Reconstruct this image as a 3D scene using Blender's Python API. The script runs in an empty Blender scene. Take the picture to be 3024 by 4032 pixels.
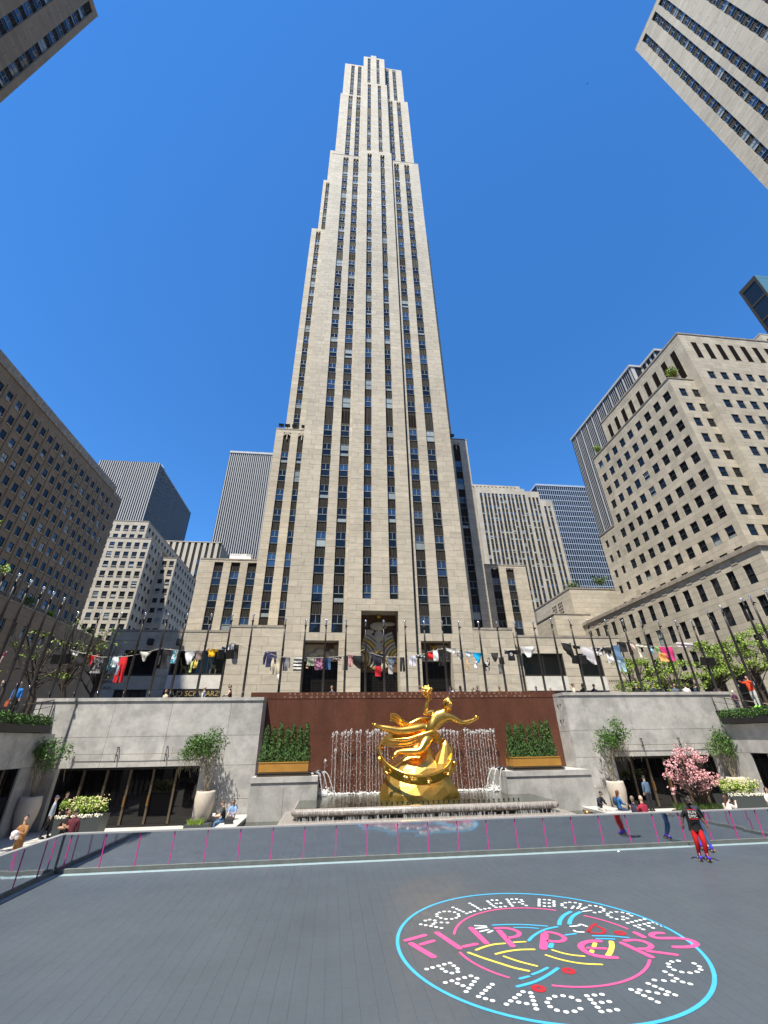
import bpy, bmesh, math, random
from mathutils import Vector, Matrix, Quaternion
R = math.radians
rnd = random.Random(7)
scn = bpy.context.scene
col = scn.collection

# ------------------------------------------------------------------ camera
CAM_Z = 4.0
F_PX, PITCH, YAW, ROLL = 1620.0, R(29.06), R(6.67), R(-0.93)
cp, sp, cy, sy = math.cos(PITCH), math.sin(PITCH), math.cos(YAW), math.sin(YAW)
fwd = Vector((sy*cp, cy*cp, sp)); rgt0 = Vector((cy, -sy, 0)); up0 = rgt0.cross(fwd)
cr, sr = math.cos(ROLL), math.sin(ROLL)
rgt = cr*rgt0 + sr*up0; up = -sr*rgt0 + cr*up0
cam = bpy.data.cameras.new('camera'); camo = bpy.data.objects.new('camera', cam); col.objects.link(camo)
m = Matrix.Identity(4)
for i in range(3):
    m[i][0], m[i][1], m[i][2] = rgt[i], up[i], -fwd[i]
m[2][3] = CAM_Z
camo.matrix_world = m
cam.sensor_fit = 'HORIZONTAL'; cam.sensor_width = 36; cam.lens = 36*F_PX/3024
cam.clip_start = 0.1; cam.clip_end = 6000
scn.camera = camo

# ------------------------------------------------------------------ sky, sun, exposure
SUN_EL, SUN_PHI = 65.5, 35.0
world = bpy.data.worlds.new('World'); scn.world = world; world.use_nodes = True
wn = world.node_tree; bg = wn.nodes['Background']
sky = wn.nodes.new('ShaderNodeTexSky'); sky.sky_type = 'NISHITA'; sky.sun_disc = False
sky.sun_elevation = R(SUN_EL); sky.sun_rotation = R(180+SUN_PHI)
sky.altitude = 0; sky.air_density = 1.0; sky.dust_density = 0.0; sky.ozone_density = 10.0
hs = wn.nodes.new('ShaderNodeHueSaturation'); hs.inputs['Saturation'].default_value = 1.15
wn.links.new(sky.outputs[0], hs.inputs['Color']); wn.links.new(hs.outputs[0], bg.inputs[0]); bg.inputs[1].default_value = 0.125
sd = Vector((-math.sin(R(SUN_PHI))*math.cos(R(SUN_EL)), -math.cos(R(SUN_PHI))*math.cos(R(SUN_EL)), math.sin(R(SUN_EL))))
sun = bpy.data.lights.new('sun', 'SUN'); sun.energy = 5.0; sun.angle = R(0.53); sun.color = (1.0, 0.935, 0.80)
suno = bpy.data.objects.new('sun', sun); col.objects.link(suno)
suno.rotation_euler = sd.to_track_quat('Z', 'Y').to_euler(); suno.location = sd*400
scn.view_settings.view_transform = 'Standard'; scn.view_settings.look = 'None'
scn.view_settings.gamma = 1; scn.view_settings.use_curve_mapping = False
scn.view_settings.exposure = 0.92
scn.render.engine = 'CYCLES'

# ------------------------------------------------------------------ helpers: placing
def ray(u, v):
    x = (u-1512)/F_PX; y = (2016-v)/F_PX
    return rgt*x + up*y + fwd
def PY(u, v, Y):
    d = ray(u, v); t = Y/d.y
    return Vector((d.x*t, Y, CAM_Z+d.z*t))
def PZ(u, v, Z):
    d = ray(u, v); t = (Z-CAM_Z)/d.z
    return Vector((d.x*t, d.y*t, Z))
def inframe(p, mrg=1.0):
    q = Vector(p) - Vector((0, 0, CAM_Z)); z = q.dot(fwd)
    if z < 0.5: return False
    return abs(q.dot(rgt)/z) < 1512/F_PX*mrg and abs(q.dot(up)/z) < 2016/F_PX*mrg

# ------------------------------------------------------------------ helpers: materials
MATS = {}
def mat(name, color, rough=0.6, metal=0.0, var=0.0, scale=3.0, streak=1.0, tint=False, bump=0.0, bscale=20.0,
        spec=0.5, var2=0.0, scale2=0.4, trans=0.0, alpha=1.0, rvar=0.0, sss=0.0, ior=1.45, coat=0.0, color2=None, mixscale=4.0, mixlo=.45, mixhi=.6):
    ma = bpy.data.materials.new(name); ma.use_nodes = True; MATS[name] = ma
    n = ma.node_tree.nodes; l = ma.node_tree.links; b = n['Principled BSDF']
    b.inputs['Roughness'].default_value = rough; b.inputs['Metallic'].default_value = metal
    b.inputs['Specular IOR Level'].default_value = spec; b.inputs['IOR'].default_value = ior
    b.inputs['Transmission Weight'].default_value = trans; b.inputs['Alpha'].default_value = alpha
    b.inputs['Coat Weight'].default_value = coat
    c4 = (*color, 1); b.inputs['Base Color'].default_value = c4
    geo = None; cur = None
    def pos():
        nonlocal geo
        if geo is None: geo = n.new('ShaderNodeNewGeometry')
        return geo.outputs['Position']
    def noise(sc, z=1.0, det=4.0):
        mp = n.new('ShaderNodeMapping'); mp.inputs['Scale'].default_value = (sc, sc, sc*z); l.new(pos(), mp.inputs[0])
        nz = n.new('ShaderNodeTexNoise'); nz.inputs['Scale'].default_value = 1.0; nz.inputs['Detail'].default_value = det
        nz.inputs['Roughness'].default_value = .6
        l.new(mp.outputs[0], nz.inputs['Vector']); return nz.outputs['Fac']
    def mulfac(cur, fac, lo, hi):
        mr = n.new('ShaderNodeMapRange'); mr.inputs['From Min'].default_value = .3; mr.inputs['From Max'].default_value = .7
        mr.inputs['To Min'].default_value = lo; mr.inputs['To Max'].default_value = hi; l.new(fac, mr.inputs[0])
        vm = n.new('ShaderNodeVectorMath'); vm.operation = 'SCALE'; l.new(mr.outputs[0], vm.inputs['Scale'])
        if cur is None: vm.inputs[0].default_value = color
        else: l.new(cur, vm.inputs[0])
        return vm.outputs[0]
    if color2:
        mr = n.new('ShaderNodeMapRange'); mr.inputs['From Min'].default_value = mixlo; mr.inputs['From Max'].default_value = mixhi
        l.new(noise(mixscale, streak), mr.inputs[0])
        mx = n.new('ShaderNodeMix'); mx.data_type = 'RGBA'; l.new(mr.outputs[0], mx.inputs[0])
        mx.inputs[6].default_value = c4; mx.inputs[7].default_value = (*color2, 1); cur = mx.outputs[2]
    if var: cur = mulfac(cur, noise(scale, streak), 1-var, 1+var)
    if var2: cur = mulfac(cur, noise(scale2, 1.0, 2.0), 1-var2, 1+var2)
    if tint:
        at = n.new('ShaderNodeAttribute'); at.attribute_name = 'tint'
        vm = n.new('ShaderNodeVectorMath'); vm.operation = 'SCALE'; l.new(at.outputs['Fac'], vm.inputs['Scale'])
        if cur is None: vm.inputs[0].default_value = color
        else: l.new(cur, vm.inputs[0])
        cur = vm.outputs[0]
    if cur is not None: l.new(cur, b.inputs['Base Color'])
    if rvar:
        mr = n.new('ShaderNodeMapRange'); mr.inputs['From Min'].default_value = .3; mr.inputs['From Max'].default_value = .7
        mr.inputs['To Min'].default_value = max(0.02, rough-rvar); mr.inputs['To Max'].default_value = rough+rvar
        l.new(noise(scale*2.3), mr.inputs[0]); l.new(mr.outputs[0], b.inputs['Roughness'])
    if bump:
        bp = n.new('ShaderNodeBump'); bp.inputs['Strength'].default_value = 1.0; bp.inputs['Distance'].default_value = bump
        l.new(noise(bscale), bp.inputs['Height']); l.new(bp.outputs[0], b.inputs['Normal'])
    return ma

# ------------------------------------------------------------------ helpers: meshes
class MB:
    def __init__(s): s.v = []; s.f = []; s.m = []; s.t = []; s.sm = []
    def face(s, pts, m=0, t=1.0, sm=False):
        b = len(s.v); s.v.extend([tuple(p) for p in pts]); s.f.append(tuple(range(b, b+len(pts)))); s.m.append(m); s.t.append(t); s.sm.append(sm)
    def box(s, x0, x1, y0, y1, z0, z1, m=0, t=1.0, skip='', xf=None):
        b = len(s.v)
        P = [(x0,y0,z0),(x1,y0,z0),(x1,y1,z0),(x0,y1,z0),(x0,y0,z1),(x1,y0,z1),(x1,y1,z1),(x0,y1,z1)]
        if xf is not None: P = [tuple(xf @ Vector(p)) for p in P]
        s.v.extend(P)
        for k, f in (('b',(0,3,2,1)),('t',(4,5,6,7)),('f',(0,1,5,4)),('r',(1,2,6,5)),('k',(2,3,7,6)),('l',(3,0,4,7))):
            if k in skip: continue
            s.f.append(tuple(b+i for i in f)); s.m.append(m); s.t.append(t); s.sm.append(False)
    def grid(s, rows, m=0, t=1.0, closed=False, sm=True):
        b = len(s.v); nu = len(rows[0])
        for r_ in rows: s.v.extend([tuple(p) for p in r_])
        for i in range(len(rows)-1):
            for j in range(nu if closed else nu-1):
                k = (j+1) % nu
                s.f.append((b+i*nu+j, b+i*nu+k, b+(i+1)*nu+k, b+(i+1)*nu+j)); s.m.append(m); s.t.append(t); s.sm.append(sm)
    def tube(s, pts, rad, n=8, m=0, t=1.0, caps=True, sm=True):
        pts = [Vector(p) for p in pts]
        if not isinstance(rad, (list, tuple)): rad = [rad]*len(pts)
        rows = []; a = None
        for i, p in enumerate(pts):
            d = (pts[min(i+1, len(pts)-1)] - pts[max(i-1, 0)])
            if d.length < 1e-9: d = Vector((0,0,1))
            d.normalize()
            if a is None:
                a = d.cross(Vector((0,0,1)) if abs(d.z) < .9 else Vector((1,0,0))); a.normalize()
            a = (a - d*a.dot(d)); a.normalize(); c = d.cross(a)
            rows.append([p + (a*math.cos(2*math.pi*k/n) + c*math.sin(2*math.pi*k/n))*rad[i] for k in range(n)])
        s.grid(rows, m, t, True, sm)
        if caps:
            s.face(rows[0][::-1], m, t); s.face(rows[-1], m, t)
    def lathe(s, prof, cx=0, cy=0, n=16, m=0, t=1.0, sm=True):
        rows = [[(cx+r_*math.cos(2*math.pi*k/n), cy+r_*math.sin(2*math.pi*k/n), z) for k in range(n)] for r_, z in prof]
        s.grid(rows, m, t, True, sm)
    def ball(s, c, r_, nu=10, nv=6, m=0, t=1.0, sc=(1,1,1)):
        rows = []
        for i in range(nv+1):
            a = math.pi*i/nv - math.pi/2
            rr = max(math.cos(a), 0.02)
            rows.append([(c[0]+r_*sc[0]*rr*math.cos(2*math.pi*k/nu), c[1]+r_*sc[1]*rr*math.sin(2*math.pi*k/nu), c[2]+r_*sc[2]*math.sin(a)) for k in range(nu)])
        s.grid(rows, m, t, True, True)
    def add(s, o, xf=None, t=None):
        b = len(s.v)
        s.v.extend(o.v if xf is None else [tuple(xf @ Vector(p)) for p in o.v])
        s.f.extend([tuple(b+i for i in f) for f in o.f]); s.m.extend(o.m); s.t.extend(o.t if t is None else [t]*len(o.f)); s.sm.extend(o.sm)
    def mesh(s, name, mats):
        me = bpy.data.meshes.new(name); me.from_pydata(s.v, [], s.f)
        for q in (mats if isinstance(mats, (list, tuple)) else [mats]): me.materials.append(MATS[q] if isinstance(q, str) else q)
        n = len(me.polygons)
        me.polygons.foreach_set('material_index', s.m); me.polygons.foreach_set('use_smooth', s.sm)
        a = me.attributes.new('tint', 'FLOAT', 'FACE'); a.data.foreach_set('value', s.t)
        me.update(); return me
    def build(s, name, mats, parent=None, loc=None, rot=None):
        return link(name, s.mesh(name, mats), parent, loc, rot)

def link(name, me, parent=None, loc=None, rot=None, scale=None):
    o = bpy.data.objects.new(name, me); col.objects.link(o)
    if parent is not None: o.parent = parent
    if loc is not None: o.location = loc
    if rot is not None: o.rotation_euler = rot if hasattr(rot, '__len__') else (0, 0, rot)
    if scale is not None: o.scale = scale
    return o
def tag(o, label=None, cat=None, group=None, kind=None):
    if label: o['label'] = label
    if cat: o['category'] = cat
    if group: o['group'] = group
    if kind: o['kind'] = kind
    return o
def thing(name, label, cat, loc=(0,0,0), rot=0, group=None):
    o = bpy.data.objects.new(name, None); o.empty_display_size = .3; col.objects.link(o)
    o.location = loc; o.rotation_euler = (0, 0, rot)
    return tag(o, label, cat, group)
def copy_tree(o, parent=None):
    c = o.copy(); col.objects.link(c)
    if parent is not None: c.parent = parent
    for ch in o.children: copy_tree(ch, c)
    return c
def jit(a, b): return rnd.uniform(a, b)

_font_cache = {}
def text_mb(txt, size=1.0, depth=0.01, spacing=1.0, align='CENTER'):
    cu = bpy.data.curves.new('txt', 'FONT'); cu.body = txt; cu.size = size; cu.extrude = depth; cu.align_x = align
    cu.space_character = spacing; cu.resolution_u = 2
    o = bpy.data.objects.new('txt', cu); col.objects.link(o)
    dg = bpy.context.evaluated_depsgraph_get(); me = o.evaluated_get(dg).to_mesh()
    mb = MB(); mb.v = [tuple(v.co) for v in me.vertices]; mb.f = [tuple(p.vertices) for p in me.polygons]
    mb.m = [0]*len(mb.f); mb.t = [1.0]*len(mb.f); mb.sm = [False]*len(mb.f)
    o.evaluated_get(dg).to_mesh_clear(); bpy.data.objects.remove(o); bpy.data.curves.remove(cu)
    return mb
def split_words(mb, gap):
    iv = sorted((min(mb.v[k][0] for k in f), max(mb.v[k][0] for k in f), i) for i, f in enumerate(mb.f)); out = []; cur = None
    for a, b, i in iv:
        if cur is None or a-cur[0] > gap: cur = [b, []]; out.append(cur)
        cur[0] = max(cur[0], b); cur[1].append(i)
    res = []
    for _, ids in out:
        m_ = MB()
        for i in ids: m_.face([mb.v[k] for k in mb.f[i]])
        res.append(m_)
    return res
def wall_xf(x, y, z):   # text laid in XY -> standing on a wall facing -Y
    return Matrix.Translation((x, y, z)) @ Matrix.Rotation(R(90), 4, 'X')

# ------------------------------------------------------------------ materials
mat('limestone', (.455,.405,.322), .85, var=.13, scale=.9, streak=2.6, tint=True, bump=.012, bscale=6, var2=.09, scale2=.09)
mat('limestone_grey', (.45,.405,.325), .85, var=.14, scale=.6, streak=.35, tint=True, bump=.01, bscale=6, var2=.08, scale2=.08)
mat('limestone_brown_shade', (.245,.185,.125), .85, var=.1, scale=.5, streak=.4, tint=True)  # weathered brown limestone, darkened further so the shade sits in its colour
mat('limestone_far', (.45,.40,.32), .85, var=.1, scale=.5, streak=.5, tint=True)
mat('joint', (.24,.205,.16), .9, var=.1)
mat('coping', (.30,.265,.22), .9, var=.3, scale=1.2, streak=.5)
mat('glass_dark', (.010,.014,.02), .04, spec=.4, ior=1.52, tint=True)
mat('glass_sky', (.02,.045,.10), .05, spec=.8, ior=1.6, tint=True)
mat('glass_blind', (.30,.345,.35), .12, spec=.6, tint=True, var=.1, scale=2)
mat('sash', (.21,.235,.245), .5)
mat('sash_dark', (.03,.033,.035), .5)
mat('sill', (.45,.41,.34), .8)
mat('spandrel', (.034,.031,.027), .75, spec=.15, var=.35, scale=5, streak=.12, tint=True)
mat('louver', (.012,.009,.008), .8, spec=.05)
mat('roof', (.2,.19,.17), .9)
mat('white_metal', (.72,.71,.70), .45, var=.05)
mat('white_concrete', (.43,.42,.40), .7, var=.08, scale=.5, streak=.1)
mat('slab_dark', (.022,.024,.03), .35, spec=.3)
mat('aluminium', (.45,.49,.54), .4, metal=.3)
mat('teal_glass', (.10,.20,.22), .08, spec=.8)

# ------------------------------------------------------------------ facades
def fpt(fr, u, d, z):
    k, c = fr
    return (u, c-d, z) if k == 'F' else ((c+d, u, z) if k == 'R' else (c-d, u, z))
def fbox(mb, fr, u0, u1, d0, d1, z0, z1, m=0, t=1.0, skip=''):
    a = fpt(fr, u0, d0, z0); b = fpt(fr, u1, d1, z1)
    mb.box(min(a[0],b[0]), max(a[0],b[0]), min(a[1],b[1]), max(a[1],b[1]), min(a[2],b[2]), max(a[2],b[2]), m, t, skip)
FN = {'F': Vector((0,-1,0)), 'R': Vector((1,0,0)), 'L': Vector((-1,0,0))}
FROT = {'F': 0, 'R': R(90), 'L': R(-90)}
def fxf(fr, u0, u1, d, z):
    p = fpt(fr, u1 if fr[0] == 'L' else u0, d, z)
    return p, FROT[fr[0]]
def score(fr, u0, u1, z0, z1):
    p = Vector(fpt(fr, (u0+u1)/2, 0, (z0+z1)/2)); q = p - Vector((0,0,CAM_Z)); r_ = q.length
    c = -q.normalized().dot(FN[fr[0]])
    if c <= 0 or not inframe(p, 1.03) : return 0
    return (u1-u0)*(z1-z0)*c/r_**2
UB = {}
def unit_block(matn, k):
    key = (matn, k)
    if key not in UB:
        mb = MB(); mb.box(0,1,0,1,0,1, 0, .80+.0525*k)
        UB[key] = mb.mesh('stone_block', matn)
    return UB[key]
class Building:
    def __init__(s, name, label, cat, loc, stone='limestone', tv=1.0):
        s.t = thing(name, label, cat, loc); s.o = Vector(loc); s.blocks = []; s.wins = []; s.sps = []; s.wall = MB(); s.stone = stone; s.extra = MB(); s.tv = tv
    def facade(s, fr, ua, ub, z0, z1, holes=(), course=.97, blen=1.7, depth=.3, dout=0.0):
        zs = sorted(set([z0, z1] + [min(max(h[2], z0), z1) for h in holes] + [min(max(h[3], z0), z1) for h in holes]))
        row = 0
        for a, b in zip(zs[:-1], zs[1:]):
            if b-a < .03: continue
            n = max(1, round((b-a)/course)); hh = (b-a)/n
            for i in range(n):
                za, zb = a+i*hh, a+(i+1)*hh; zm = (za+zb)/2; row += 1
                iv = []; cur = ua
                for h in sorted(h for h in holes if h[2] < zm < h[3] and h[1] > ua and h[0] < ub):
                    if h[0]-cur > .02: iv.append((cur, h[0]))
                    cur = max(cur, h[1])
                if ub-cur > .02: iv.append((cur, ub))
                for p, q in iv:
                    k = max(1, round((q-p)/blen)); L = (q-p)/k
                    cuts = [p+L*j for j in range(k+1)]
                    if k > 1:
                        off = (L*.25 if row % 2 else -L*.2)
                        cuts = [p] + [c_+off+jit(-.18,.18)*L for c_ in cuts[1:-1]] + [q]
                    elif q-p > 1.9 and row % 3 == 0:
                        cuts = [p, p+(q-p)*jit(.35,.65), q]
                    for c0, c1 in zip(cuts[:-1], cuts[1:]): s.blocks.append((fr, c0, c1, za, zb, depth, dout))
    def grid(s, cols, rows, w, h):   # cols: left u, rows: top z
        return [(c, c+w, z-h, z) for c in cols for z in rows]
    def emit(s, nb=300, nw=300, nsp=300, gap=.012, wmesh=None, spmesh=None, simple=False):
        loc = s.o
        def T(): return min(1.14, max(.78, 1 + rnd.gauss(0, .048*s.tv)))
        s.blocks.sort(key=lambda b: -score(b[0], *b[1:5]))
        rest = MB()
        for i, (fr, u0, u1, za, zb, dp, do) in enumerate(s.blocks):
            tv = T(); g = gap
            if i < nb:
                a = fpt(fr, u0+g, do-dp, za+g); b = fpt(fr, u1-g, do+jit(-.004,.006), zb-g)
                lo = [min(a[j], b[j]) for j in range(3)]; hi = [max(a[j], b[j]) for j in range(3)]
                o = link('stone_block', unit_block(s.stone, min(6, max(0, round((tv-.80)/.0525)))), s.t, Vector(lo)-loc, None, [hi[j]-lo[j] for j in range(3)])
            else:
                fbox(rest, fr, u0+g, u1-g, do-dp, do+jit(-.004,.006), za+g, zb-g, 0, tv, {'F':'k','R':'l','L':'r'}[fr[0]])
        if rest.f:
            o = rest.build('stone_block', s.stone, s.t, -loc); o['kind'] = 'stuff'
        for lst, lim, nm, mats in ((s.wins, nw, 'window', WMATS), (s.sps, nsp, 'spandrel', ['spandrel','louver'])):
            if not lst: continue
            lst.sort(key=lambda b: -score(b[0], *b[1:5]))
            cache = {}; rest = MB()
            for i, (fr, u0, u1, z0, z1, d, kind) in enumerate(lst):
                key = (round(u1-u0, 2), round(z1-z0, 2), kind)
                if key not in cache: cache[key] = [(win_geo if nm == 'window' else spand_geo)(*key, fr[0]), None]
                p, rz = fxf(fr, u0, u1, d, z0)
                if i < lim:
                    if cache[key][1] is None: cache[key][1] = cache[key][0].mesh(nm, mats)
                    link(nm, cache[key][1], s.t, Vector(p)-loc, rz)
                else: rest.add(cache[key][0], Matrix.Translation(p) @ Matrix.Rotation(rz, 4, 'Z'))
            if rest.f:
                o = rest.build(nm, mats, s.t, -loc); o['kind'] = 'stuff'
        if s.wall.f: s.wall.build('wall', ['joint','roof','coping', s.stone], s.t, -loc)
        return s.t
WMATS = ['sash','glass_dark','glass_sky','glass_blind','sill','sash_dark']
def win_geo(w, h, kind, face):
    """double-hung sash; local x along the wall, -y outward, z up. kind: (upper glass, lower glass, style, tint)"""
    up_, lo_, st, tt = kind
    mb = MB(); fm = 5 if 'd' in st else 0; t = .06; dpt = .1
    mb.box(0, t, 0, dpt, 0, h, fm, skip='kl'); mb.box(w-t, w, 0, dpt, 0, h, fm, skip='kr')
    mb.box(t, w-t, 0, dpt, h-t, h, fm, skip='kt'); mb.box(t, w-t, 0, dpt, 0, t, fm, skip='kb')
    mz = h*.5
    mb.box(t, w-t, .01, dpt, mz-.045, mz+.045, fm, skip='k')
    if 'm' in st: mb.box(w/2-.03, w/2+.03, .02, dpt, mz+.045, h-t, fm, skip='ktb')
    if 'x' in st: mb.box(w/2-.02, w/2+.02, .03, dpt, t, mz-.045, fm, skip='ktb')
    e1, e2 = jit(-.012,.012), jit(-.012,.012)
    mb.face([(t,.06+e1,mz),(w-t,.06-e1,mz),(w-t,.06-e2,h-t),(t,.06+e2,h-t)], up_, tt)
    if lo_ == 9:    # half-drawn blind
        k = t + (mz-t)*.45
        mb.face([(t,.07,t),(w-t,.07,t),(w-t,.07,k),(t,.07,k)], 3, tt); mb.face([(t,.07,k),(w-t,.07,k),(w-t,.07,mz),(t,.07,mz)], 1, tt)
    else: mb.face([(t,.07+e2,t),(w-t,.07-e2,t),(w-t,.07-e1,mz),(t,.07+e1,mz)], lo_, tt)
    if 's' in st: mb.box(-.06, w+.06, -.34, .1, -.14, -.002, 4, skip='k')
    return mb
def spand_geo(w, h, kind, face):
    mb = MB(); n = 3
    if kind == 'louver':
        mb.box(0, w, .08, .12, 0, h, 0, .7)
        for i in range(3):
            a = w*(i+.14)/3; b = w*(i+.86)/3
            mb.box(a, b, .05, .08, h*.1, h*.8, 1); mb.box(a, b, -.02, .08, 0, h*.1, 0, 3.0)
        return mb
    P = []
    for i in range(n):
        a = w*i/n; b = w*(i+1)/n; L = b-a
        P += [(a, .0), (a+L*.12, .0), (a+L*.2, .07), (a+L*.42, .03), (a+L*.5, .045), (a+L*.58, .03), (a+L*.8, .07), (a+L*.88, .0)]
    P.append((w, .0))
    tt = [1.25, .8, .75, 1.7, 1.7, .75, .8, 1.25]  # lighter ridges, darker flutes: highlight and shade put into the tint
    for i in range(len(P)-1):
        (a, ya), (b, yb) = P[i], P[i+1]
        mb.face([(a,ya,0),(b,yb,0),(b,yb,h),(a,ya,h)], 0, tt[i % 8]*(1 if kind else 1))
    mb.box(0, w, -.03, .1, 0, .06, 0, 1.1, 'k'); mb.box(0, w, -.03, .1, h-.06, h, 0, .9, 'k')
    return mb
def wkind(style, dark=.6, blind=.25):
    r_ = rnd.random(); sk_ = 1 if 'd' in style else 2; tt = round(jit(.6, 1.5), 1)
    if r_ < dark*.6: return (1, 1, style, tt)
    if r_ < dark: return (sk_, 1, style, tt)
    if r_ < 1-blind: return (sk_, rnd.choice((1, sk_)), style, tt)
    return (rnd.choice((2, 3, 1)), rnd.choice((3, 9, 3)), style, round(jit(.7,1.2), 1))
# ------------------------------------------------------------------ ground of the city (with the sunken plaza left open)
GZ = 5.5                                   # street level; rink level is 0
def plane(mb, x0, x1, y0, y1, z, m=0):
    mb.face([(x0,y0,z),(x1,y0,z),(x1,y1,z),(x0,y1,z)], m)
mat('pavement', (.13,.125,.115), .85, var=.12, scale=.8, bump=.004)
mat('asphalt', (.055,.055,.058), .85, var=.15, scale=2, bump=.003)
PX0, PX1, PY0, PY1 = -16.75, 26.75, -9.0, 30.0  # the opening
g = MB(); B = 3000
for a in ((-B,B,31.3,B), (-B,-4.6,30.0,31.3), (15.8,B,30.0,31.3), (-B,B,-B,PY0), (-B,PX0,PY0,PY1), (PX1,B,PY0,PY1)): plane(g, *a, GZ)
tag(g.build('ground', 'pavement'), kind='structure')
g = MB(); plane(g, -600, 600, 36.5, 46.5, GZ+.005); tag(g.build('road', 'asphalt'), kind='structure')
g = MB()
for y0, y1 in ((35.9, 36.5), (46.5, 47.1)): g.box(-600, 600, y0, y1, GZ+.002, GZ+.13)
tag(g.build('kerb', 'coping'), kind='structure')

# ------------------------------------------------------------------ the tall tower
T = Building('skyscraper', 'tall pale limestone skyscraper with stepped top rising in the centre', 'skyscraper', (6, 52, GZ))
colA, colB, colE, colF = (-3.45,-2.08), (-.72,.68), (10.45,11.8), (13.3,14.68)
colC, colD = (3.05,4.2), (6.6,7.75)
def strip(bd, fr, cols, tops, wh, zb, zt, d=-.19, sty='m', louv=(), arch=True, dark=.55, blind=.28):
    """window strips: windows with the given head heights, fluted spandrels between them"""
    for (u0, u1) in cols:
        z = zb
        for k, tz in enumerate(sorted(tops)):
            b = tz-wh
            if b-z > .15:
                lv = any(abs(q-tz) < .1 and (round(u0,2) in lc) for q, lc in louv)
                bd.sps.append((fr, u0, u1, z, b, d-.02, 'louver' if lv else ''))
            bd.wins.append((fr, u0, u1, b, tz, d, wkind(sty, dark, blind))); z = tz
        if zt-z > .15: bd.sps.append((fr, u0, u1, z, zt, d-.02, ''))
        if arch:   # pointed hood at the head of the strip
            c = (u0+u1)/2
            for q in (-1, 1):
                for i in range(3):
                    ua_, ub_ = sorted((c+q*(u1-u0)/2*(1-i/3), c+q*(u1-u0)/2*(1-(i+1)/3)))
                    fbox(bd.wall, fr, ua_, ub_, d+.0, -.02, zt-.55+.16*i, zt-.25+.16*i, 3)
            fbox(bd.wall, fr, c-.07, c+.07, d, .03, zt-1.5, zt+.15, 3)
def seq(a, b, n): return [a+(b-a)*i/(n-1) for i in range(n)]
WH = 2.3
rows_low = seq(18.05, 49.1, 9)
rows_mid = seq(55.33, 95.6, 11)
rows_up = [101.3, 105.3, 109.2, 113.1, 117.0, 120.9, 124.8, 128.7, 132.5, 136.3]
rows3 = rows_low+rows_mid+rows_up+[141.9]
louvre_rows = [(55.33, (round(colB[0],2), round(colE[0],2))), (101.3, (round(colB[0],2), round(colE[0],2))), (141.9, (round(colB[0],2), round(colE[0],2)))]
TX0, TX1 = -6.5, 17.3
# --- tier of the lower 140 m: sides at y=52, centre bay at y=51.4
F52, F514 = ('F', 52.0), ('F', 51.4)
hol = [(c[0], c[1], 15.75, 144.3) for c in (colA, colB, colE, colF)]
port = {'c': (2.92, 7.6, GZ, 18.4), 'l': (-4.0, .25, GZ, 14.8), 'r': (10.45, 14.3, GZ, 14.85)}
T.facade(F52, TX0, 1.12, GZ, 145.2, hol[:2]+[port['l']])
T.facade(F52, 10.08, TX1, GZ, 145.4, hol[2:]+[port['r']])
T.facade(F514, 1.12, 9.75, GZ, 148.4, [(c[0], c[1], 19.95, 146.6) for c in (colC, colD)]+[port['c']], depth=.62)
T.facade(('L', TX0), 52.0, 64.0, GZ, 145.2); T.facade(('L', 1.12), 51.4, 52.0, GZ, 148.4, blen=3); 
strip(T, F52, (colA, colB, colE, colF), rows3, WH, 15.75, 144.3, louv=louvre_rows)
strip(T, F514, (colC, colD), [r_ for r_ in rows3 if r_ > 20.5]+[145.2], WH, 19.95, 146.9, d=-.3)
# --- second tier
r2 = seq(149.5, 183.2, 9)+[192.4, 196.1]
F555, F546 = ('F', 55.4), ('F', 54.5)
T.facade(F555, -6.3, 1.2, 145, 201.4, [(c[0], c[1], 145, 200.6) for c in (colA, colB)])
T.facade(F555, 9.9, 17.25, 145, 201.8, [(c[0], c[1], 145, 201) for c in (colE, colF)])
T.facade(F546, 1.2, 9.95, 148, 211.8, [(c[0], c[1], 148, 210.4) for c in (colC, colD)], depth=.9)
T.facade(('L', -6.3), 55.4, 66, 145, 201.4)
lo2 = [(192.4, (round(colB[0],2), round(colE[0],2)))]
strip(T, F555, (colA, colB, colE, colF), r2, WH, 145, 200.6, louv=lo2)
strip(T, F546, (colC, colD), [r_ for r_ in r2 if r_ > 150]+[200, 204, 207.8], WH, 148, 210.6)
# --- top tier
r1 = seq(204.5, 236.0, 9)+[240.3, 243.9]
F59, F575 = ('F', 59.0), ('F', 57.3)
T.facade(F59, -6.05, 1.4, 201, 246.6, [(c[0], c[1], 201, 245.6) for c in (colA, colB)])
T.facade(F59, 9.85, 17.15, 201, 248.0, [(c[0], c[1], 201, 246.9) for c in (colE, colF)])
T.facade(F575, 1.4, 9.85, 211, 251.2, [(c[0], c[1], 211, 250) for c in (colC, colD)], depth=1.7)
T.facade(F575, 4.3, 6.55, 251.2, 253.6, depth=1.0)
T.facade(('L', -6.05), 59, 68, 201, 246.6); T.facade(('L', 1.4), 57.3, 59, 244, 251.2)
strip(T, F59, (colA, colB, colE, colF), r1, 2.15, 201, 245.6, louv=[(240.3, (round(colB[0],2), round(colE[0],2)))])
strip(T, F575, (colC, colD), [r_ for r_ in r1 if r_ > 213]+[247.6], 2.15, 211, 250)
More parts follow.
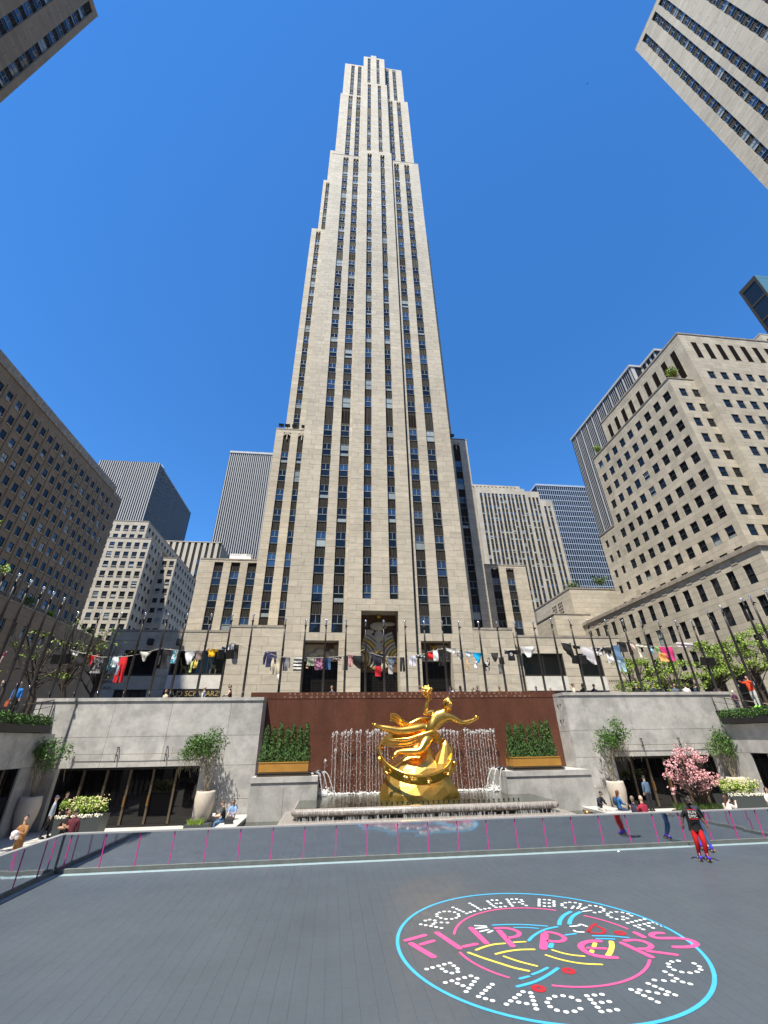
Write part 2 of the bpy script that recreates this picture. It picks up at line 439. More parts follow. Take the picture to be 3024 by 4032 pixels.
# --- stepped wings seen behind the front mass
F60, F68, F64 = ('F', 60.0), ('F', 68.5), ('F', 66.0)
wa, wb, wr = (-11.1,-9.84), (-8.46,-7.2), (20.35,21.6)
T.facade(F60, -12.5, TX0, GZ, 54.0, [(c[0], c[1], 18.5, 53.3) for c in (wa, wb)])
T.facade(F60, TX1, 23.1, GZ, 54.0, [(wr[0], wr[1], 18.5, 53.3)])
T.facade(('L', -12.5), 60, 66, GZ, 54)
strip(T, F60, (wa, wb, wr), [22.0]+rows_low[2:], WH, 18.6, 53.3)
w5c = (-10.6,-9.35)
T.facade(F64, -12.0, -6.5, 54, 126.0+8.2, [(w5c[0], w5c[1], 54, 133)])
T.facade(F64, TX1, 22.4, 54, 135.0, [(18.6, 19.9, 54, 133)])
strip(T, F64, (w5c, (18.6,19.9)), rows_mid+rows_up[:-2], WH, 54, 133)
T.facade(('L', -12.0), 66, 80, 54, 134.2, blen=2.4)
T.facade(('F', 66.5), -10.35, -6.3, 134, 165.0, [(-9.4,-8.3,134,163.6)]); strip(T, ('F',66.5), ((-9.4,-8.3),), seq(141,160,6), WH, 134, 163.6)
T.facade(('L', -10.35), 66.5, 80, 134, 165, blen=2.4)
T.facade(('F', 67.5), -9.35, -6.2, 165, 189.8); T.facade(('L', -9.35), 67.5, 80, 165, 189.8, blen=2.4)
# --- seven-storey wings and the shop base
la, lb, lc = (-21.32,-19.84), (-18.55,-17.05), (-15.75,-14.25)
ra, rb, rc = (24.4,25.9), (27.55,29.0), (30.44,31.9)
T.facade(F68, -23.7, -12.5, 15, 31.6, [(c[0], c[1], 18.7, 31.2) for c in (la, lb, lc)])
T.facade(F68, 23.1, 34.3, 15, 31.95, [(c[0], c[1], 18.7, 31.5) for c in (ra, rb, rc)])
T.facade(('L', -23.7), 68.5, 80, 15, 31.6)
strip(T, F68, (la, lb, lc, ra, rb, rc), [21.85, 25.7, 29.6], 2.45, 18.7, 31.3, dark=.9, blind=.02, arch=False)
FL, FR = ('F', 53.2), ('F', 53.0)
shopsL = [(-24.7,-20.9,10.9,13.75), (-19.3,-12.95,11.0,13.75), (-24.7,-21.2,GZ,9.45), (-19.3,-12.95,GZ,9.45)]
shopsR = [(23.75,29.3,10.85,13.6), (31.5,34.5,10.8,13.6), (24.0,34.0,GZ,9.1)]
T.facade(FL, -26.8, -12.0, GZ, 15.9, shopsL, course=1.05, blen=2.1)
T.facade(F52, -12.9, TX0, GZ, 16.25, course=1.05, blen=2.0)
T.facade(F52, TX1, 22.6, GZ, 16.3, course=1.05, blen=2.0)
T.facade(FR, 22.6, 37.7, GZ, 15.6, shopsR, course=1.05, blen=2.1)
T.facade(('L', -26.8), 53.2, 60, GZ, 15.9); T.facade(('L', -12.9), 52, 53.2, GZ, 16.25)
w = T.wall
for (x0, x1, y0, y1, z0, z1) in ((TX0+.3,TX1-.02,52.3,64,20,145.1),(TX0+.3,TX1-.02,53.9,64,GZ,20),(1.4,9.7,52.02,60,20,148.2),(-6.0,17.2,55.7,68,144.9,201.2),(1.5,9.9,55.4,66,148,211.6),
        (-5.8,17.1,59.3,72,201,246.4),(1.7,9.8,59,70,211,251),(4.4,6.45,58.3,66,251,253.4),
        (-12.2,-6.2,60.3,66,GZ,53.8),(17.25,23.05,60.3,66,GZ,53.8),(-11.7,22.3,66.3,100,GZ,134),(-10.05,21.5,66.8,100,134,164.8),(-9.05,20.5,67.8,100,164.8,189.6),(-6,18,72,100,189,246),
        (-23.4,34.2,68.8,100,GZ,31.4),(-26.5,-12.2,55.2,69,GZ,15.7),(-12.6,-6.0,52.3,60.5,GZ,16.05),(17.2,22.8,52.3,60.5,GZ,16.1),(22.4,37.6,54.6,69,GZ,15.4)):
    w.box(x0, x1, y0, y1, z0, z1, 0)
for (x0, x1, z0, z1) in ((TX0+.3,-4.0,GZ,20),(.25,2.92,GZ,20),(7.6,10.45,GZ,20),(14.3,TX1-.02,GZ,20),(2.92,7.6,18.4,20),(-4.0,.25,14.8,20),(10.45,14.3,14.85,20)):
    w.box(x0, x1, 52.305, 53.89, z0, z1, 3, .95)
for (x0, x1, y0, y1, z0, z1) in ((-26.5,-12.2,53.51,55.2,15.3,15.7),(22.7,37.4,53.31,54.6,15.1,15.4),(-26.5,-12.2,53.51,55.2,GZ,9.5+1.3),(22.7,37.4,53.31,54.6,GZ,10.7)):
    w.box(x0, x1, y0, y1, z0, z1, 0)
# roof copings, weathered dark
for (x0, x1, y0, y1, z) in ((-6.55,1.1,51.96,54,145.25),(9.77,17.35,51.96,54,145.45),(-12.55,-6.55,59.96,62,54.05),(17.35,23.15,59.96,62,54.05),(-23.75,-12.55,68.46,70,31.65),(23.15,34.35,68.46,70,32.0),
        (-26.85,-12.95,53.16,55,15.95),(-12.94,-6.55,51.96,54,16.3),(17.35,22.64,51.96,54,16.35),(22.65,37.75,52.96,55,15.65)):
    w.box(x0, x1, y0, y1, z-.03, z+.22, 2)
# black floodlights on the lower wing tops
for x in (-11.7, -10.6, -9.3, -7.6, 18.0, 19.2, 20.3):
    q = MB(); q.box(-.45,.45,-.35,.25,.1,.55,0,1,'',Matrix.Rotation(R(20),4,'X')); q.box(-.05,.05,0,.1,-.5,.3,0)
    q.build('floodlight', 'black_metal' if 'black_metal' in MATS else 'sash_dark', T.t, Vector((x,60.2,54.7))-T.o)
# grey lamp boxes on the base and their mounts
for x, z in ((-12.1,13.9),(23.2,13.9),(-21.9,14.6),(-20.2+1.6,14.6)):
    y = 51.95 if x in (-12.1,) else 52.95
    q = MB(); q.box(-.28,.28,-.5,.0,-.35,.35,0); q.box(-.2,.2,-.55,-.5,-.3,.3,1)
    q.build('wall_lamp', ['spandrel','sash_dark'], T.t, Vector((x,y,z))-T.o)
mat('relief_cream', (.46,.39,.28), .7, var=.12, scale=3)
mat('relief_brown', (.10,.055,.03), .7, var=.2, scale=3)
mat('relief_gold', (.55,.33,.06), .35, metal=.8, var=.1)
mat('bronze_dark', (.03,.026,.02), .4, metal=.5)
mat('portal_glass', (.012,.012,.012), .12, spec=.35)
def band(mb, cx, cz, r0, r1, a0, a1, y0, y1, m, n=10):
    A = [a0+(a1-a0)*i/n for i in range(n+1)]
    rows = []
    for a in A:
        c, s_ = math.cos(a), math.sin(a)
        rows.append([(cx+r0*c,y1,cz+r0*s_),(cx+r0*c,y0,cz+r0*s_),(cx+(r0+r1)/2*c,y0-.06,cz+(r0+r1)/2*s_),(cx+r1*c,y0,cz+r1*s_),(cx+r1*c,y1,cz+r1*s_)])
    mb.grid(rows, m, 1.0, False, False)
def clip(mb, x0, x1, z0, z1):
    mb.v = [(min(max(p[0],x0),x1), p[1], min(max(p[2],z0),z1)) for p in mb.v]; return mb
# central portal: cream and brown banded relief over a lettered gold band over cast glass
q = MB(); q.box(2.92,7.6,53.6,53.88,13.1,18.39,1)
for sgn, cx in ((-1, 2.7), (1, 7.85)):
    for i in range(7):
        a0, a1 = (R(-35), R(75)) if sgn < 0 else (R(105), R(215))
        band(q, cx, 13.0, .5+i*.42, .82+i*.42, a0, a1, 53.4-.02*i, 53.6, (0,2,0)[i % 3])
for i, (x, z, r_, s_) in enumerate(((5.25,16.9,.75,(1.5,.3,.75)),(5.3,15.7,.6,(1.0,.3,1.2)),(6.5,17.2,.55,(1.9,.25,.5)),(4.1,16.2,.5,(1.2,.25,.6)),(5.2,14.3,.5,(.8,.3,1.4)),(5.9,15.5,.45,(1.1,.3,.9)))):
    q.ball((x, 53.32, z), r_, 12, 8, 0, 1, s_)
q.ball((5.3,53.1,18.1), .3, 10, 6, 2, 1, (1.1,.6,.8))
for dx in (-1, 1): q.tube([(5.25,53.15,13.9),(5.25+dx*1.9,53.2,11.6)], .06, 6, 2)
clip(q, 2.94, 7.58, 11.3, 18.6)
q.build('relief', ['relief_cream','relief_brown','relief_gold'], T.t, -T.o)
q = MB(); q.box(2.93,7.59,53.5,53.85,11.35,13.08,1)
for i in range(16): q.box(2.95+i*.29,2.95+i*.29+.2,53.44,53.5,12.86,13.05,2)
q.build('relief', ['relief_cream','relief_brown','relief_gold'], T.t, -T.o)
for k, tx in enumerate(('WISDOM AND KNOWLEDGE', 'SHALL BE THE STABILITY', 'OF THY TIMES')):
    [w_.build('lettering', 'relief_gold', T.t, Vector((5.26,53.46,12.42-.43*k))-T.o, (R(90),0,0)) for w_ in split_words(text_mb(tx, .40, .02, 1.0), .09)]
def screen(x0, x1, z0, z1, y, nx, nz, gm):
    q = MB(); q.box(x0,x1,y,y+.05,z0,z1,0)
    for i in range(nx+1):
        x = x0+(x1-x0)*i/nx; q.box(x-.025,x+.025,y-.05,y,z0,z1,1)
    for i in range(nz+1):
        z = z0+(z1-z0)*i/nz; q.box(x0,x1,y-.03,y-.001,z-.015,z+.015,1)
    q.build('glass_screen', ['portal_glass', gm], T.t, -T.o)
screen(2.93,7.59,GZ,11.33,53.6,8,18,'bronze_dark')
for x0, x1, zb in ((-3.99,.24,12.6),(10.46,14.29,12.6)):
    q = MB(); q.box(x0,x1,53.5,53.88,zb,14.84,0,.7); q.box(x0,x1,53.25,53.5,zb,zb+.2,0); q.box(x0,x1,53.3,53.5,14.6,14.79,1)
    s_ = 1 if x0 < 0 else -1
    cx = (x0+x1)/2
    for (dx, z, r_, sc) in ((-.9,zb+.75,.42,(1.5,.35,.8)),(-.1,zb+1.15,.5,(1.5,.4,.9)),(.75,zb+.75,.38,(1.3,.35,1.0)),(-1.5,zb+.5,.28,(1.2,.4,.9)),(1.4,zb+1.3,.3,(1.5,.35,.7))):
        q.ball((cx+s_*dx,53.42,z), r_, 10, 6, 0, 1, sc)
    for i in range(5): q.box(cx+s_*.6+i*s_*.22-.07,cx+s_*.6+i*s_*.22+.07,53.36,53.5,zb+1.2,14.7,1,1,'',None)
    if x0 > 0: q.ball((cx-.1,53.2,zb+1.7), .26, 8, 6, 2)
    q.build('relief', ['relief_cream','relief_brown','relief_gold'], T.t, -T.o)
    screen(x0, x1, GZ, zb-.02, 53.6, 7, 9, 'bronze_dark')
# shop windows
mat('shop_glass', (.01,.012,.012), .03, alpha=.45, spec=.6)
mat('shop_dark', (.012,.012,.012), .6)
mat('marble', (.62,.60,.55), .5, var=.12, scale=1.5)
mat('blind_grey', (.10,.115,.10), .8)
def shopwin(x0, x1, z0, z1, y, nm=2, glass='shop_glass', back=1.1, inner='shop_dark'):
    q = MB(); t = .14
    q.box(x0,x0+t,y-.1,y+.1,z0,z1,0); q.box(x1-t,x1,y-.1,y+.1,z0,z1,0); q.box(x0+t,x1-t,y-.1,y+.1,z1-t,z1,0); q.box(x0+t,x1-t,y-.1,y+.1,z0,z0+t,0)
    for i in range(1, nm):
        x = x0+(x1-x0)*i/nm; q.box(x-.04,x+.04,y-.08,y+.08,z0+t,z1-t,0)
    q.box(x0,x1,y+back,y+back+.05,z0,z1,2); q.box(x0+.01,x1-.01,y+.11,y+back,z0+.02,z0+.08,2)
    fr_ = q.build('shop_window', ['sash_dark','shop_glass',inner], T.t, -T.o)
    q = MB(); q.face([(x0+t,y,z0+t),(x1-t,y,z0+t),(x1-t,y,z1-t),(x0+t,y,z1-t)], 0); q.build('pane', glass, fr_)
shopwin(-24.68,-20.92,10.92,13.74,53.38,1); shopwin(-19.28,-12.97,11.02,13.74,53.38,3,back=1.6)
shopwin(23.77,29.28,10.87,13.59,53.18,2,inner='blind_grey'); shopwin(31.52,34.48,10.82,13.59,53.18,1,inner='blind_grey')
for (x0, x1, z0, z1, y) in ((-24.68,-21.22,GZ,9.44,53.4),(-19.28,-12.97,GZ,8.5,53.4),(24.02,33.98,GZ,8.2,53.2)):
    shopwin(x0, x1, z0, z1, y, 4)
q = MB(); q.box(-19.28,-12.97,53.12,53.19,9.5,10.95,0); q.box(23.76,29.3,52.9,52.985,9.15,10.8,0); q.box(31.5,34.5,52.9,52.985,9.15,10.75,0)
q.build('marble_panel', 'marble', T.t, -T.o)
q = MB(); q.box(-19.28,-12.97,53.0,53.3,8.5,9.42,0); q.box(24.02,33.98,52.85,53.1,8.2,9.08,0)
q.build('fascia', 'shop_dark', T.t, -T.o)
mat('sign_gold', (.75,.55,.22), .35, metal=.6)
text_mb('F·A·O SCHWARZ', .78, .02, 1.0).build('sign_lettering', 'sign_gold', T.t, Vector((-16.1,52.97,8.72))-T.o, (R(90),0,0))
mat('letter_dark', (.05,.045,.04), .7)
for x, y in ((-25.7,53.17),(36.1,52.97)):
    for k, tx in enumerate(('ROCKEFELLER', 'PLAZA')):
        text_mb(tx, .36, .01, 1.25).build('lettering', 'letter_dark', T.t, Vector((x,y,10.15-.6*k))-T.o, (R(90),0,0))
T.emit(300, 300, 300)

# ------------------------------------------------------------------ other limestone blocks
def grid_building(name, label, loc, stone, faces, cores, ww, wh, sty='md', dark=.75, blind=.15, nb=300, nw=300, caps=(), cat='office building', extra=None, d=-.12, blen=1.7, course=.9, tv=1.0, nsp=0):
    bd = Building(name, label, cat, loc, stone, tv)
    for (fr, ua, ub, z0, z1, cols, rows, ww_, wh_) in faces:
        ww_ = ww_ or ww; wh_ = wh_ or wh
        hl = bd.grid(cols, rows, ww_, wh_); hl = [h for h in hl if h[0] > ua and h[1] < ub and h[2] > z0]
        bd.facade(fr, ua, ub, z0, z1, hl, course=course, blen=blen, depth=.4)
        for h in hl: bd.wins.append((fr, h[0], h[1], h[2], h[3], d, wkind(sty, dark, blind)))
    for c in cores: bd.wall.box(*c, 0)
    for c in caps: bd.wall.box(*c, 2)
    if extra: extra(bd)
    bd.emit(nb, nw, nsp)
    return bd
def ar(a, st, n): return [a+st*i for i in range(n)]
# left: dark block in its own shade, north-facing front in the plane x=-66.2
LX = -66.2
def ex(bd):
    for c in ar(64.2+2.685*.02, 2.685, 18):   # slim pilaster strips between the columns of windows
        fbox(bd.wall, ('R', LX), c-1.0, c-.9, -.1, .12, 22, 66.2, 3, .8)
grid_building('office_building', 'brown stone office block in shade at the left edge with even rows of sash windows', (LX-10, 80, GZ), 'limestone_brown_shade',
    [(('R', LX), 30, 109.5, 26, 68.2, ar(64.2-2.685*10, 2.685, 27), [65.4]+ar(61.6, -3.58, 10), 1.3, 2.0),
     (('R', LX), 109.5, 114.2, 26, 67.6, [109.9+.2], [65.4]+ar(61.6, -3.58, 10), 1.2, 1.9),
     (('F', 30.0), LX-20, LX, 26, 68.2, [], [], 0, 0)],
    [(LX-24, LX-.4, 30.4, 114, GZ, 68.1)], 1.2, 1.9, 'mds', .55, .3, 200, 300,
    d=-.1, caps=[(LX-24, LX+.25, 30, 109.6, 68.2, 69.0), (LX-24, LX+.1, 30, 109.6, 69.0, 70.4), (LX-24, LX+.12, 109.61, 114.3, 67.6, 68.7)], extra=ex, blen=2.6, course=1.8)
L2 = LX+6
grid_building('low_building', 'low brown stone wing in shade behind the left flagpoles', (L2-3, 90, GZ), 'limestone_brown_shade',
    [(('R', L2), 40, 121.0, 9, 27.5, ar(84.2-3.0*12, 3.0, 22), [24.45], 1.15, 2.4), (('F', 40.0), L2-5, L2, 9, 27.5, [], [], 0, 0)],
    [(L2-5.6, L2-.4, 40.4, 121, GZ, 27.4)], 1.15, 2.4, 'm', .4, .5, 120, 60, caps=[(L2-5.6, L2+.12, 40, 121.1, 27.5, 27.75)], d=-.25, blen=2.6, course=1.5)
# right: two-step limestone block and its low wing
XR, XS = 52.6, 60.9
def louv(bd):
    for c in ar(68.15, 2.72, 16):
        bd.wall.box(c+.02, c+1.25, 48.95, 49.0, 68.7, 73.2, 1)
grid_building('office_building', 'tall sunlit limestone office block on the right with a planted setback', (75, 60, GZ), 'limestone_grey',
    [(('F', 48.6), 66.2, 108, 24, 75.4, ar(68.3, 2.72, 14), [65.0]+ar(61.3, -3.6, 11), 1.45, 1.95),
     (('L', 66.2), 48.6, 75.8, 63.8, 75.4, [], [], 0, 0),
     (('L', 66.2), 48.6, 50.0, 24, 63.8, [], [], 0, 0),
     (('F', 50.0), XS, 66.2, 24, 63.75, [62.1, 64.75], ar(61.3, -3.6, 11), 1.4, 1.95),
     (('L', XS), 50.0, 76.0, 24, 63.75, ar(51.1, 2.78, 9), ar(61.7, -3.6, 11), 1.5, 1.95),
     (('L', XS), 76.0, 82.0, 24, 45.5, [77.0, 79.6], ar(43.6, -3.6, 6), 1.0, 1.7)],
    [(66.6, 107.6, 49.1, 75.6, GZ, 75.2), (XS+.4, 67, 50.4, 75.9, GZ, 63.6), (XS+.4, 67, 75.9, 82, GZ, 45.3)],
    1.3, 1.75, 'md', .86, .05, 300, 300,
    caps=[(66.1, 108, 48.5, 75.9, 75.4, 75.75), (XS-.1, 66.1, 49.9, 76.1, 63.75, 63.95), (XS-.1, 66.1, 76.11, 82.1, 45.5, 45.7)], tv=1.2)
# tall slots under the roof of that block are near-black boxes over uncut stone that stand for openings
def slots():
    bd = [o for o in bpy.data.objects if o.name.startswith('office_building')][-1]
    for fr, cs, dz in ((('F', 48.6), ar(68.15, 2.72, 14), (68.7, 73.2)), (('L', 66.2), ar(50.6, 2.78, 9), (65.6, 73.0))):
        for c in cs:
            q = MB(); fbox(q, fr, c, c+1.25, -.25, .012, *dz, 0)
            fbox(q, fr, c-.07, c, -.2, .05, *dz, 1); fbox(q, fr, c+1.25, c+1.32, -.2, .05, *dz, 1)
            q.build('louver_opening', ['louver','limestone_grey'], bd, -Vector(bd.location))
slots()
grid_building('low_building', 'low limestone wing on the right with a carved cornice band and two rows of windows', (60, 60, GZ), 'limestone_grey',
    [(('L', XR), 42.2, 94, GZ, 24.9, ar(44.3-.12, 2.675, 18), [23.35, 19.25, 15.1], 1.18, 2.5), (('F', 42.2), XR, 66, GZ, 24.9, ar(54.0, 2.7, 4), [23.35, 19.3], 1.18, 2.5)],
    [(XR+.4, 66, 42.6, 94, GZ, 24.8)], 1.18, 2.5, 'md', .9, .06, 300, 100, caps=[(XR-.25, 66.2, 41.95, 94.2, 24.9, 25.2), (XR-.12, 66.1, 42.08, 94.1, 25.2, 25.55)])
lw = [o for o in bpy.data.objects if o.name.startswith('low_building')][-1]
for i in range(18):    # carved rosette panels on the frieze
    c = 44.3+2.675*i+1.9
    q = MB()
    for a in range(4):
        for b in range(2):
            fbox(q, ('L', XR), c-.45+a*.25, c-.45+a*.25+.18, 0, .05, 23.95+b*.35, 24.2+b*.35, 0, .9)
    q.build('carved_panel', 'limestone_grey', lw, -Vector(lw.location))
for i in range(9):     # dark shop bays at street level
    c = 44.0+5.35*i
    q = MB(); fbox(q, ('L', XR), c, c+3.6, -.1, .02, GZ+.3, 11.6, 0); fbox(q, ('L', XR), c-.12, c, 0, .06, GZ, 11.7, 1); fbox(q, ('L', XR), c+3.6, c+3.72, 0, .06, GZ, 11.7, 1); fbox(q, ('L', XR), c, c+3.6, 0, .06, 8.6, 8.75, 1)
    q.build('shop_front', ['portal_glass','sash_dark'], lw, -Vector(lw.location))

# upper left and upper right slabs, seen from far below
def strip_building(name, label, loc, stone, fr, ua, ub, z0, z1, cols, cw, tops, wh, core, ends=(), dark=.4, blind=.3, nb=200):
    bd = Building(name, label, 'office building', loc, stone)
    bd.facade(fr, ua, ub, z0, z1, [(c, c+cw, z0, z1-1.2) for c in cols], course=1.0, blen=1.9)
    for e in ends: bd.facade(*e)
    strip(bd, fr, [(c, c+cw) for c in cols], tops, wh, z0, z1-1.2, dark=dark, blind=blind, arch=False)
    bd.wall.box(*core, 0); bd.wall.box(core[0]+(-.35), core[1]+.35, core[2]-.35, core[3]+.35, z1, z1+.3, 2)
    bd.emit(nb, 300, 300)
    return bd
UX = -43.0; k_ = 43/50.
strip_building('office_building', 'shaded stone tower corner cutting into the top left of the sky', (UX-8, 14, GZ), 'limestone_brown_shade', ('R', UX), 4, 24.25, 30, 108.2,
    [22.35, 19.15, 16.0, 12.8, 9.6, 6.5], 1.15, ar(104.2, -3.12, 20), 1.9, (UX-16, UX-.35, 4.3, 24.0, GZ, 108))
VX = 55.0
strip_building('office_building', 'sunlit limestone tower leaning into the top right corner with banded window strips', (VX+8, 10, GZ), 'limestone', ('L', VX), -12, 21.4, 30, 124.9,
    [18.15+1.0-.3, 16.4-.3, 14.55-.3, 11.6-.6, 8.9-.4, 6.0, 3.1, .2, -2.7], 1.05, ar(122.6, -2.85, 30), 1.75, (VX+.35, VX+20, -11.7, 21.1, GZ, 124.6))

# pale grid block beyond the left street, in three steps
def sillrows(bd): pass
grid_building('office_building', 'pale sunlit stepped office block behind the left street with wide windows', (-75, 160, GZ), 'limestone_far',
    [(('F', 141.9), -104, -67.5, 14, 68.4, ar(-69.9-2.78*12, 2.78, 13), ar(66.9, -3.6, 14), 1.65, 1.75),
     (('F', 142.6), -104, -70.4, 68.4, 75.6, ar(-72.9-2.78*11, 2.78, 12), [74.0, 70.4], 1.65, 1.75),
     (('R', -67.5), 141.9, 153, 14, 68.4, ar(143.2, 3.2, 3), ar(66.9, -3.6, 14), 1.5, 1.75),
     (('R', -70.4), 142.6, 190, 68.4, 75.6, ar(144, 3.2, 12), [74.0, 70.4], 1.5, 1.75),
     (('F', 153.0), -67.5, -61.7, 14, 65.8, [-66.6, -64.0], ar(64.6, -3.6, 13), 1.6, 1.75),
     (('R', -61.7), 153, 192, 14, 65.8, ar(154.2, 3.2, 11), ar(64.6, -3.6, 13), 1.5, 1.75)],
    [(-103.6, -67.9, 142.3, 192, GZ, 68.2), (-103.6, -70.8, 143, 190, GZ, 75.4), (-68, -62.1, 153.4, 192, GZ, 65.6)], 1.6, 1.75, 'mds', .75, .2, 0, 150,
    caps=[(-104, -70.3, 142.5, 190, 75.6, 75.9), (-70.29, -67.4, 141.8, 190, 68.4, 68.65), (-104,-70.3,141.8,142.49,68.4,68.65), (-67.39, -61.6, 152.9, 192, 65.8, 66.0)], blen=2.78, course=1.8)
def far_fins(name, label, loc, faces, core, fin_mat, body_mat, cap=None, cat='office tower', horiz=None, glassy=None):
    t = thing(name, label, cat, loc); o = Vector(loc)
    q = MB(); q.box(*core, 0); q.build('glass_wall' if glassy else 'wall', glassy or body_mat, t, -o)
    n = 0
    me = None
    rest = MB()
    for (fr, us, wd, dp, z0, z1) in faces:
        for u in us:
            if n < 120:
                p, rz = fxf(fr, u, u+wd, 0, z0)
                mb = MB(); mb.box(0, wd, -dp, 0, 0, z1-z0, 0, 1, 'k'); mb.build('fin', fin_mat, t, Vector(p)-o, rz); n += 1
            else: fbox(rest, fr, u, u+wd, 0, dp, z0, z1, 0)
    if rest.f: tag(rest.build('fin', fin_mat, t, -o), kind='stuff')
    if horiz:
        for (fr, ua, ub, zs, hh, dp) in horiz:
            for z in zs:
                mb = MB(); fbox(mb, fr, ua, ub, 0, dp, z, z+hh, 0); mb.build('floor_band', fin_mat, t, -o)
    if cap:
        mb = MB()
        for c in cap: mb.box(*c)
        mb.build('parapet', fin_mat, t, -o)
    return t
s1 = far_fins('office_tower', 'dark slab tower with white vertical fins in the left distance', (-135, 250, GZ), [(('F', 230), ar(-153.5, 1.32, 28), .5, .3, 20, 162), (('R', -117.6), ar(230.2, 1.5, 43), .22, .16, 20, 162)],
    (-153.9, -117.7, 230.05, 297, GZ, 162.3), 'white_concrete', 'slab_dark')
q = MB()
for (z, r_) in ((0,0),): q.lathe([(5.2,162.2),(5.2,163.5),(5.6,163.6),(5.4,166.5),(4.2,168.4),(1.5,169.3),(.1,169.4)], -125.5, 243, 16, 0)
q.build('roof_dome', 'aluminium', s1, -Vector((-135,250,GZ)))
s2 = far_fins('office_tower', 'tall slab tower of close white fins just left of the central skyscraper', (-50, 250, GZ), [(('F', 230), ar(-75.4, 1.28, 36), .45, .3, 20, 173), (('R', -30), [], .4, .3, 20, 170)],
    (-75.8, -29, 230.05, 262, GZ, 174.4), 'white_concrete', 'slab_dark', horiz=[(('F', 229.49), -75.7, -29.1, [173.0], 1.4, .12)])
for x in (-66, -56, -51):
    q = MB(); q.tube([(0,0,0),(0,0,5.5)], .18, 5); q.build('aerial', 'aluminium', s2, Vector((x,236,174.4))-Vector((-50,250,GZ)))
s3 = far_fins('office_building', 'pale striped limestone building below the white-finned tower', (-70, 205, GZ), [(('F', 198), ar(-86.5, 2.95, 9), 1.6, .35, 20, 92.5), (('R', -60.2), ar(198.3, 2.6, 6), 1.4, .3, 20, 92.5)],
    (-87, -60.3, 198.05, 215, GZ, 92.8), 'limestone_far', 'spandrel', cat='office building', cap=[(-87.1,-60.15,197.6,215.1,92.8,93.2)])
for r_, x in ((0,-70.5),(1,-67.6),(2,-64.6)):
    for z in (70, 75.5, 81):
        q = MB(); q.box(x+.05,x+1.25,197.9,198.0,z,z+2.6,0); q.build('window', 'glass_sky', s3, -Vector((-70,205,GZ)))
# right distance
def far_grid(name, label, loc, faces, cores, nb=0):
    return grid_building(name, label, loc, 'limestone_far', faces, cores, 1.4, 2.0, 'm', .5, .3, 0, 200, blen=4, course=3.6)
far = Building('office_building', 'pale limestone office block with close window strips in the right distance', 'office building', (90, 200, GZ), 'limestone_far')
c1 = [u for i in range(6) for u in (73.5+4.35*i, 75.7+4.35*i+.15)]; c2 = [100.6, 102.9, 105.0]; c3 = [108.6, 110.9]
for (x0, x1, zt, cc) in ((71.2, 99.3, 124.2, c1), (99.3, 107.4, 122.8, c2), (107.4, 113.8, 117.6, c3)):
    far.facade(('F', 182.5), x0, x1, 30, zt, [(c, c+1.35, 30, zt-3.8) for c in cc], course=3.6, blen=5)
    strip(far, ('F', 182.5), [(c, c+1.35) for c in cc], [z for z in ar(120.2, -3.6, 24) if z < zt-3.8], 2.0, 30, zt-3.8, d=-.2, arch=False, dark=.5, blind=.3)
far.facade(('F', 186.5), 68, 99.0, 124, 128.4, [(c+.3, c+1.3, 124, 127.4) for c in ar(69, 2.2, 13)], course=2.2, blen=5)
far.facade(('L', 71.2), 182.5, 200, 30, 124.2, course=3.6, blen=5)
for c in ((71.5,113.5,182.85,215,GZ,117.4),(71.5,107.2,182.85,215,GZ,122.6),(71.5,99.2,182.85,215,GZ,124),(68.2,98.8,186.85,215,GZ,128.2)): far.wall.box(*c, 0)
far.emit(0, 300, 300)
gx = far_fins('glass_tower', 'blue glass office tower with white floor lines in the right distance', (150, 245, GZ), [(('F', 230), ar(134.8, 1.5, 28), .28, .18, 40, 158.6)],
    (134.5, 178, 230.05, 262, GZ, 158.9), 'aluminium', 'glass_sky', horiz=[(('F', 230), 134.5, 178, ar(155.4, -4.1, 27), .42, .15)], glassy='glass_dark', cap=[(134.3,178.2,229.7,262,158.9,160.3)])
n75 = far_fins('glass_tower', 'black and white striped tower behind the right limestone block', (125, 120, GZ),
    [(('L', 105), ar(98.0, 4.3, 10), .7, .1, 30, 125), (('L', 105), [u+.7+.9*k for u in ar(98.0, 4.3, 10) for k in (1, 2, 3)], .16, .08, 30, 125), (('F', 97.6), ar(105.0, 4.3, 2), 1.5, .1, 30, 125),
     (('L', 109.6), ar(90.2, 2.2, 4), .7, .1, 30, 125.2)],
    (105.05, 135, 97.65, 141, GZ, 125), 'white_concrete', 'slab_dark', cap=[(104.6,135.2,97.2,141.2,125,125.9)])
q = MB(); q.box(109.65,135,90,97.6,GZ,125.2,0); q.build('wall', 'slab_dark', n75, -Vector((125,120,GZ)))
q = MB(); q.box(109.2,135.2,89.6,97.19,125.2,126.1,0); q.build('parapet', 'white_concrete', n75, -Vector((125,120,GZ)))
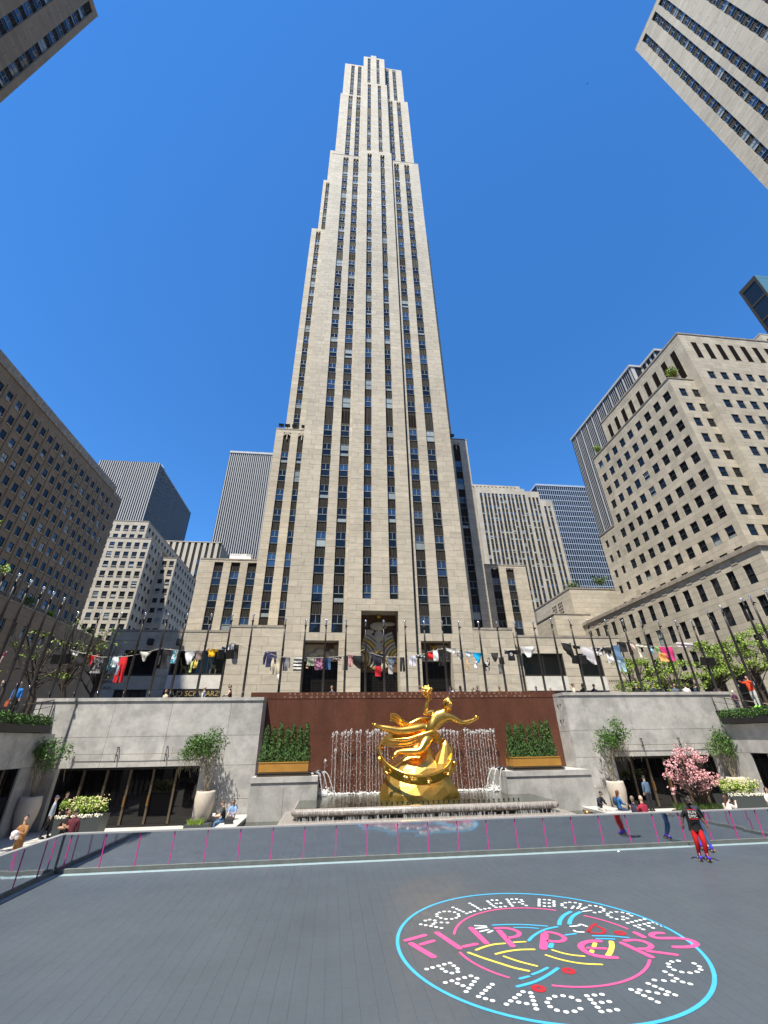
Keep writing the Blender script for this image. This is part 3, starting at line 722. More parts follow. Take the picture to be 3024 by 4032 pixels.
# low limestone block with two grilles of vents
mid = Building('low_building', 'low blank limestone block with two small grids of vents beyond the right shops', 'office building', (62, 100, GZ), 'limestone')
mid.facade(('F', 90.0), 55, 80, 14, 35.3, course=1.1, blen=2.4); mid.facade(('L', 55.0), 90, 112, 14, 35.3, course=1.1, blen=2.4)
mid.facade(('F', 84.0), 46.4, 55.2, 14, 27.4, course=1.1, blen=2.4); mid.facade(('L', 46.4), 84, 100, 14, 27.4, course=1.1, blen=2.4)
mid.wall.box(55.3,80,90.3,112,GZ,35.2,0); mid.wall.box(46.7,55.3,84.3,100,GZ,27.3,0); mid.wall.box(54.9,80.1,89.9,112.1,35.3,35.6,2); mid.wall.box(46.3,54.89,83.9,100.1,27.4,27.6,2)
mid.emit(60, 0, 0)
q = MB()
for c in (94.5, 97.6):
    for a in range(3):
        for b in range(6): fbox(q, ('L', 55.0), c+a*.75, c+a*.75+.45, -.05, .02, 29.2+b*.75, 29.7+b*.75, 0)
q.build('vent', 'louver', mid.t, -mid.o)
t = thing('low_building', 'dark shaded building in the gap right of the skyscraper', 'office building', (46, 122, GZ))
q = MB(); q.box(41,54.9,113,130,GZ,33.5,0); q.box(40.9,55,112.9,130.1,33.5,33.8,1); q.build('wall', ['limestone_brown_shade','coping'], t, -Vector((46,122,GZ)))  # dark stone carries the skyscraper's shadow in its colour
# dark glass tower with a teal edge, and a cream corner, at the right margin
k = 1.0; Yn = 130.0
a = PY(2971,1082,Yn)
t = thing('glass_tower', 'dark glass tower with a pale teal edge at the right margin', 'glass tower', (a.x+12, Yn+12, GZ)); o_ = Vector((a.x+12, Yn+12, GZ))
q = MB(); q.box(a.x+.4,a.x+24,Yn+.3,Yn+11.5,GZ,a.z-.4,1); q.box(a.x,a.x+24.2,Yn,Yn+.3,a.z-3,a.z,0); q.box(a.x,a.x+.4,Yn+.3,Yn+12,a.z-3.5,a.z,2)
q.box(a.x,a.x+.4,Yn+10.6,Yn+12,GZ,a.z-3.5,2); q.box(a.x,a.x+1.2,Yn-.02,Yn+.3,GZ,a.z-3,0); q.box(a.x,a.x+.4,Yn+.3,Yn+1.6,GZ,a.z-3.5,2)
for i in range(14): q.box(a.x+.1,a.x+.4,Yn+1.6,Yn+10.6,a.z-18-14*i,a.z-16.6-14*i,2)
q.build('frame', ['teal_glass','glass_dark','spandrel'], t, -o_)
q = MB(); q.box(a.x+1.2,a.x+24,Yn+.05,Yn+.3,GZ,a.z-3,0); q.build('glass_wall', 'teal_glass', t, -o_)
a = PY(2995,1322,112.0)
t = thing('office_building', 'small cream rooftop block below the dark glass tower', 'office building', (a.x+8, 118, GZ)); o_ = Vector((a.x+8, 118, GZ))
q = MB(); q.box(a.x,a.x+18,112,123,GZ,a.z+1,0); q.box(a.x-.15,a.x+18,111.85,123.1,a.z+1,a.z+1.5,0); q.box(a.x+2,a.x+16,111.93,111.99,a.z-4,a.z-2,1); q.build('wall', ['relief_cream','glass_dark'], t, -o_)
# ------------------------------------------------------------------ sunken plaza
mat('granite', (.41,.40,.385), .6, var=.16, scale=1.4, tint=True, bump=.003, bscale=30, var2=.06, scale2=7, color2=(.33,.325,.315), mixscale=1.1)
mat('granite_wet', (.15,.145,.135), .18, var=.25, scale=2.5, tint=True)
mat('granite_red', (.10,.041,.027), .3, var=.2, scale=1.0, streak=.5, tint=True, spec=.4, var2=.12, scale2=6)
mat('joint_pale', (.22,.14,.11), .8)
mat('joint_grey', (.55,.54,.52), .8)
mat('black_metal', (.012,.012,.013), .45)
mat('door_glass', (.004,.004,.005), .03, spec=.45)
mat('mullion', (.11,.085,.06), .45, metal=.4)
mat('brass', (.35,.2,.07), .35, metal=.8)
mat('rink_tile', (.060,.075,.092), .42, tint=True, var=.07, scale=.6, var2=.05, scale2=14, spec=.4, rvar=.05)
mat('rink_base', (.05,.055,.062), .7)
mat('plaza_stone', (.46,.44,.40), .75, var=.12, scale=1.2, tint=True)
mat('paint_blue', (.045,.34,.60), .5, var=.06); mat('paint_pink', (.60,.075,.23), .5, var=.06); mat('paint_yellow', (.66,.54,.09), .5, var=.06)
mat('paint_white', (.66,.70,.72), .5, var=.05); mat('paint_red', (.33,.014,.025), .5, var=.1); mat('paint_pale', (.19,.26,.295), .5, var=.12, scale=3)
mat('mirror_panel', (.78,.81,.85), .06, metal=1.0, bump=.0025, bscale=1.1, var=.03)
mat('tape_pink', (.55,.03,.27), .5)
mat('rail_white', (.62,.62,.64), .3, metal=.6)
mat('kick_grey', (.11,.12,.115), .6, var=.15)

tag(MB().build('plaza_floor', 'plaza_stone'), kind='structure') if False else None
def panels(parent, fr, ua, ub, z0, z1, nu, nz, matn, th=.09, gap=.008, holes=(), tv=.05, name='stone_panel', us=None, zs=None, off=Vector((0,0,0))):
    us = us or seq(ua, ub, nu+1); zs = zs or seq(z0, z1, nz+1)
    for i in range(len(us)-1):
        for k in range(len(zs)-1):
            a, b, c, d = us[i], us[i+1], zs[k], zs[k+1]
            rs = [(a, b, c, d)]
            for h in holes:
                out = []
                for (p, q_, r_, s_) in rs:
                    if h[0] >= q_ or h[1] <= p or h[2] >= s_ or h[3] <= r_: out.append((p, q_, r_, s_)); continue
                    if h[0] > p: out.append((p, h[0], r_, s_))
                    if h[1] < q_: out.append((h[1], q_, r_, s_))
                    if h[3] < s_: out.append((max(p, h[0]), min(q_, h[1]), h[3], s_))
                    if h[2] > r_: out.append((max(p, h[0]), min(q_, h[1]), r_, h[2]))
                rs = out
            for (p, q_, r_, s_) in rs:
                if q_-p < .05 or s_-r_ < .05: continue
                mb = MB(); fbox(mb, fr, p+gap, q_-gap, -th, jit(-.002,.002), r_+gap, s_-gap, 0, 1+rnd.gauss(0, tv))
                mb.build(name, matn, parent, off)
pf = MB(); pf.box(-16.7,26.7,-9,31.4,-.6,-.06,0,.5)
po = tag(pf.build('plaza_floor', 'joint_grey'), kind='structure')
mbs = MB(); n = 0
for i in range(36):
    for j in range(28):
        x0 = -16.6+1.2*i; y0 = -8.9+1.4*j
        if -9.6 < x0 < 19 and y0 < 19.5: continue
        if n < 300 and inframe((x0+.6, y0+.7, 0), 1.05) and y0 < 31:
            q = MB(); q.box(x0+.005, x0+1.195, y0+.005, y0+1.395, -.06, jit(-.021,-.019), 0, 1+rnd.gauss(0,.05)); q.build('paving_slab', 'plaza_stone', po); n += 1
        else: mbs.box(x0+.005, x0+1.195, y0+.005, y0+1.395, -.06, -.02, 0, 1+rnd.gauss(0,.05), 'b')
tag(mbs.build('paving_slab', 'plaza_stone', po), kind='stuff')
# rink floor of interlocking sport tiles
RX0, RX1, RY0, RY1 = -9.72, 19.6, .6, 20.35
q = MB(); q.box(RX0-.1,RX1+.1,RY0-.1,RY1+.15,-.05,-.012,0); ro = tag(q.build('rink_floor', 'rink_base'), kind='structure')
TS = .305; cells = []
for i in range(int((RX1-RX0)/TS)+1):
    for j in range(int((RY1-RY0)/TS)+1):
        cells.append((RX0+i*TS, RY0+j*TS))
def vis(c): return inframe((c[0]+.15, c[1]+.15, 0), 1.02)
cells.sort(key=lambda c: (not vis(c), (c[0])**2+c[1]**2))
tm = []
for k in range(6):
    q = MB(); q.box(.0014,TS-.0014,.0004,TS-.0004,-.012,0,0,.995+.002*k,'b'); tm.append(q.mesh('rink_tile', 'rink_tile'))
for c in cells[:300]: link('rink_tile', tm[rnd.randrange(6)], ro, (c[0], c[1], 0))
q = MB()
for c in cells[300:]: q.box(c[0]+.0014, c[0]+TS-.0014, c[1]+.0004, c[1]+TS-.0004, -.012, 0, 0, .995+.002*rnd.randrange(6), 'b')
tag(q.build('rink_tile', 'rink_tile', ro), kind='stuff')
q = MB(); plane(q, RX0+.02, RX1, RY1-.42, RY1-.12, .004); plane(q, RX0+.02, RX0+.3, RY0, RY1-.42, .004)
tag(q.build('rink_border_line', 'paint_pale'), kind='structure')
# --- barrier of mirrored panels
def barrier(label, p0, p1, pitch, start, tapecol='tape_pink', tapes=True):
    p0, p1 = Vector(p0), Vector(p1); L = (p1-p0).length; d = (p1-p0)/L
    rot = math.atan2(d.y, d.x)
    t = thing('rink_barrier', label, 'barrier', p0, rot, 'mirrored barriers round the rink'); H_ = 1.14
    q = MB(); q.box(0,L,-.05,.09,0,.13,0); q.build('kick_plate', 'kick_grey', t)
    q = MB(); q.box(-.06,L+.06,-.055,.10,H_-.02,H_+.025,0); q.build('top_rail', 'rail_white', t)
    u = start
    us = [0]
    while u < L-.1:
        if u > .1: us.append(u)
        u += pitch
    us.append(L)
    q = MB(); q.box(-.06,.02,-.05,.09,.13,H_-.02,0); q.build('corner_post', 'kick_grey', t)
    for a, b in zip(us[:-1], us[1:]):
        q = MB(); e = jit(-.004,.004); f_ = jit(-.004,.004)
        q.grid([[(a+.004, e, .13), (b-.004, -e, .13)], [(a+.004, f_, H_-.02), (b-.004, -f_, H_-.02)]], 0, 1, False, False)
        q.box(a+.004,b-.004,.012,.04,.13,H_-.02,1)
        q.build('mirror_panel', ['mirror_panel','kick_grey'], t)
    for b in us[1:-1]:
        if tapes:
            q = MB(); q.box(b-.016,b+.016,-.014,-.006,.135,H_-.025,0); q.build('tape_strip', tapecol, t)
    return t
BY = 20.28
barrier('long mirrored rink barrier with pink tape strips in front of the fountain', (-9.72,BY+.02,0), (19.6,BY,0), 1.217, .26)
barrier('mirrored rink barrier running toward the viewer at the left', (-9.72,.6,0), (-9.72,BY-.06,0), 1.217, .4)
barrier('mirrored rink barrier at the right end of the rink', (19.6,BY-.06,0), (19.6,.6,0), 1.217, .4)
# --- round emblem painted on the tiles
def Z1(x, y): p = PZ(1550+.4219*x, 3500+.4219*y, 0); return (p.x, p.y)
def Z2(x, y): p = PZ(2150+.4219*x, 3500+.4219*y, 0); return (p.x, p.y)
def Z3(x, y): p = PZ(1620+.4219*x, 3740+.4219*y, 0); return (p.x, p.y)
def Z4(x, y): p = PZ(2100+.4521*x, 3740+.4521*y, 0); return (p.x, p.y)
EC = (4.86, 12.4); ER = 3.24
em = thing('floor_emblem', 'round roller rink emblem painted on the grey floor in pink, blue, yellow and white', 'floor marking', (EC[0], EC[1], 0)); eo = Vector((EC[0], EC[1], 0))
def smooth(P, k=6):
    if len(P) < 3: return P
    out = []
    for i in range(len(P)-1):
        a = P[max(i-1,0)]; b = P[i]; c = P[i+1]; d = P[min(i+2,len(P)-1)]
        for j in range(k):
            t = j/k
            out.append(tuple(.5*((2*b[n])+(-a[n]+c[n])*t+(2*a[n]-5*b[n]+4*c[n]-d[n])*t*t+(-a[n]+3*b[n]-3*c[n]+d[n])*t**3) for n in (0,1)))
    return out+[P[-1]]
def stroke(P, wd, m, name='stroke', z=.005, smoothit=True):
    if smoothit: P = smooth(P)
    P = [Vector((p[0], p[1], 0)) for p in P]; h = wd*.43; L_, R_ = [], []
    for i, p in enumerate(P):
        d = (P[min(i+1,len(P)-1)]-P[max(i-1,0)]).normalized(); n = Vector((-d.y, d.x, 0))
        L_.append(p+n*h); R_.append(p-n*h)
    d0 = (P[0]-P[1]).normalized(); d1 = (P[-1]-P[-2]).normalized()
    def capp(c, d): 
        n = Vector((-d.y, d.x, 0)); return [c+n*h*math.cos(a)+d*h*math.sin(a) for a in (R(30),R(60),R(90),R(120),R(150))]
    mb = MB()
    mb.grid([[(a.x,a.y,z),(b.x,b.y,z)] for a, b in zip(R_, L_)][::1], 0, 1, False, False)
    c0 = capp(P[0], d0); c1 = capp(P[-1], d1)
    mb.face([(p.x,p.y,z) for p in [R_[0]]+c0+[L_[0]]][::1], 0); mb.face([(p.x,p.y,z) for p in [L_[-1]]+c1+[R_[-1]]], 0)
    mb.build(name, m, em, -eo)
def arcp(r0, a0, a1, r1=None, n=24, c=EC):
    r1 = r1 or r0
    return [(c[0]+(r0+(r1-r0)*i/n)*math.cos(R(a0+(a1-a0)*i/n)), c[1]+(r0+(r1-r0)*i/n)*math.sin(R(a0+(a1-a0)*i/n))) for i in range(n+1)]
mb = MB(); n = 96
mb.grid([[(EC[0]+r_*math.cos(2*math.pi*k/n), EC[1]+r_*math.sin(2*math.pi*k/n), .005) for k in range(n)] for r_ in (ER+.038, ER-.038)], 0, 1, True, False)
mb.build('outer_ring', 'paint_blue', em, -eo)
for a in ((1.94,161.5,55,2.07),(2.12,35,7,2.31),(2.16,-35.5,-108.3,2.01),(1.99,-170.3,-131.5,2.01)): stroke(arcp(*a), .07, 'paint_pink', 'ring_arc', smoothit=False)
DOTS = {Z1: (((253,333),(296,298),(336,289),(384,296),(390,316),(370,331),(300,341),(349,349),(396,358),(446,367),(446,316),(502,317)),
 ((404,238),(426,222),(471,213),(521,213),(569,220),(603,237),(609,256),(585,272),(542,282),(488,283),(440,273),(406,258)),
 ((554,175),(588,189),(617,202),(649,215),(683,231),(716,219),(753,210)), ((711,137),(737,152),(761,165),(785,181),(812,196),(852,188),(893,183)),
 ((877,116),(892,129),(910,145),(931,160),(956,175),(919,107),(964,107),(959,138),(1000,135),(998,170),(1042,166)),
 ((1058,99),(1072,114),(1080,130),(1094,145),(1108,161),(1103,98),(1147,97),(1191,104),(1204,119),(1173,127),(1126,129),(1204,142),(1238,157)),
 ((1359,99),(1358,115),(1358,130),(1358,145),(1358,160),(1407,102),(1454,105),(1496,116),(1495,131),(1498,146),(1497,162),(1407,133),(1451,135),(1407,163),(1454,166))),
 Z2: (((150,143),(180,131),(222,127),(273,131),(320,143),(150,158),(180,176)), ((410,157),(465,162),(513,173),(540,190),(537,207),(503,218),(453,223)),
 ((607,221),(577,233),(577,250),(609,268),(660,283),(720,288),(760,277),(718,262),(657,216),(714,222),(766,234),(798,252)), ((763,320),(802,311),(842,301),(880,293),(920,285)),
 ((830,346),(868,363),(908,380),(873,338),(919,330),(960,321),(1003,315),(958,348),(998,366),(1045,331),(1085,349))),
 Z3: (((143,183),(198,168),(254,153),(307,138),(360,126),(395,151),(429,177),(433,207),(377,220),(321,205),(286,180)),
 ((316,308),(378,292),(437,276),(497,262),(556,246),(611,268),(586,299),(562,329),(536,361),(511,393),(429,316),(482,338)),
 ((755,325),(723,353),(692,381),(660,410),(627,439),(692,459),(757,477)), ((887,511),(927,480),(966,450),(1005,422),(1042,394),(1113,405),(1126,441),(1139,478),(1153,516),(1166,555),(1001,492),(1076,505))),
 Z4: (((394,444),(333,416),(259,403),(187,408),(137,428),(122,461),(147,498),(206,529),(286,544),(360,539),(411,516)),
 ((467,403),(497,435),(528,468),(560,503),(593,541),(533,397),(599,391),(596,461),(662,454),(663,533),(731,525)),
 ((853,349),(909,376),(966,402),(1024,429),(1084,458),(926,352),(1003,366),(1081,380),(1159,394),(1236,396),(1175,369),(1117,345),(1058,320),(1002,296)),
 ((1055,266),(1138,271),(1220,275),(1248,253),(1301,283),(1368,300),(1198,222),(1147,193)), ((1401,121),(1446,147),(1458,174),(1427,194),(1366,203),(1293,196),(1226,177),(1184,151),(1176,124),(1207,105),(1264,98)))}
q = MB(); q.face([(.047*math.cos(2*math.pi*k/12), .047*math.sin(2*math.pi*k/12), .005) for k in range(12)]); dotm = q.mesh('dot', 'paint_white')
for f_, letters in DOTS.items():
    for L_ in letters:
        lt = link('dot_letter', None, em, (0,0,0))
        for p in L_: x, y = f_(*p); link('dot', dotm, lt, (x-EC[0], y-EC[1], 0))
PK = ((Z1,.15,((115,483),(290,434))),(Z1,.14,((258,520),(370,487))),(Z1,.17,((165,515),(370,635))),(Z1,.16,((405,412),(615,555))),(Z1,.14,((660,540),(770,517))),(Z1,.16,((722,368),(865,508))),
 (Z1,.16,((985,395),(1110,535))),(Z1,.13,((955,370),(1040,368),(1110,380),(1165,405),(1170,430),(1140,448),(1080,458))),(Z1,.2,((1410,425),(1398,555))),(Z1,.13,((1420,405),(1490,412),(1560,435),(1595,462),(1580,485),(1530,495),(1450,488))),
 (Z2,.16,((500,490),(420,490),(350,508),(325,540),(360,580),(430,615),(520,635),(650,643))),(Z2,.12,((395,553),(560,560))),(Z2,.15,((710,508),(985,638))),(Z2,.14,((740,485),(820,480),(900,490),(970,520),(980,545),(945,562),(880,562))),
 (Z2,.13,((955,583),(1215,617))),(Z2,.16,((835,412),(910,450))),(Z2,.15,((1085,415),(1020,415),(985,430),(1000,450),(1060,462),(1160,462),(1270,465),(1360,485),(1405,515),(1380,535),(1310,545),(1200,545))))
for f_, wd, P in PK: stroke([f_(*p) for p in P], wd, 'paint_pink', 'letter_stroke', .0055)
BL = ((Z1,.07,((925,340),(1050,335),(1200,335),(1330,342),(1430,350))),(Z1,.06,((1125,362),(1240,363),(1350,371))),(Z1,.09,((1262,485),(1300,445),(1370,400),(1440,373),(1525,356))),(Z1,.12,((1546,335),(1555,295),(1590,250),(1650,215))),
 (Z2,.12,((220,328),(228,290),(260,250),(318,218))),(Z2,.08,((185,432),(275,420))),(Z2,.07,((440,440),(600,443),(768,457))),(Z2,.07,((475,467),(635,470))),(Z1,.13,((1475,515),(1465,545))),
 (Z3,.08,((1015,272),(1095,250))),(Z3,.08,((1130,232),(1200,205),(1270,170))),(Z3,.09,((990,345),(1150,300),(1270,240),(1365,175))))
for f_, wd, P in BL: stroke([f_(*p) for p in P], wd, 'paint_blue', 'figure_stroke')
YL = ((Z1,.08,((772,572),(850,542),(940,520),(1035,511))),(Z1,.07,((1125,500),(1228,495))),(Z1,.08,((955,610),(1060,585),(1180,570),(1310,567))),(Z1,.08,((700,597),(830,645),(1000,700),(1130,740),(1258,768))),(Z1,.07,((1030,632),(1170,680),(1335,722))),
 (Z2,.07,((60,572),(150,600),(250,620),(355,630))),(Z2,.07,((0,620),(150,665),(330,698),(520,708))),(Z2,.11,((458,510),(447,540))),(Z2,.11,((430,578),(425,595))),(Z2,.13,((610,495),(615,540),(600,590),(580,620))))
for f_, wd, P in YL: stroke([f_(*p) for p in P], wd, 'paint_yellow', 'figure_stroke')
for f_, wd, P, mm in ((Z2,.09,((470,325),(430,350),(390,400)),'paint_red'),(Z2,.1,((480,352),(530,375),(545,400),(520,415),(460,418),(410,405)),'paint_red'),(Z2,.07,((228,352),(300,345),(325,333),(380,352)),'paint_white'),(Z2,.07,((262,390),(285,402),(350,405)),'paint_white'),
 (Z1,.07,((762,345),(860,350)),'paint_white'),(Z1,.07,((770,372),(865,362)),'paint_white'),(Z1,.07,((810,400),(885,382)),'paint_white'),(Z1,.07,((885,410),(920,392)),'paint_white'),
 (Z2,.07,((240,185),(258,163)),'paint_white'),(Z2,.07,((292,185),(320,160)),'paint_white'),(Z2,.07,((330,192),(380,172)),'paint_white'),(Z2,.06,((345,212),(425,203)),'paint_white')):
    stroke([f_(*p) for p in P], wd, mm, 'figure_stroke')
for f_, p in ((Z2,(692,413)),(Z2,(212,767)),(Z3,(1187,363))):
    c = f_(*p); mb = MB(); mb.grid([[(c[0]+r_*math.cos(2*math.pi*k/20), c[1]+r_*math.sin(2*math.pi*k/20), .005) for k in range(20)] for r_ in (.135,.035)], 0, 1, True, False); mb.build('wheel_disc', 'paint_red', em, -eo)

# --- granite retaining walls
CX = 4.95
def retaining(label, x0, x1, topz, door, us, side):
    t = thing('retaining_wall', label, 'wall', ((x0+x1)/2, 29.9, 0), 0, 'granite retaining walls of the sunken plaza'); o = Vector(((x0+x1)/2, 29.9, 0))
    zd = door[2]
    panels(t, ('F', 29.5), x0, x1, 0, topz-.2, 0, 0, 'granite', holes=[(door[0], door[1], -1, zd)], us=us, zs=[-.05, 1.2, 2.86, 4.42, topz-.2], off=-o)
    q = MB(); q.box(x0-.03,x1+.03,29.44,30.2,topz-.19,topz,0,1.05); q.build('coping', 'granite', t, -o)
    q = MB(); q.box(x0+.02,x1-.02,29.6,30.15,zd+.01,topz-.2,0); q.box(x0+.02,door[0],29.6,30.15,-.05,zd,0); q.box(door[1],x1-.02,29.6,30.15,-.05,zd,0); q.build('core', 'joint_grey', t, -o)
    return t, o
tL, oL = retaining('pale grey granite wall left of the fountain with thin wires above its doors', -17.9, -4.5, 6.55, (-15.6, -7.7, 2.86), [-17.9,-15.6,-13.35,-10.0,-6.45,-4.5], -1)
tR, oR = retaining('pale grey granite wall right of the fountain with four small square openings', 15.7, 28.4, 6.75, (18.35, 25.7, 2.86), [15.7,17.05,20.2,23.6,26.8,28.4], 1)
panels(tL, ('R', -4.5), 29.6, 31.0, 0, 6.35, 1, 3, 'granite', off=-oL); panels(tR, ('L', 15.7), 29.6, 31.0, 0, 6.55, 1, 3, 'granite', off=-oR, holes=[(30.05,30.25,5.7,6.05),(30.5,30.7,5.7,6.05),(30.05,30.25,4.75,5.1),(30.5,30.7,4.75,5.1)])
q = MB(); q.box(15.795,15.9,29.6,31,0,6.5,0); q.build('opening_back', 'black_metal', tR, -oR)
q = MB(); q.box(-4.6,-4.49,29.5,31.0,6.36,6.55,0); q.build('coping', 'granite', tL, -oL)
q = MB(); q.box(15.69,15.8,30.2,31.0,6.56,6.75,0); q.build('coping', 'granite', tR, -oR)
# shallow angled pilaster on the inner corner of each wall
# wires on stand-offs
def wires(t, o, xa, xb, posts):
    for z in (3.55, 3.15):
        q = MB(); q.tube([(xa,29.36,z),((xa+xb)/2,29.36,z-.03),(xb,29.36,z)], .012, 5, 0); q.build('wire', 'mullion', t, -o)
        for x in posts:
            q = MB(); q.tube([(x,29.5,z+.32),(x,29.3,z+.32)], .03, 6); q.tube([(x,29.34,z+.32),(x-.0,29.34,z-.05)], .018, 6); q.build('wire_post', 'black_metal', t, -o)
wires(tL, oL, -14.9, -7.6, (-12.5, -9.75)); wires(tR, oR, 18.3, 26.0, (20.5, 23.2))
def doors(label, x0, x1, zt, n, y=29.95):
    t = thing('glass_door', label, 'glass doors', ((x0+x1)/2, y, 0)); o = Vector(((x0+x1)/2, y, 0))
    q = MB(); q.box(x0+.01,x1-.01,y-.06,y+.1,zt-.14,zt-.01,0); q.box(x0+.01,x1-.01,y-.06,y+.1,-.02,.1,0); q.box(x0+.01,x0+.09,y-.06,y+.1,.1,zt-.14,0); q.box(x1-.09,x1-.01,y-.06,y+.1,.1,zt-.14,0); q.build('frame', 'black_metal', t, -o)
    for i in range(n):
        a = x0+.09+(x1-x0-.18)*i/n; b = x0+.09+(x1-x0-.18)*(i+1)/n; e = jit(-.006,.006)
        q = MB(); q.face([(a+.01,y+.02+e,.1),(b-.01,y+.02-e,.1),(b-.01,y+.02-e,zt-.14),(a+.01,y+.02+e,zt-.14)], 0); q.build('pane', 'door_glass', t, -o)
        if i:
            q = MB(); q.box(a-.055,a+.055,y-.1,y+.03,.1,zt-.14,0); mo = q.build('mullion', 'mullion', t, -o)
            if i % 2 == 0 or i == 3:
                q = MB(); q.box(a-.05,a+.05,y-.16,y-.1,.95,1.45,0); q.build('handle', 'brass', mo)
    q = MB(); q.box(x0,x1,y+.12,y+.2,-.02,zt,0); q.build('backing', 'black_metal', t, -o)
doors('row of black glass doors under the left granite wall', -15.6, -7.7, 2.86, 6)
doors('row of black glass doors under the right granite wall behind the pink magnolia', 18.35, 25.7, 2.86, 6)
# side walls with hedge troughs (facing each other across the plaza) and the wall behind the viewer
for sx, lab in ((-1, 'shaded side wall under the left hedge'), (1, 'side wall under the right hedge')):
    X = CX+sx*21.15; fr = ('R', X) if sx < 0 else ('L', X)
    t = thing('retaining_wall', 'granite '+lab+' with dark glass doors', 'wall', (X, 15, 0), 0, 'granite retaining walls of the sunken plaza'); o = Vector((X, 15, 0))
    dd = [(20.2, 27.3), (10.5, 17.6), (.8, 7.9)]
    panels(t, fr, -9, 29.4, -.05, 4.62, 12, 2, 'granite', holes=[(a, b, -1, 3.0) for a, b in dd], zs=[-.05, 3.0, 4.62], off=-o)
    q = MB(); fbox(q, fr, -9, 29.4, -.5, -.12, -.05, 4.6, 0); q.build('core', 'black_metal', t, -o)
    for a, b in dd:
        for i in range(6):
            p = a+(b-a)*i/6; r_ = a+(b-a)*(i+1)/6
            q = MB(); fbox(q, fr, p+.05, r_-.05, -.11, -.08, 0, 2.98, 0); q.build('pane', 'door_glass', t, -o)
            q = MB(); fbox(q, fr, p-.05, p+.05, -.1, .0, 0, 2.98, 0); q.build('mullion', 'mullion', t, -o)
    tr = thing('hedge_trough', 'long dark planter trough on the %s side wall' % ('left' if sx < 0 else 'right'), 'planter', (X, 12, 4.6)); o = Vector((X, 12, 4.6))
    q = MB(); fbox(q, fr, -8, 28.3, -.52, .25, 4.66, 5.02, 0); q.build('trough', 'black_metal', tr, -o)
t = thing('retaining_wall', 'granite wall on the viewer side of the sunken plaza', 'wall', (CX, -9, 0), 0, 'granite retaining walls of the sunken plaza')
q = MB(); q.box(-16.2-CX,26.1-CX,-.5,0,-.05,6.6,0); q.build('stone_panel', 'granite', t)
for x0, w_ in ((-30, 26), (14, 26)):
    t = thing('office_building', 'low limestone block behind the viewer, %s of the garden walk' % ('left' if x0 < 0 else 'right'), 'office building', (x0+w_/2, -38, GZ))
    q = MB(); q.box(-w_/2,w_/2,-12,0,0,24,0)
    for i in range(7):
        for k in range(5): q.box(-w_/2+1.8+i*3.3,-w_/2+3.2+i*3.3,0,.03,5+k*3.7,7.2+k*3.7,1)
    q.build('wall', ['limestone','glass_dark'], t)
# --- red granite back wall with inscription
t = thing('fountain_wall', 'polished red granite wall with a two-line inscription behind the gilded statue', 'wall', (CX, 31.25, 0)); o = Vector((CX, 31.25, 0))
us = [-5.6,-3.9,-2.2,-.05,2.2,4.95,7.7,9.9,12.0,13.6,15.95]
panels(t, ('F', 31.0), 0, 0, 0, 0, 0, 0, 'granite_red', us=us, zs=[0,2.4,4.5,6.55], tv=.03, off=-o, gap=.0035)
panels(t, ('F', 30.985), 0, 0, 0, 0, 0, 0, 'granite_red', us=[-5.6,-3.9,.1,2.2,4.95,9.9,13.6,15.95], zs=[6.56,6.98], tv=.05, off=-o, gap=.008)
q = MB(); q.box(-5.6,15.95,31.1,31.5,0,6.97,0); q.build('core', 'joint_pale', t, -o)
mat('inscription', (.42,.30,.22), .5)
for tx, z, x, wd in (('PROMETHEUS TEACHER IN EVERY ART BROUGHT THE FIRE', 6.795, 5.15, 16.4), ('THAT HATH PROVED TO MORTALS A MEANS TO MIGHTY ENDS', 6.60, 5.3, 17.4)):
    mb = text_mb(tx, .175, .004, 1.0); w0 = max(p[0] for p in mb.v)-min(p[0] for p in mb.v)
    mb = text_mb(tx, .175, .004, 1+ (wd-w0)/len(tx)/.115)
    w1 = max(p[0] for p in mb.v)-min(p[0] for p in mb.v)
    [setattr(w_.build('inscription', 'inscription', t, Vector((x,30.978,z))-o, (R(90),0,0)), 'scale', (wd/w1, 1, 1)) for w_ in split_words(mb, .30)]
# ------------------------------------------------------------------ fountain
mat('pool_water', (.022,.03,.016), .06, spec=.6, bump=.012, bscale=5, var=.3, scale=1.5)
mat('water_white', (.80,.82,.84), .12, alpha=.5, spec=.8)
mat('foam', (.85,.86,.87), .5)
mat('basin_stone', (.25,.225,.205), .24, var=.3, scale=9, streak=.3, bump=.012, bscale=18, spec=.6)
mat('gilt', (.95,.54,.115), .26, metal=1.0, var=.08, scale=3, bump=.004, bscale=9)
mat('gilt_rock', (.78,.49,.12), .40, metal=1.0, var=.16, scale=2.2, bump=.006, bscale=26, tint=True)
ft = thing('fountain', 'stepped fountain basin with a row of falling jets against the red wall', 'fountain', (CX, 26, 0)); fo = Vector((CX, 26, 0))
def rslab(x0, x1, y0, y1, z0, z1, r_, name):
    q = MB(); rows = []
    for i in range(7):
        a = math.pi*i/6; k = math.cos(a); dy = r_*math.sin(a); zz = (z0+z1)/2 - (z1-z0)/2*math.cos(a)
        rows.append((dy, zz))
    P = [[(x0-d*.8, y1, z), (x0-d*.8, y0+.1-d*.0, z), (x0+.15-d*.3, y0-d+.0, z), (x1-.15+d*.3, y0-d, z), (x1+d*.8, y0+.1, z), (x1+d*.8, y1, z)] for d, z in rows]
    q.grid(P, 0, 1, False, True); q.face(P[-1], 0); q.face(P[0][::-1], 0)
    return q.build(name, 'basin_stone', ft, -fo)
rslab(-1.7, 11.6, 24.7, 31.0, .84, 1.16, .2, 'basin_slab')
rslab(-2.3, 12.2, 24.15, 31.0, .38, .69, .22, 'lower_slab')
q = MB(); q.box(-1.5,11.4,25.0,30.98,0,.86,0); q.build('basin_core', 'granite_wet', ft, -fo)
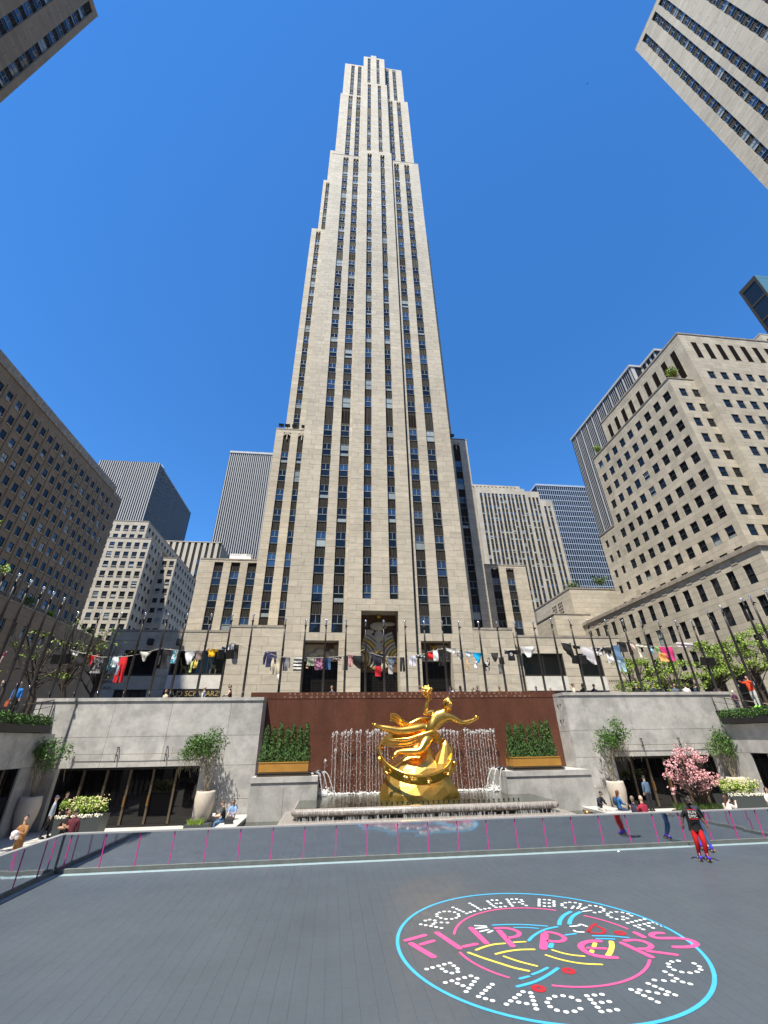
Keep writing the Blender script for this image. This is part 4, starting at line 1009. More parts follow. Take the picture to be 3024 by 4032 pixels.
q = MB(); q.grid([[(-1.7+13.3*i/30, 24.75+6.2*j/14, 1.168+.004*math.sin(i*1.7+j)) for i in range(31)] for j in range(15)], 0, 1, False, True); q.build('water_surface', 'pool_water', ft, -fo)
q = MB(); q.box(-4.4,14.6,22.6,29.4,-.03,.28,0); q.build('lower_pool', 'pool_water', ft, -fo)
# ledges that carry the planters, left and right
for x0, x1 in ((-4.46,-.75),(10.3,15.66)):
    for a, b in ((x0,(x0+x1)/2),((x0+x1)/2,x1)):
        q = MB(); q.box(a+.006,b-.006,28.0,31.0,-.05,2.02,0,.92+jit(-.05,.05)); q.build('stone_panel', 'granite', ft, -fo)
        q = MB(); q.box(a+.004,b-.004,27.95,30.99,2.028,2.3,0,1.05); q.build('ledge_coping', 'granite', ft, -fo)
def bench(label, x0, x1, y0, y1, h):
    t = thing('stone_bench', label, 'bench', ((x0+x1)/2, (y0+y1)/2, 0)); o = Vector(((x0+x1)/2, (y0+y1)/2, 0))
    q = MB(); q.box(x0,x1,y0,y1,h-.14,h,0); q.build('seat_slab', 'granite', t, -o); q = MB(); q.box(x0+.05,x1-.05,y0+.05,y1-.05,-.03,h-.14,0,.9); q.build('base', 'granite', t, -o)
bench('pale stone bench wall left of the fountain pool', -5.5, -4.5, 23.6, 29.4, .46)
bench('pale stone bench wall right of the fountain pool', 14.65, 16.2, 23.6, 29.4, .46)
bench('narrow stone kerb across the left end of the pool', -4.45, -3.9, 28.3, 29.45, .5)
# water jets
jm = []
for k in range(5):
    q = MB(); h = 3.4
    pts = [(jit(-.012,.012), jit(-.012,.012), h*i/14) for i in range(15)]
    q.tube(pts, [.007+.003*(i % 3) for i in range(15)], 5)
    for i in range(46):
        z = h*(1-rnd.random()**1.6*1.0); r_ = jit(.006,.017)*(1.3 if z > h*.8 else 1); q.ball((rnd.gauss(0,.045), rnd.gauss(0,.04)-.03, z), r_, 4, 3, 0, 1, (1,1,jit(1,3.2)))
    for i in range(12): q.ball((rnd.gauss(0,.05), rnd.gauss(0,.05)-.03, h+jit(-.22,.06)), jit(.015,.036), 5, 4, 0, 1, (1,1,1.2))
    jm.append(q.mesh('water_jet', 'water_white'))
jx = [462,480,508,522,537,552,582,600,632,646,660,676,690,705,720,735,985,1000,1015,1032,1050,1066,1085,1120,1135,1150,1165,1180,1195,1210,1222,1236,1250,1264]
for i, x in enumerate(jx):
    p = PY(950+.7836*x, 2650+.7836*290, 30.55)
    link('water_jet', jm[i % 5], ft, Vector((p.x, 30.55+jit(-.04,.04), 1.16))-fo, None, (1,1,1+jit(-.04,.03)))
link('water_jet', jm[0], ft, Vector((-.42,30.3,1.16))-fo, None, (1,1,.55)); link('water_jet', jm[2], ft, Vector((.2,30.4,1.16))-fo, None, (1,1,.7))
q = MB()
for i in range(900):
    x = jit(-.6, 10.6); q.ball((x, 30.5-abs(rnd.gauss(0,.13)), 1.17+abs(rnd.gauss(0,.04))), jit(.015,.04), 4, 3)
for i in range(1700):
    x = jit(.3, 10.4); z = 1.2+3.4*rnd.random()**1.3; q.ball((x, 30.45+rnd.gauss(0,.09), z), jit(.004,.011), 4, 3, 0, 1, (1,1,jit(1,2.5)))
for i in range(260): q.ball((rnd.gauss(-.45,.3), 30.0+rnd.gauss(0,.3), 1.2+abs(rnd.gauss(0,.14))), jit(.015,.04), 4, 3); q.ball((rnd.gauss(10.15,.25), 29.7+rnd.gauss(0,.3), 1.2+abs(rnd.gauss(0,.14))), jit(.015,.04), 4, 3)
tag(q.build('foam', 'foam', ft, -fo), kind='stuff')
q = MB()
for i in range(420):    # thin sheets of water breaking over both slab edges
    x = jit(-1.6, 11.5); w_ = jit(.003,.010)
    if i % 2: q.box(x-w_,x+w_,24.50,24.515,.67,.67+jit(.10,.2),0)
    else: q.box(x-w_,x+w_,24.47,24.482,1.02-jit(0,.12),1.08+jit(0,.06),0)
    if i % 5 == 0: q.box(x-w_,x+w_,23.98,23.99,.4,.4+jit(.05,.18),0)
tag(q.build('water_strand', 'water_white', ft, -fo), kind='stuff')
for sx, xs in ((1, -.72), (-1, 10.28)):
    for k in range(3):
        P = [(xs+sx*(-.1+.16*k+.62*t_*(.6+.3*k)), 28.6+.25*k, 2.42+.35*t_-1.75*t_*t_) for t_ in [i/9 for i in range(10)]]
        q = MB(); q.tube(P, [.035-.001*i for i in range(10)], 6)
        for i in range(26):
            t_ = rnd.random(); a = P[int(t_*9)]; q.ball((a[0]+rnd.gauss(0,.03), a[1]+rnd.gauss(0,.03), a[2]+rnd.gauss(0,.04)), jit(.01,.025), 4, 3)
        q.build('side_jet', 'water_white', ft, -fo)
    q = MB(); q.tube([(xs-sx*.3,28.9,2.34),(xs,28.85,2.46),(xs+sx*.12,28.85,2.4)], [.1,.14,.1], 8); q.build('spout', 'black_metal', ft, -fo)
for i in range(34):   # small dark outlets along the water line round the rock
    x = 1.0+.27*i; q = MB(); q.box(x-.035,x+.035,25.5,25.53,1.172,1.25,0); q.build('outlet', 'black_metal', ft, -fo)

# ------------------------------------------------------------------ people (used for the gilded figure too)
def skin_body(N, E, sub=1):
    """N: list of (co, radius), E: edges. Grows one continuous surface."""
    me = bpy.data.meshes.new('body'); me.from_pydata([tuple(c) for c, r_ in N], E, [])
    o = bpy.data.objects.new('body', me); col.objects.link(o)
    sk = o.modifiers.new('s', 'SKIN'); sk.branch_smoothing = .6; sk.use_smooth_shade = True
    for i, (c, r_) in enumerate(N):
        d = me.skin_vertices[0].data[i]; d.radius = (r_, r_) if not hasattr(r_, '__len__') else r_; d.use_root = (i == 0)
    ss = o.modifiers.new('u', 'SUBSURF'); ss.levels = sub; ss.render_levels = sub
    dg = bpy.context.evaluated_depsgraph_get(); ev = o.evaluated_get(dg); m2 = ev.to_mesh()
    mb = MB(); mb.v = [tuple(v.co) for v in m2.vertices]; mb.f = [tuple(p.vertices) for p in m2.polygons]
    n = len(mb.f); mb.m = [0]*n; mb.t = [1.0]*n; mb.sm = [True]*n
    ev.to_mesh_clear(); bpy.data.objects.remove(o); bpy.data.meshes.remove(me)
    return mb
def segdist(p, a, b):
    d = b-a; t = max(0, min(1, (p-a).dot(d)/max(d.length_squared, 1e-9))); return (p-(a+d*t)).length
CL = {}
def cloth(c, rough=.85, metal=0):
    k = tuple(round(x, 3) for x in c)+(rough,)
    if k not in CL:
        CL[k] = mat('cloth_%d' % len(CL), c, rough, metal, var=.12, scale=9, bump=.004, bscale=14)
    return CL[k]
SKIN = {'light': (.54,.35,.27), 'tan': (.45,.26,.17), 'dark': (.10,.055,.035), 'mid': (.36,.2,.125)}
def V(*a): return Vector(a)
def skeleton(H, P):
    s = H/1.75; g = lambda k, d: P.get(k, d)
    lean = V(*g('lean', (0,.03,1))).normalized(); pel = V(0,0,.94)
    sway = V(*g('right', (1,0,0))).normalized(); sh_r = V(*g('shright', g('right', (1,0,0)))).normalized()
    waist = pel+lean*.14; chest = pel+lean*.36; nb = pel+lean*.53; hd = V(*g('head', tuple(lean))).normalized()
    neck = nb+hd*.07; head = nb+hd*.17; top = nb+hd*.26
    bk = g('bulk', 1.12)
    N = [(pel,.145*bk),(waist,.135*bk),(chest,.148*bk),(nb,.082),(neck,.055),(head,.078)]
    E = [(0,1),(1,2),(2,3),(3,4),(4,5)]; reg = ['bot','top','top','top','skin']
    J = dict(pel=pel, chest=chest, nb=nb, neck=neck, head=head, hd=hd)
    for sd, q in (('L',-1),('R',1)):
        hip = pel+sway*(.085*q)+V(0,0,-.05); th = V(*g('th'+sd, (.02*q,0,-1))).normalized(); sn = V(*g('sn'+sd, (0,-.02,-1))).normalized(); ft_ = V(*g('ft'+sd, (.15*q,1,-.12))).normalized()
        kn = hip+th*.42; an = kn+sn*.41; to = an+ft_*.16+V(0,0,-.035); mid = hip+th*.2; calf = kn+sn*.14
        b = len(N); N += [(hip,.105*bk),(mid,.095*bk),(kn,.07*bk),(calf,.066*bk),(an,.05*bk),(to,.038)]; E += [(0,b),(b,b+1),(b+1,b+2),(b+2,b+3),(b+3,b+4),(b+4,b+5)]; reg += ['bot','bot','bot','shin','shin','shoe']
        sh = chest+lean*.11+sh_r*(.17*q); ua = V(*g('ua'+sd, (.16*q,0,-1))).normalized(); fa = V(*g('fa'+sd, (.05*q,.15,-1))).normalized()
        el = sh+ua*.27; wr = el+fa*.235; pm = wr+fa*.07
        b = len(N); N += [(sh,.074*bk),(sh+ua*.13,.06*bk),(el,.05*bk),(el+fa*.1,.045*bk),(wr,.031),(pm,.036)]; E += [(2,b),(b,b+1),(b+1,b+2),(b+2,b+3),(b+3,b+4),(b+4,b+5)]; reg += ['top','upper','upper','fore','fore','hand']
        J.update({'hip'+sd:hip,'kn'+sd:kn,'an'+sd:an,'to'+sd:to,'sh'+sd:sh,'el'+sd:el,'wr'+sd:wr,'pm'+sd:pm,'fa'+sd:fa,'ft'+sd:ft_})
    return [(c*s, r_*s) for c, r_ in N], E, reg, {k: (v*s if k[:2] not in ('hd','fa','ft') else v) for k, v in J.items()}, s
def hand_fingers(mb, pm, fa, side, s, m, curl=.35, bend=None):
    up_ = fa.cross(V(side,.2,.1)); up_.normalize(); lat = up_.cross(fa).normalized(); b_ = bend or up_
    for i, (o, L) in enumerate(((-.027,.062),(-.009,.075),(.009,.07),(.026,.055))):
        p = pm+lat*o*s+fa*.02*s; d = fa
        p1 = p+(d*.6+b_*curl*.35)*L*s*.8; p2 = p1+(d*.6+b_*curl)*L*s*.6
        mb.tube([p-fa*.03*s, p, p1, p2], [.010*s,.0095*s,.0085*s,.006*s], 5, m)
    p = pm-lat*.03*s-fa*.03*s; mb.tube([p, p-lat*.028*s+fa*.02*s, p-lat*.034*s+fa*.055*s], [.012*s,.0105*s,.007*s], 5, m)
def head_geo(mb, c, hd, face, s, m, mdark, mlip=None):
    """skull with brow, nose, eyes, mouth, ears; face = forward direction"""
    f = (face-hd*face.dot(hd)).normalized(); r_ = f.cross(hd).normalized(); rows = []
    X = Matrix((( r_.x, f.x, hd.x, c.x),( r_.y, f.y, hd.y, c.y),( r_.z, f.z, hd.z, c.z),(0,0,0,1)))
    nu, nv = 14, 10
    for i in range(nv+1):
        a = math.pi*i/nv-math.pi/2; z = math.sin(a)*.118*s; rr = max(math.cos(a), .03); row = []
        for k in range(nu):
            t_ = 2*math.pi*k/nu; x = math.cos(t_)*rr; y = math.sin(t_)*rr
            jaw = 1-.22*max(0, -z/(.118*s)); yy = y*(.098 if y > 0 else .094)*s; xx = x*.076*s*jaw
            if y > .75 and -.35 < z/(.118*s) < .0: yy += .012*s*(1-abs(x)*2.2)
            row.append((xx, yy, z))
        rows.append(row)
    b = MB(); b.grid(rows, m, 1, True, True)
    b.tube([(0,.088*s,.025*s),(0,.108*s,-.012*s),(0,.117*s,-.028*s),(0,.095*s,-.036*s)], [.008*s,.011*s,.014*s,.008*s], 6, m)
    for q in (-1,1):
        b.ball((q*.031*s,.084*s,.012*s), .0115*s, 6, 4, mdark, 1, (1.2,.6,.7)); b.ball((q*.076*s,-.005*s,-.005*s), .026*s, 6, 4, m, 1, (.35,.7,1.1)); b.box(q*.03*s-.016*s,q*.03*s+.016*s,.084*s,.095*s,.03*s,.037*s,mdark)
    b.box(-.022*s,.022*s,.082*s,.094*s,-.062*s,-.054*s,mlip if mlip is not None else mdark)
    mb.add(b, X); return X
def hair_geo(style, s):
    b = MB(); nu, nv = 14, 8; rows = []
    low = {'short': -.1, 'long': -.25, 'bun': -.1, 'cap': .12, 'bob': -.4, 'hood': -.9, 'curly': -.3, 'crop': .1}.get(style, -.1)
    for i in range(nv+1):
        row = []
        for k in range(nu):
            t_ = 2*math.pi*k/nu; fr_ = max(0, math.sin(t_)); lo_ = low+(.62-low)*min(1, fr_*1.15)**.7
            a = math.pi/2-(math.pi/2-math.asin(max(-.98, min(.95, lo_))))*i/nv
            k_ = (1.1 if style in ('long','bob','curly') else 1.05)*(1+(.05*math.sin(7*t_+3*i) if style == 'curly' else .03*math.sin(9*t_+1.7*i)*math.sin(4*t_+i)))
            row.append((math.cos(t_)*max(math.cos(a), .02)*.079*s*k_, math.sin(t_)*max(math.cos(a), .02)*.101*s*k_, math.sin(a)*.124*s*k_))
        rows.append(row)
    b.grid(rows, 0, 1, True, True)
    if style == 'long':
        b.grid([[(math.sin(a)*.085*s*(1-.15*j), -math.cos(a)*.1*s-.01*j*s, (-.01-.085*j)*s) for a in [R(-115+23*i) for i in range(11)]] for j in range(4)], 0, 1, False, True)
        b.grid([[(math.sin(a)*.072*s*(1-.15*j), -math.cos(a)*.085*s-.01*j*s, (-.01-.085*j)*s) for a in [R(115-23*i) for i in range(11)]] for j in range(4)], 0, 1, False, True)
    if style == 'bun': b.ball((0,-.1*s,.06*s), .045*s, 8, 6)
    if style == 'cap': b.grid([[(math.sin(a)*.07*s, .075*s+math.cos(a)*.085*s*k_, (.05-.012*k_)*s) for a in [R(-80+20*i) for i in range(9)]] for k_ in (0,.5,1)], 0, 1, False, True)
    return b
def person(label, at_, face=0, H=1.72, P=None, top=(.1,.1,.1), bot=(.03,.04,.07), skin='light', hair=(.04,.025,.015), style='short', shoe=(.03,.03,.03), sleeve='long', legs='long', group=None, skates=False, extra=None, topm=None, glasses=False, mask=None):
    P = P or {}
    N, E, reg, J, s = skeleton(H, P)
    mb = skin_body(N, E, 1)
    segs = [(N[a][0], N[b][0], reg[i]) for i, (a, b) in enumerate(E)]
    rm = {'skin':0,'top':1,'upper':1 if sleeve != 'none' else 0,'fore':1 if sleeve == 'long' else 0,'hand':0,'bot':2,'shin':2 if legs == 'long' else 0,'shoe':3}
    for i, f in enumerate(mb.f):
        c = sum((Vector(mb.v[k]) for k in f), Vector())/len(f)
        best = min(segs, key=lambda q: segdist(c, q[0], q[1])-.0)
        r_ = best[2]
        if r_ == 'bot' and best[0] == N[0][0] and c.z > N[0][0].z+P.get('hem', .0)*s: r_ = 'top'
        if r_ == 'bot' and P.get('hem', 0) < 0 and c.z > N[0][0].z+P['hem']*s and abs(c.x) < .3*s: r_ = 'top'
        if r_ == 'top' and (c-J['nb']).dot(J['hd']) > .035*s: r_ = 'skin'
        mb.m[i] = rm[r_]
    fdir = V(*P.get('look', (0,1,0)))
    hc = J['nb']+J['hd']*.2*s
    X = head_geo(mb, hc, J['hd'], fdir, s, 0, 4)
    for sd, q in (('L',-1),('R',1)): hand_fingers(mb, J['pm'+sd], J['fa'+sd], q, s, 0, P.get('curl', .4))
    zmin = min(v[2] for v in mb.v) if not skates else min(v[2] for v in mb.v)-.085*s
    t = thing('person', label, 'person', (at_[0], at_[1], at_[2]-zmin*1.0), R(face), group)
    if 'sit' in P: t.location.z = at_[2]-(J['pel'].z-.11*s)
    sk = MATS.get('skin_'+skin) or mat('skin_'+skin, SKIN[skin], .55)
    tm_ = topm or cloth(top); bm_ = cloth(bot); shm = cloth(shoe, .5)
    dk = MATS.get('hair_dark') or mat('hair_dark', (.015,.01,.008), .6)
    mb.build('body', [sk, tm_, bm_, shm, dk], t)
    hm = cloth(hair, .6)
    if style != 'bald':
        h_ = MB(); h_.add(hair_geo(style, s), X); h_.build('cap' if style == 'cap' else 'hair', hm, t)
    if glasses:
        h_ = MB(); g_ = MB()
        for q in (-1,1): g_.box(q*.033*s-.027*s,q*.033*s+.027*s,.094*s,.102*s,-.005*s,.028*s)
        g_.box(-.01*s,.01*s,.096*s,.1*s,.012*s,.02*s); h_.add(g_, X); h_.build('sunglasses', 'black_metal', t)
    if mask:
        h_ = MB(); g_ = MB(); g_.ball((0,.075*s,-.045*s), .058*s, 10, 6, 0, 1, (1,.75,.85)); h_.add(g_, X); h_.build('face_mask', cloth(mask), t)
    for sd in ('L','R'):
        an, to = J['an'+sd], J['to'+sd]; d = J['ft'+sd]; q = MB(); up_ = (an-J['kn'+sd]).normalized()*-1
        if skates:
            q.tube([an+up_*.13*s, an+up_*.05*s, an-up_*.02*s], [.056*s,.054*s,.056*s], 8, 0); q.tube([an-d*.06*s-up_*.03*s, an+d*.06*s-up_*.035*s, an+d*.16*s-up_*.045*s, an+d*.21*s-up_*.045*s], [.05*s,.056*s,.05*s,.03*s], 8, 0)
            sk_ = q.build('roller_skate', cloth((.05,.03,.42), .4), t)
            lat = d.cross(up_).normalized(); w_ = MB(); b0 = an-up_*.095*s
            pl = MB(); pl.tube([b0-d*.06*s+up_*.015*s, b0+d*.2*s+up_*.015*s], .022*s, 6); pl.build('skate_plate', 'black_metal', sk_)
            for a in (-.04,.15):
                for q2 in (-1,1):
                    c = b0+d*a*s-up_*.022*s; w_.tube([c+lat*q2*.03*s, c+lat*q2*.066*s], .033*s, 10)
            tag(w_.build('skate_wheel', cloth((.25,.16,.05), .5), sk_), kind='stuff')
            pm_ = MB(); pm_.tube([an+d*.04*s+up_*.07*s, an+d*.07*s+up_*.01*s, an+d*.13*s-up_*.005*s], .02*s, 5); pm_.build('skate_lace', cloth((.75,.12,.3)), sk_)
        else:
            q.tube([an-d*.05*s-V(0,0,.02*s), an+d*.05*s-V(0,0,.02*s), to-V(0,0,.002), to+d*.05*s-V(0,0,.004)], [.044*s,.05*s,.045*s,.028*s], 8, 0); q.build('shoe', shm, t)
    if extra: extra(t, J, s, X)
    return t
# ------------------------------------------------------------------ gilded statue
SY = 27.55
st = thing('statue', 'gilded flying figure with raised flame above a ring on a rocky mound', 'statue', (4.95, 27.9, 1.1)); so = Vector((4.95, 27.9, 1.1))
def sp(x, z, dy=0): return Vector((x, SY+dy, z))
q = MB(); rows = []
prof = [(2.3,1.05),(2.28,1.4),(2.1,1.8),(1.85,2.2),(1.55,2.6),(1.15,2.95),(.85,3.3),(.6,3.7),(.42,4.1),(.3,4.35)]
for r_, z in prof:
    row = []
    for k in range(15):
        a = 2*math.pi*(k+.3*math.sin(z*2))/15; e = 1+.05*math.sin(3*a+z*1.3)+.035*math.sin(5*a+1+z*2)
        sh = max(0, z-2.4)*.28
        row.append((4.95+sh*.8+r_*e*math.cos(a), 28.0-.1*max(0,z-2)+r_*.74*e*math.sin(a), z))
    rows.append(row)
q.grid(rows, 0, 1, True, False); q.face(rows[-1], 0)
for i in range(len(q.t)): q.t[i] = jit(.9, 1.08)
q.build('rock_mound', 'gilt_rock', st, -so)
q = MB(); rows = []
for r_, z in ((.72,2.35),(.62,2.8),(.42,3.3),(.22,3.75),(.05,3.95)):
    rows.append([(6.35+.18*(z-2.35)+r_*math.cos(2*math.pi*k/14)*(1+.1*math.sin(3*k)), 27.3+r_*.7*math.sin(2*math.pi*k/14), z) for k in range(14)])
q.grid(rows, 0, 1, True, False); q.build('rock_peak', 'gilt_rock', st, -so)
# plain ring, tilted
RC = Vector((4.86, 27.62, 3.3)); RA = R(33); RR = 2.1
def rpt(a, r_, h): 
    x, y = r_*math.cos(a), r_*math.sin(a); n = Vector((0, -math.sin(RA), math.cos(RA)))
    return RC+Vector((x, y*math.cos(RA), y*math.sin(RA)))+n*h
q = MB(); prof = [(RR-.05,-.26),(RR+.04,-.3),(RR+.07,-.24),(RR+.07,.2),(RR+.05,.27),(RR-.04,.27),(RR-.05,.2)]
q.grid([[rpt(2*math.pi*k/72, r_, h) for r_, h in prof+prof[:1]] for k in range(73)], 0, 1, False, True); q.build('ring', 'gilt', st, -so)
for k in range(12):      # raised bosses round the ring
    a = 2*math.pi*(k+.3)/12; b_ = MB(); c = rpt(a, RR+.1, -.02)
    for j in range(5): b_.ball(c+Vector((jit(-.16,.16), jit(-.05,.05), jit(-.13,.13))), jit(.06,.12), 7, 5, 0, 1, (1.3,.8,1))
    b_.build('ring_ornament', 'gilt', st, -so)
G = dict(pel=sp(5.78,4.5), waist=sp(6.05,4.8,-.05), chest=sp(6.42,5.2,-.1), nb=sp(6.72,5.5,-.12), neck=sp(6.84,5.62,-.16), head=sp(6.93,5.78,-.2),
 hipA=sp(5.55,4.62,.12), thA=sp(4.75,4.5,.05), knA=sp(3.95,4.47,-.05), cfA=sp(3.35,4.58,.0), anA=sp(2.66,4.74,.0), toA=sp(2.36,4.86,-.16),
 hipB=sp(5.7,4.25,-.2), thB=sp(5.35,3.85,-.5), knB=sp(4.98,3.42,-.75), cfB=sp(4.45,3.42,-.6), anB=sp(3.72,3.42,-.4), toB=sp(3.48,3.16,-.5),
 shA=sp(6.2,5.5,.12), upA=sp(5.85,5.44,.08), elA=sp(5.5,5.42,.0), foA=sp(5.62,5.75,-.04), wrA=sp(5.76,6.12,-.05), pmA=sp(5.79,6.27,-.05),
 shB=sp(7.06,5.28,-.22), upB=sp(7.38,5.02,-.3), elB=sp(7.66,4.86,-.34), foB=sp(8.05,4.9,-.34), wrB=sp(8.42,5.02,-.34), pmB=sp(8.58,5.08,-.34))
Rr = dict(pel=.36,waist=.3,chest=.38,nb=.2,neck=.145,head=.18,hipA=.3,thA=.26,knA=.175,cfA=.17,anA=.1,toA=.1,hipB=.3,thB=.26,knB=.18,cfB=.17,anB=.105,toB=.1,shA=.2,upA=.155,elA=.115,foA=.12,wrA=.08,pmA=.09,shB=.21,upB=.16,elB=.115,foB=.12,wrB=.08,pmB=.085)
ks = list(G); ix = {k: i for i, k in enumerate(ks)}
EE = [('pel','waist'),('waist','chest'),('chest','nb'),('nb','neck'),('neck','head'),('pel','hipA'),('hipA','thA'),('thA','knA'),('knA','cfA'),('cfA','anA'),('anA','toA'),('pel','hipB'),('hipB','thB'),('thB','knB'),('knB','cfB'),('cfB','anB'),('anB','toB'),
 ('chest','shA'),('shA','upA'),('upA','elA'),('elA','foA'),('foA','wrA'),('wrA','pmA'),('chest','shB'),('shB','upB'),('upB','elB'),('elB','foB'),('foB','wrB'),('wrB','pmB')]
body = skin_body([(G[k]*1, Rr[k]*(1.38 if k[:2] in ('th','kn','cf','hi') else 1.22)) for k in ks], [(ix[a], ix[b]) for a, b in EE], 2)
hd = Vector((.12,-.22,1)).normalized(); X = head_geo(body, G['head']+hd*.06, hd, Vector((.35,-1,-.15)), 3.3, 0, 0)
hand_fingers(body, G['pmA'], Vector((.1,-.05,1)).normalized(), -1, 3.0, 0, .5); hand_fingers(body, G['pmB'], Vector((1,0,.3)).normalized(), 1, 3.0, 0, .12)
for c in ('toA','toB'):
    for i in range(5): body.ball(G[c]+Vector((-.06+.0*i, -.12+.05*i, .02 if c == 'toA' else -.04)), .05, 5, 4)
body.build('figure', 'gilt', st, -so)
h_ = MB(); h_.add(hair_geo('curly', 3.3), X)
for i in range(60):
    a, b = jit(0,2*math.pi), jit(.0,1.2); p = X @ Vector((math.sin(b)*math.cos(a)*.27, math.sin(b)*math.sin(a)*.34, math.cos(b)*.42))
    h_.ball(p, .05, 5, 4)
h_.build('hair', 'gilt', st, -so)
fl_ = MB()
for i in range(60): fl_.ball(G['pmA']+Vector((rnd.gauss(-.03,.115), rnd.gauss(-.05,.09), .36+rnd.gauss(.05,.13))), jit(.06,.11), 6, 4, 0, 1, (jit(.7,1.2),1,jit(.8,1.6)))
fl_.tube([G['pmA']+Vector((0,0,-.1)), G['pmA']+Vector((-.02,0,.3))], [.05,.1], 7); fl_.build('flame', 'gilt', st, -so)
def drape(P, wid, amp=.07, n=7):
    q = MB(); rows = []
    P = [Vector(p) for p in P]
    pts = []
    for i in range(len(P)-1):
        for j in range(6): pts.append(P[i].lerp(P[i+1], j/6))
    pts.append(P[-1])
    for i in range(3): pts = [pts[0]]+[(pts[k-1]+pts[k]*2+pts[k+1])/4 for k in range(1, len(pts)-1)]+[pts[-1]]
    for i, p in enumerate(pts):
        d = (pts[min(i+1,len(pts)-1)]-pts[max(i-1,0)]).normalized(); u_ = Vector((0,-.35,1)); u_ = (u_-d*u_.dot(d)).normalized(); o_ = d.cross(u_)
        wv = wid[0]+(wid[1]-wid[0])*i/(len(pts)-1)
        row = [p+u_*wv*(k/(n*4)-.5)+o_*amp*math.sin(2*math.pi*k/4+i*.12) for k in range(n*4+1)]
        row += [p+u_*wv*(k/(n*4)-.5)+o_*(amp*math.sin(2*math.pi*k/4+i*.12)+.06) for k in range(n*4,-1,-1)]
        rows.append(row+row[:1])
    q.grid(rows, 0, 1, False, True); q.build('drapery', 'gilt', st, -so)
drape([sp(6.15,4.15,-.5), sp(5.9,4.3,-.62), sp(5.2,4.15,-.6), sp(4.4,3.88,-.4), sp(3.5,3.85,-.2), sp(2.9,4.05,-.1)], (.42,.5), .045, 3)
drape([sp(6.2,4.7,.35), sp(5.9,5.05,.45), sp(5.3,5.05,.4), sp(4.6,4.7,.35), sp(4.1,4.95,.35), sp(3.75,5.25,.3), sp(3.45,5.25,.3)], (.34,.45), .05, 3)
drape([sp(5.9,4.1,.1), sp(5.3,4.25,.35), sp(4.7,4.3,.4), sp(4.2,4.15,.4)], (.3,.25), .05, 2)

# ------------------------------------------------------------------ plants
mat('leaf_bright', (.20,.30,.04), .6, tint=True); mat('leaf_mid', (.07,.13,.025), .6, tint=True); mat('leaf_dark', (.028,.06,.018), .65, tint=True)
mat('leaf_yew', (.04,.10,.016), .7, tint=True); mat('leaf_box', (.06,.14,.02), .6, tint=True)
mat('bark', (.06,.045,.035), .9, var=.3, scale=8); mat('vine', (.22,.19,.13), .9, tint=True)
mat('blossom_pink', (.76,.42,.44), .6, tint=True); mat('blossom_white', (.74,.73,.62), .6, tint=True); mat('blossom_yellow', (.70,.66,.32), .6, tint=True)
mat('pot_concrete', (.47,.42,.36), .8, var=.08, scale=3); mat('planter_gold', (.42,.215,.045), .5, metal=.2, var=.12, scale=2); mat('planter_slate', (.045,.055,.058), .5); mat('soil', (.02,.014,.01), .9)
def leaf(mb, c, s_, m=0, t=1.0, nrm=None):
    n = Vector((rnd.gauss(0,1), rnd.gauss(0,1), rnd.gauss(.4,1))).normalized() if nrm is None else nrm
    a = n.orthogonal().normalized(); a = Quaternion(n, jit(0,6.28)) @ a; b = n.cross(a)
    c = Vector(c); mb.face([c-a*s_, c-b*s_*.55+n*s_*.15, c+a*s_, c+b*s_*.55+n*s_*.15], m, t)
def clump(mb, c, r_, n, ls, m=0, sc=(1,1,1), shell=.55, t0=.55, t1=1.35):
    for i in range(n):
        d = Vector((rnd.gauss(0,1), rnd.gauss(0,1), rnd.gauss(0,1))).normalized(); k = shell+(1-shell)*rnd.random()**.6 if rnd.random() < .8 else rnd.random()
        p = Vector(c)+Vector((d.x*sc[0], d.y*sc[1], d.z*sc[2]))*r_*k
        leaf(mb, p, ls*jit(.6,1.3), m, jit(t0, t1))
def limb(mb, P, r0, r1, m=0, n=6):
    mb.tube(P, [r0+(r1-r0)*i/(len(P)-1) for i in range(len(P))], n, m)
def tree(label, x, y, z0, h, crown, ls, matn, n=26, per=120, seed=1, group='street trees behind the flagpoles', flat=.45, bare=False, tr=.16):
    rs = random.Random(seed); t = thing('tree', label, 'tree', (x, y, z0), 0, group)
    tk = MB(); top = Vector((rs.uniform(-.3,.3), rs.uniform(-.3,.3), h*.5)); limb(tk, [(0,0,0),(.05,.02,h*.22),top*.75,top], tr, tr*.6, 0, 8)
    lf = MB()
    for i in range(n):
        a = rs.uniform(0, 6.28); r_ = crown*math.sqrt(rs.random()); z = h*rs.uniform(.42, 1.0); k = 1-.45*((z/h-.62)/.4)**2
        e = Vector((math.cos(a)*r_*k, math.sin(a)*r_*k*.8, z)); b = top*rs.uniform(.55,1)
        mid = b.lerp(e, .5)+Vector((rs.uniform(-.3,.3), rs.uniform(-.3,.3), .35*rs.random())); limb(tk, [b, mid, e], tr*.32, .015, 0, 5)
        for j in range(3 if bare else 1):
            e2 = e+Vector((rs.gauss(0,.6), rs.gauss(0,.5), rs.gauss(.2,.4))); limb(tk, [mid, e2], .03, .008, 0, 4)
        clump(lf, e, crown*rs.uniform(.2,.34), int(per*rs.uniform(.6,1.4)), ls, 0, (1.25,1,flat), .1, .6, 1.4)
    tk.build('trunk', 'bark', t); lf.build('crown', matn, t)
    return t
tb = 'bright green street tree '
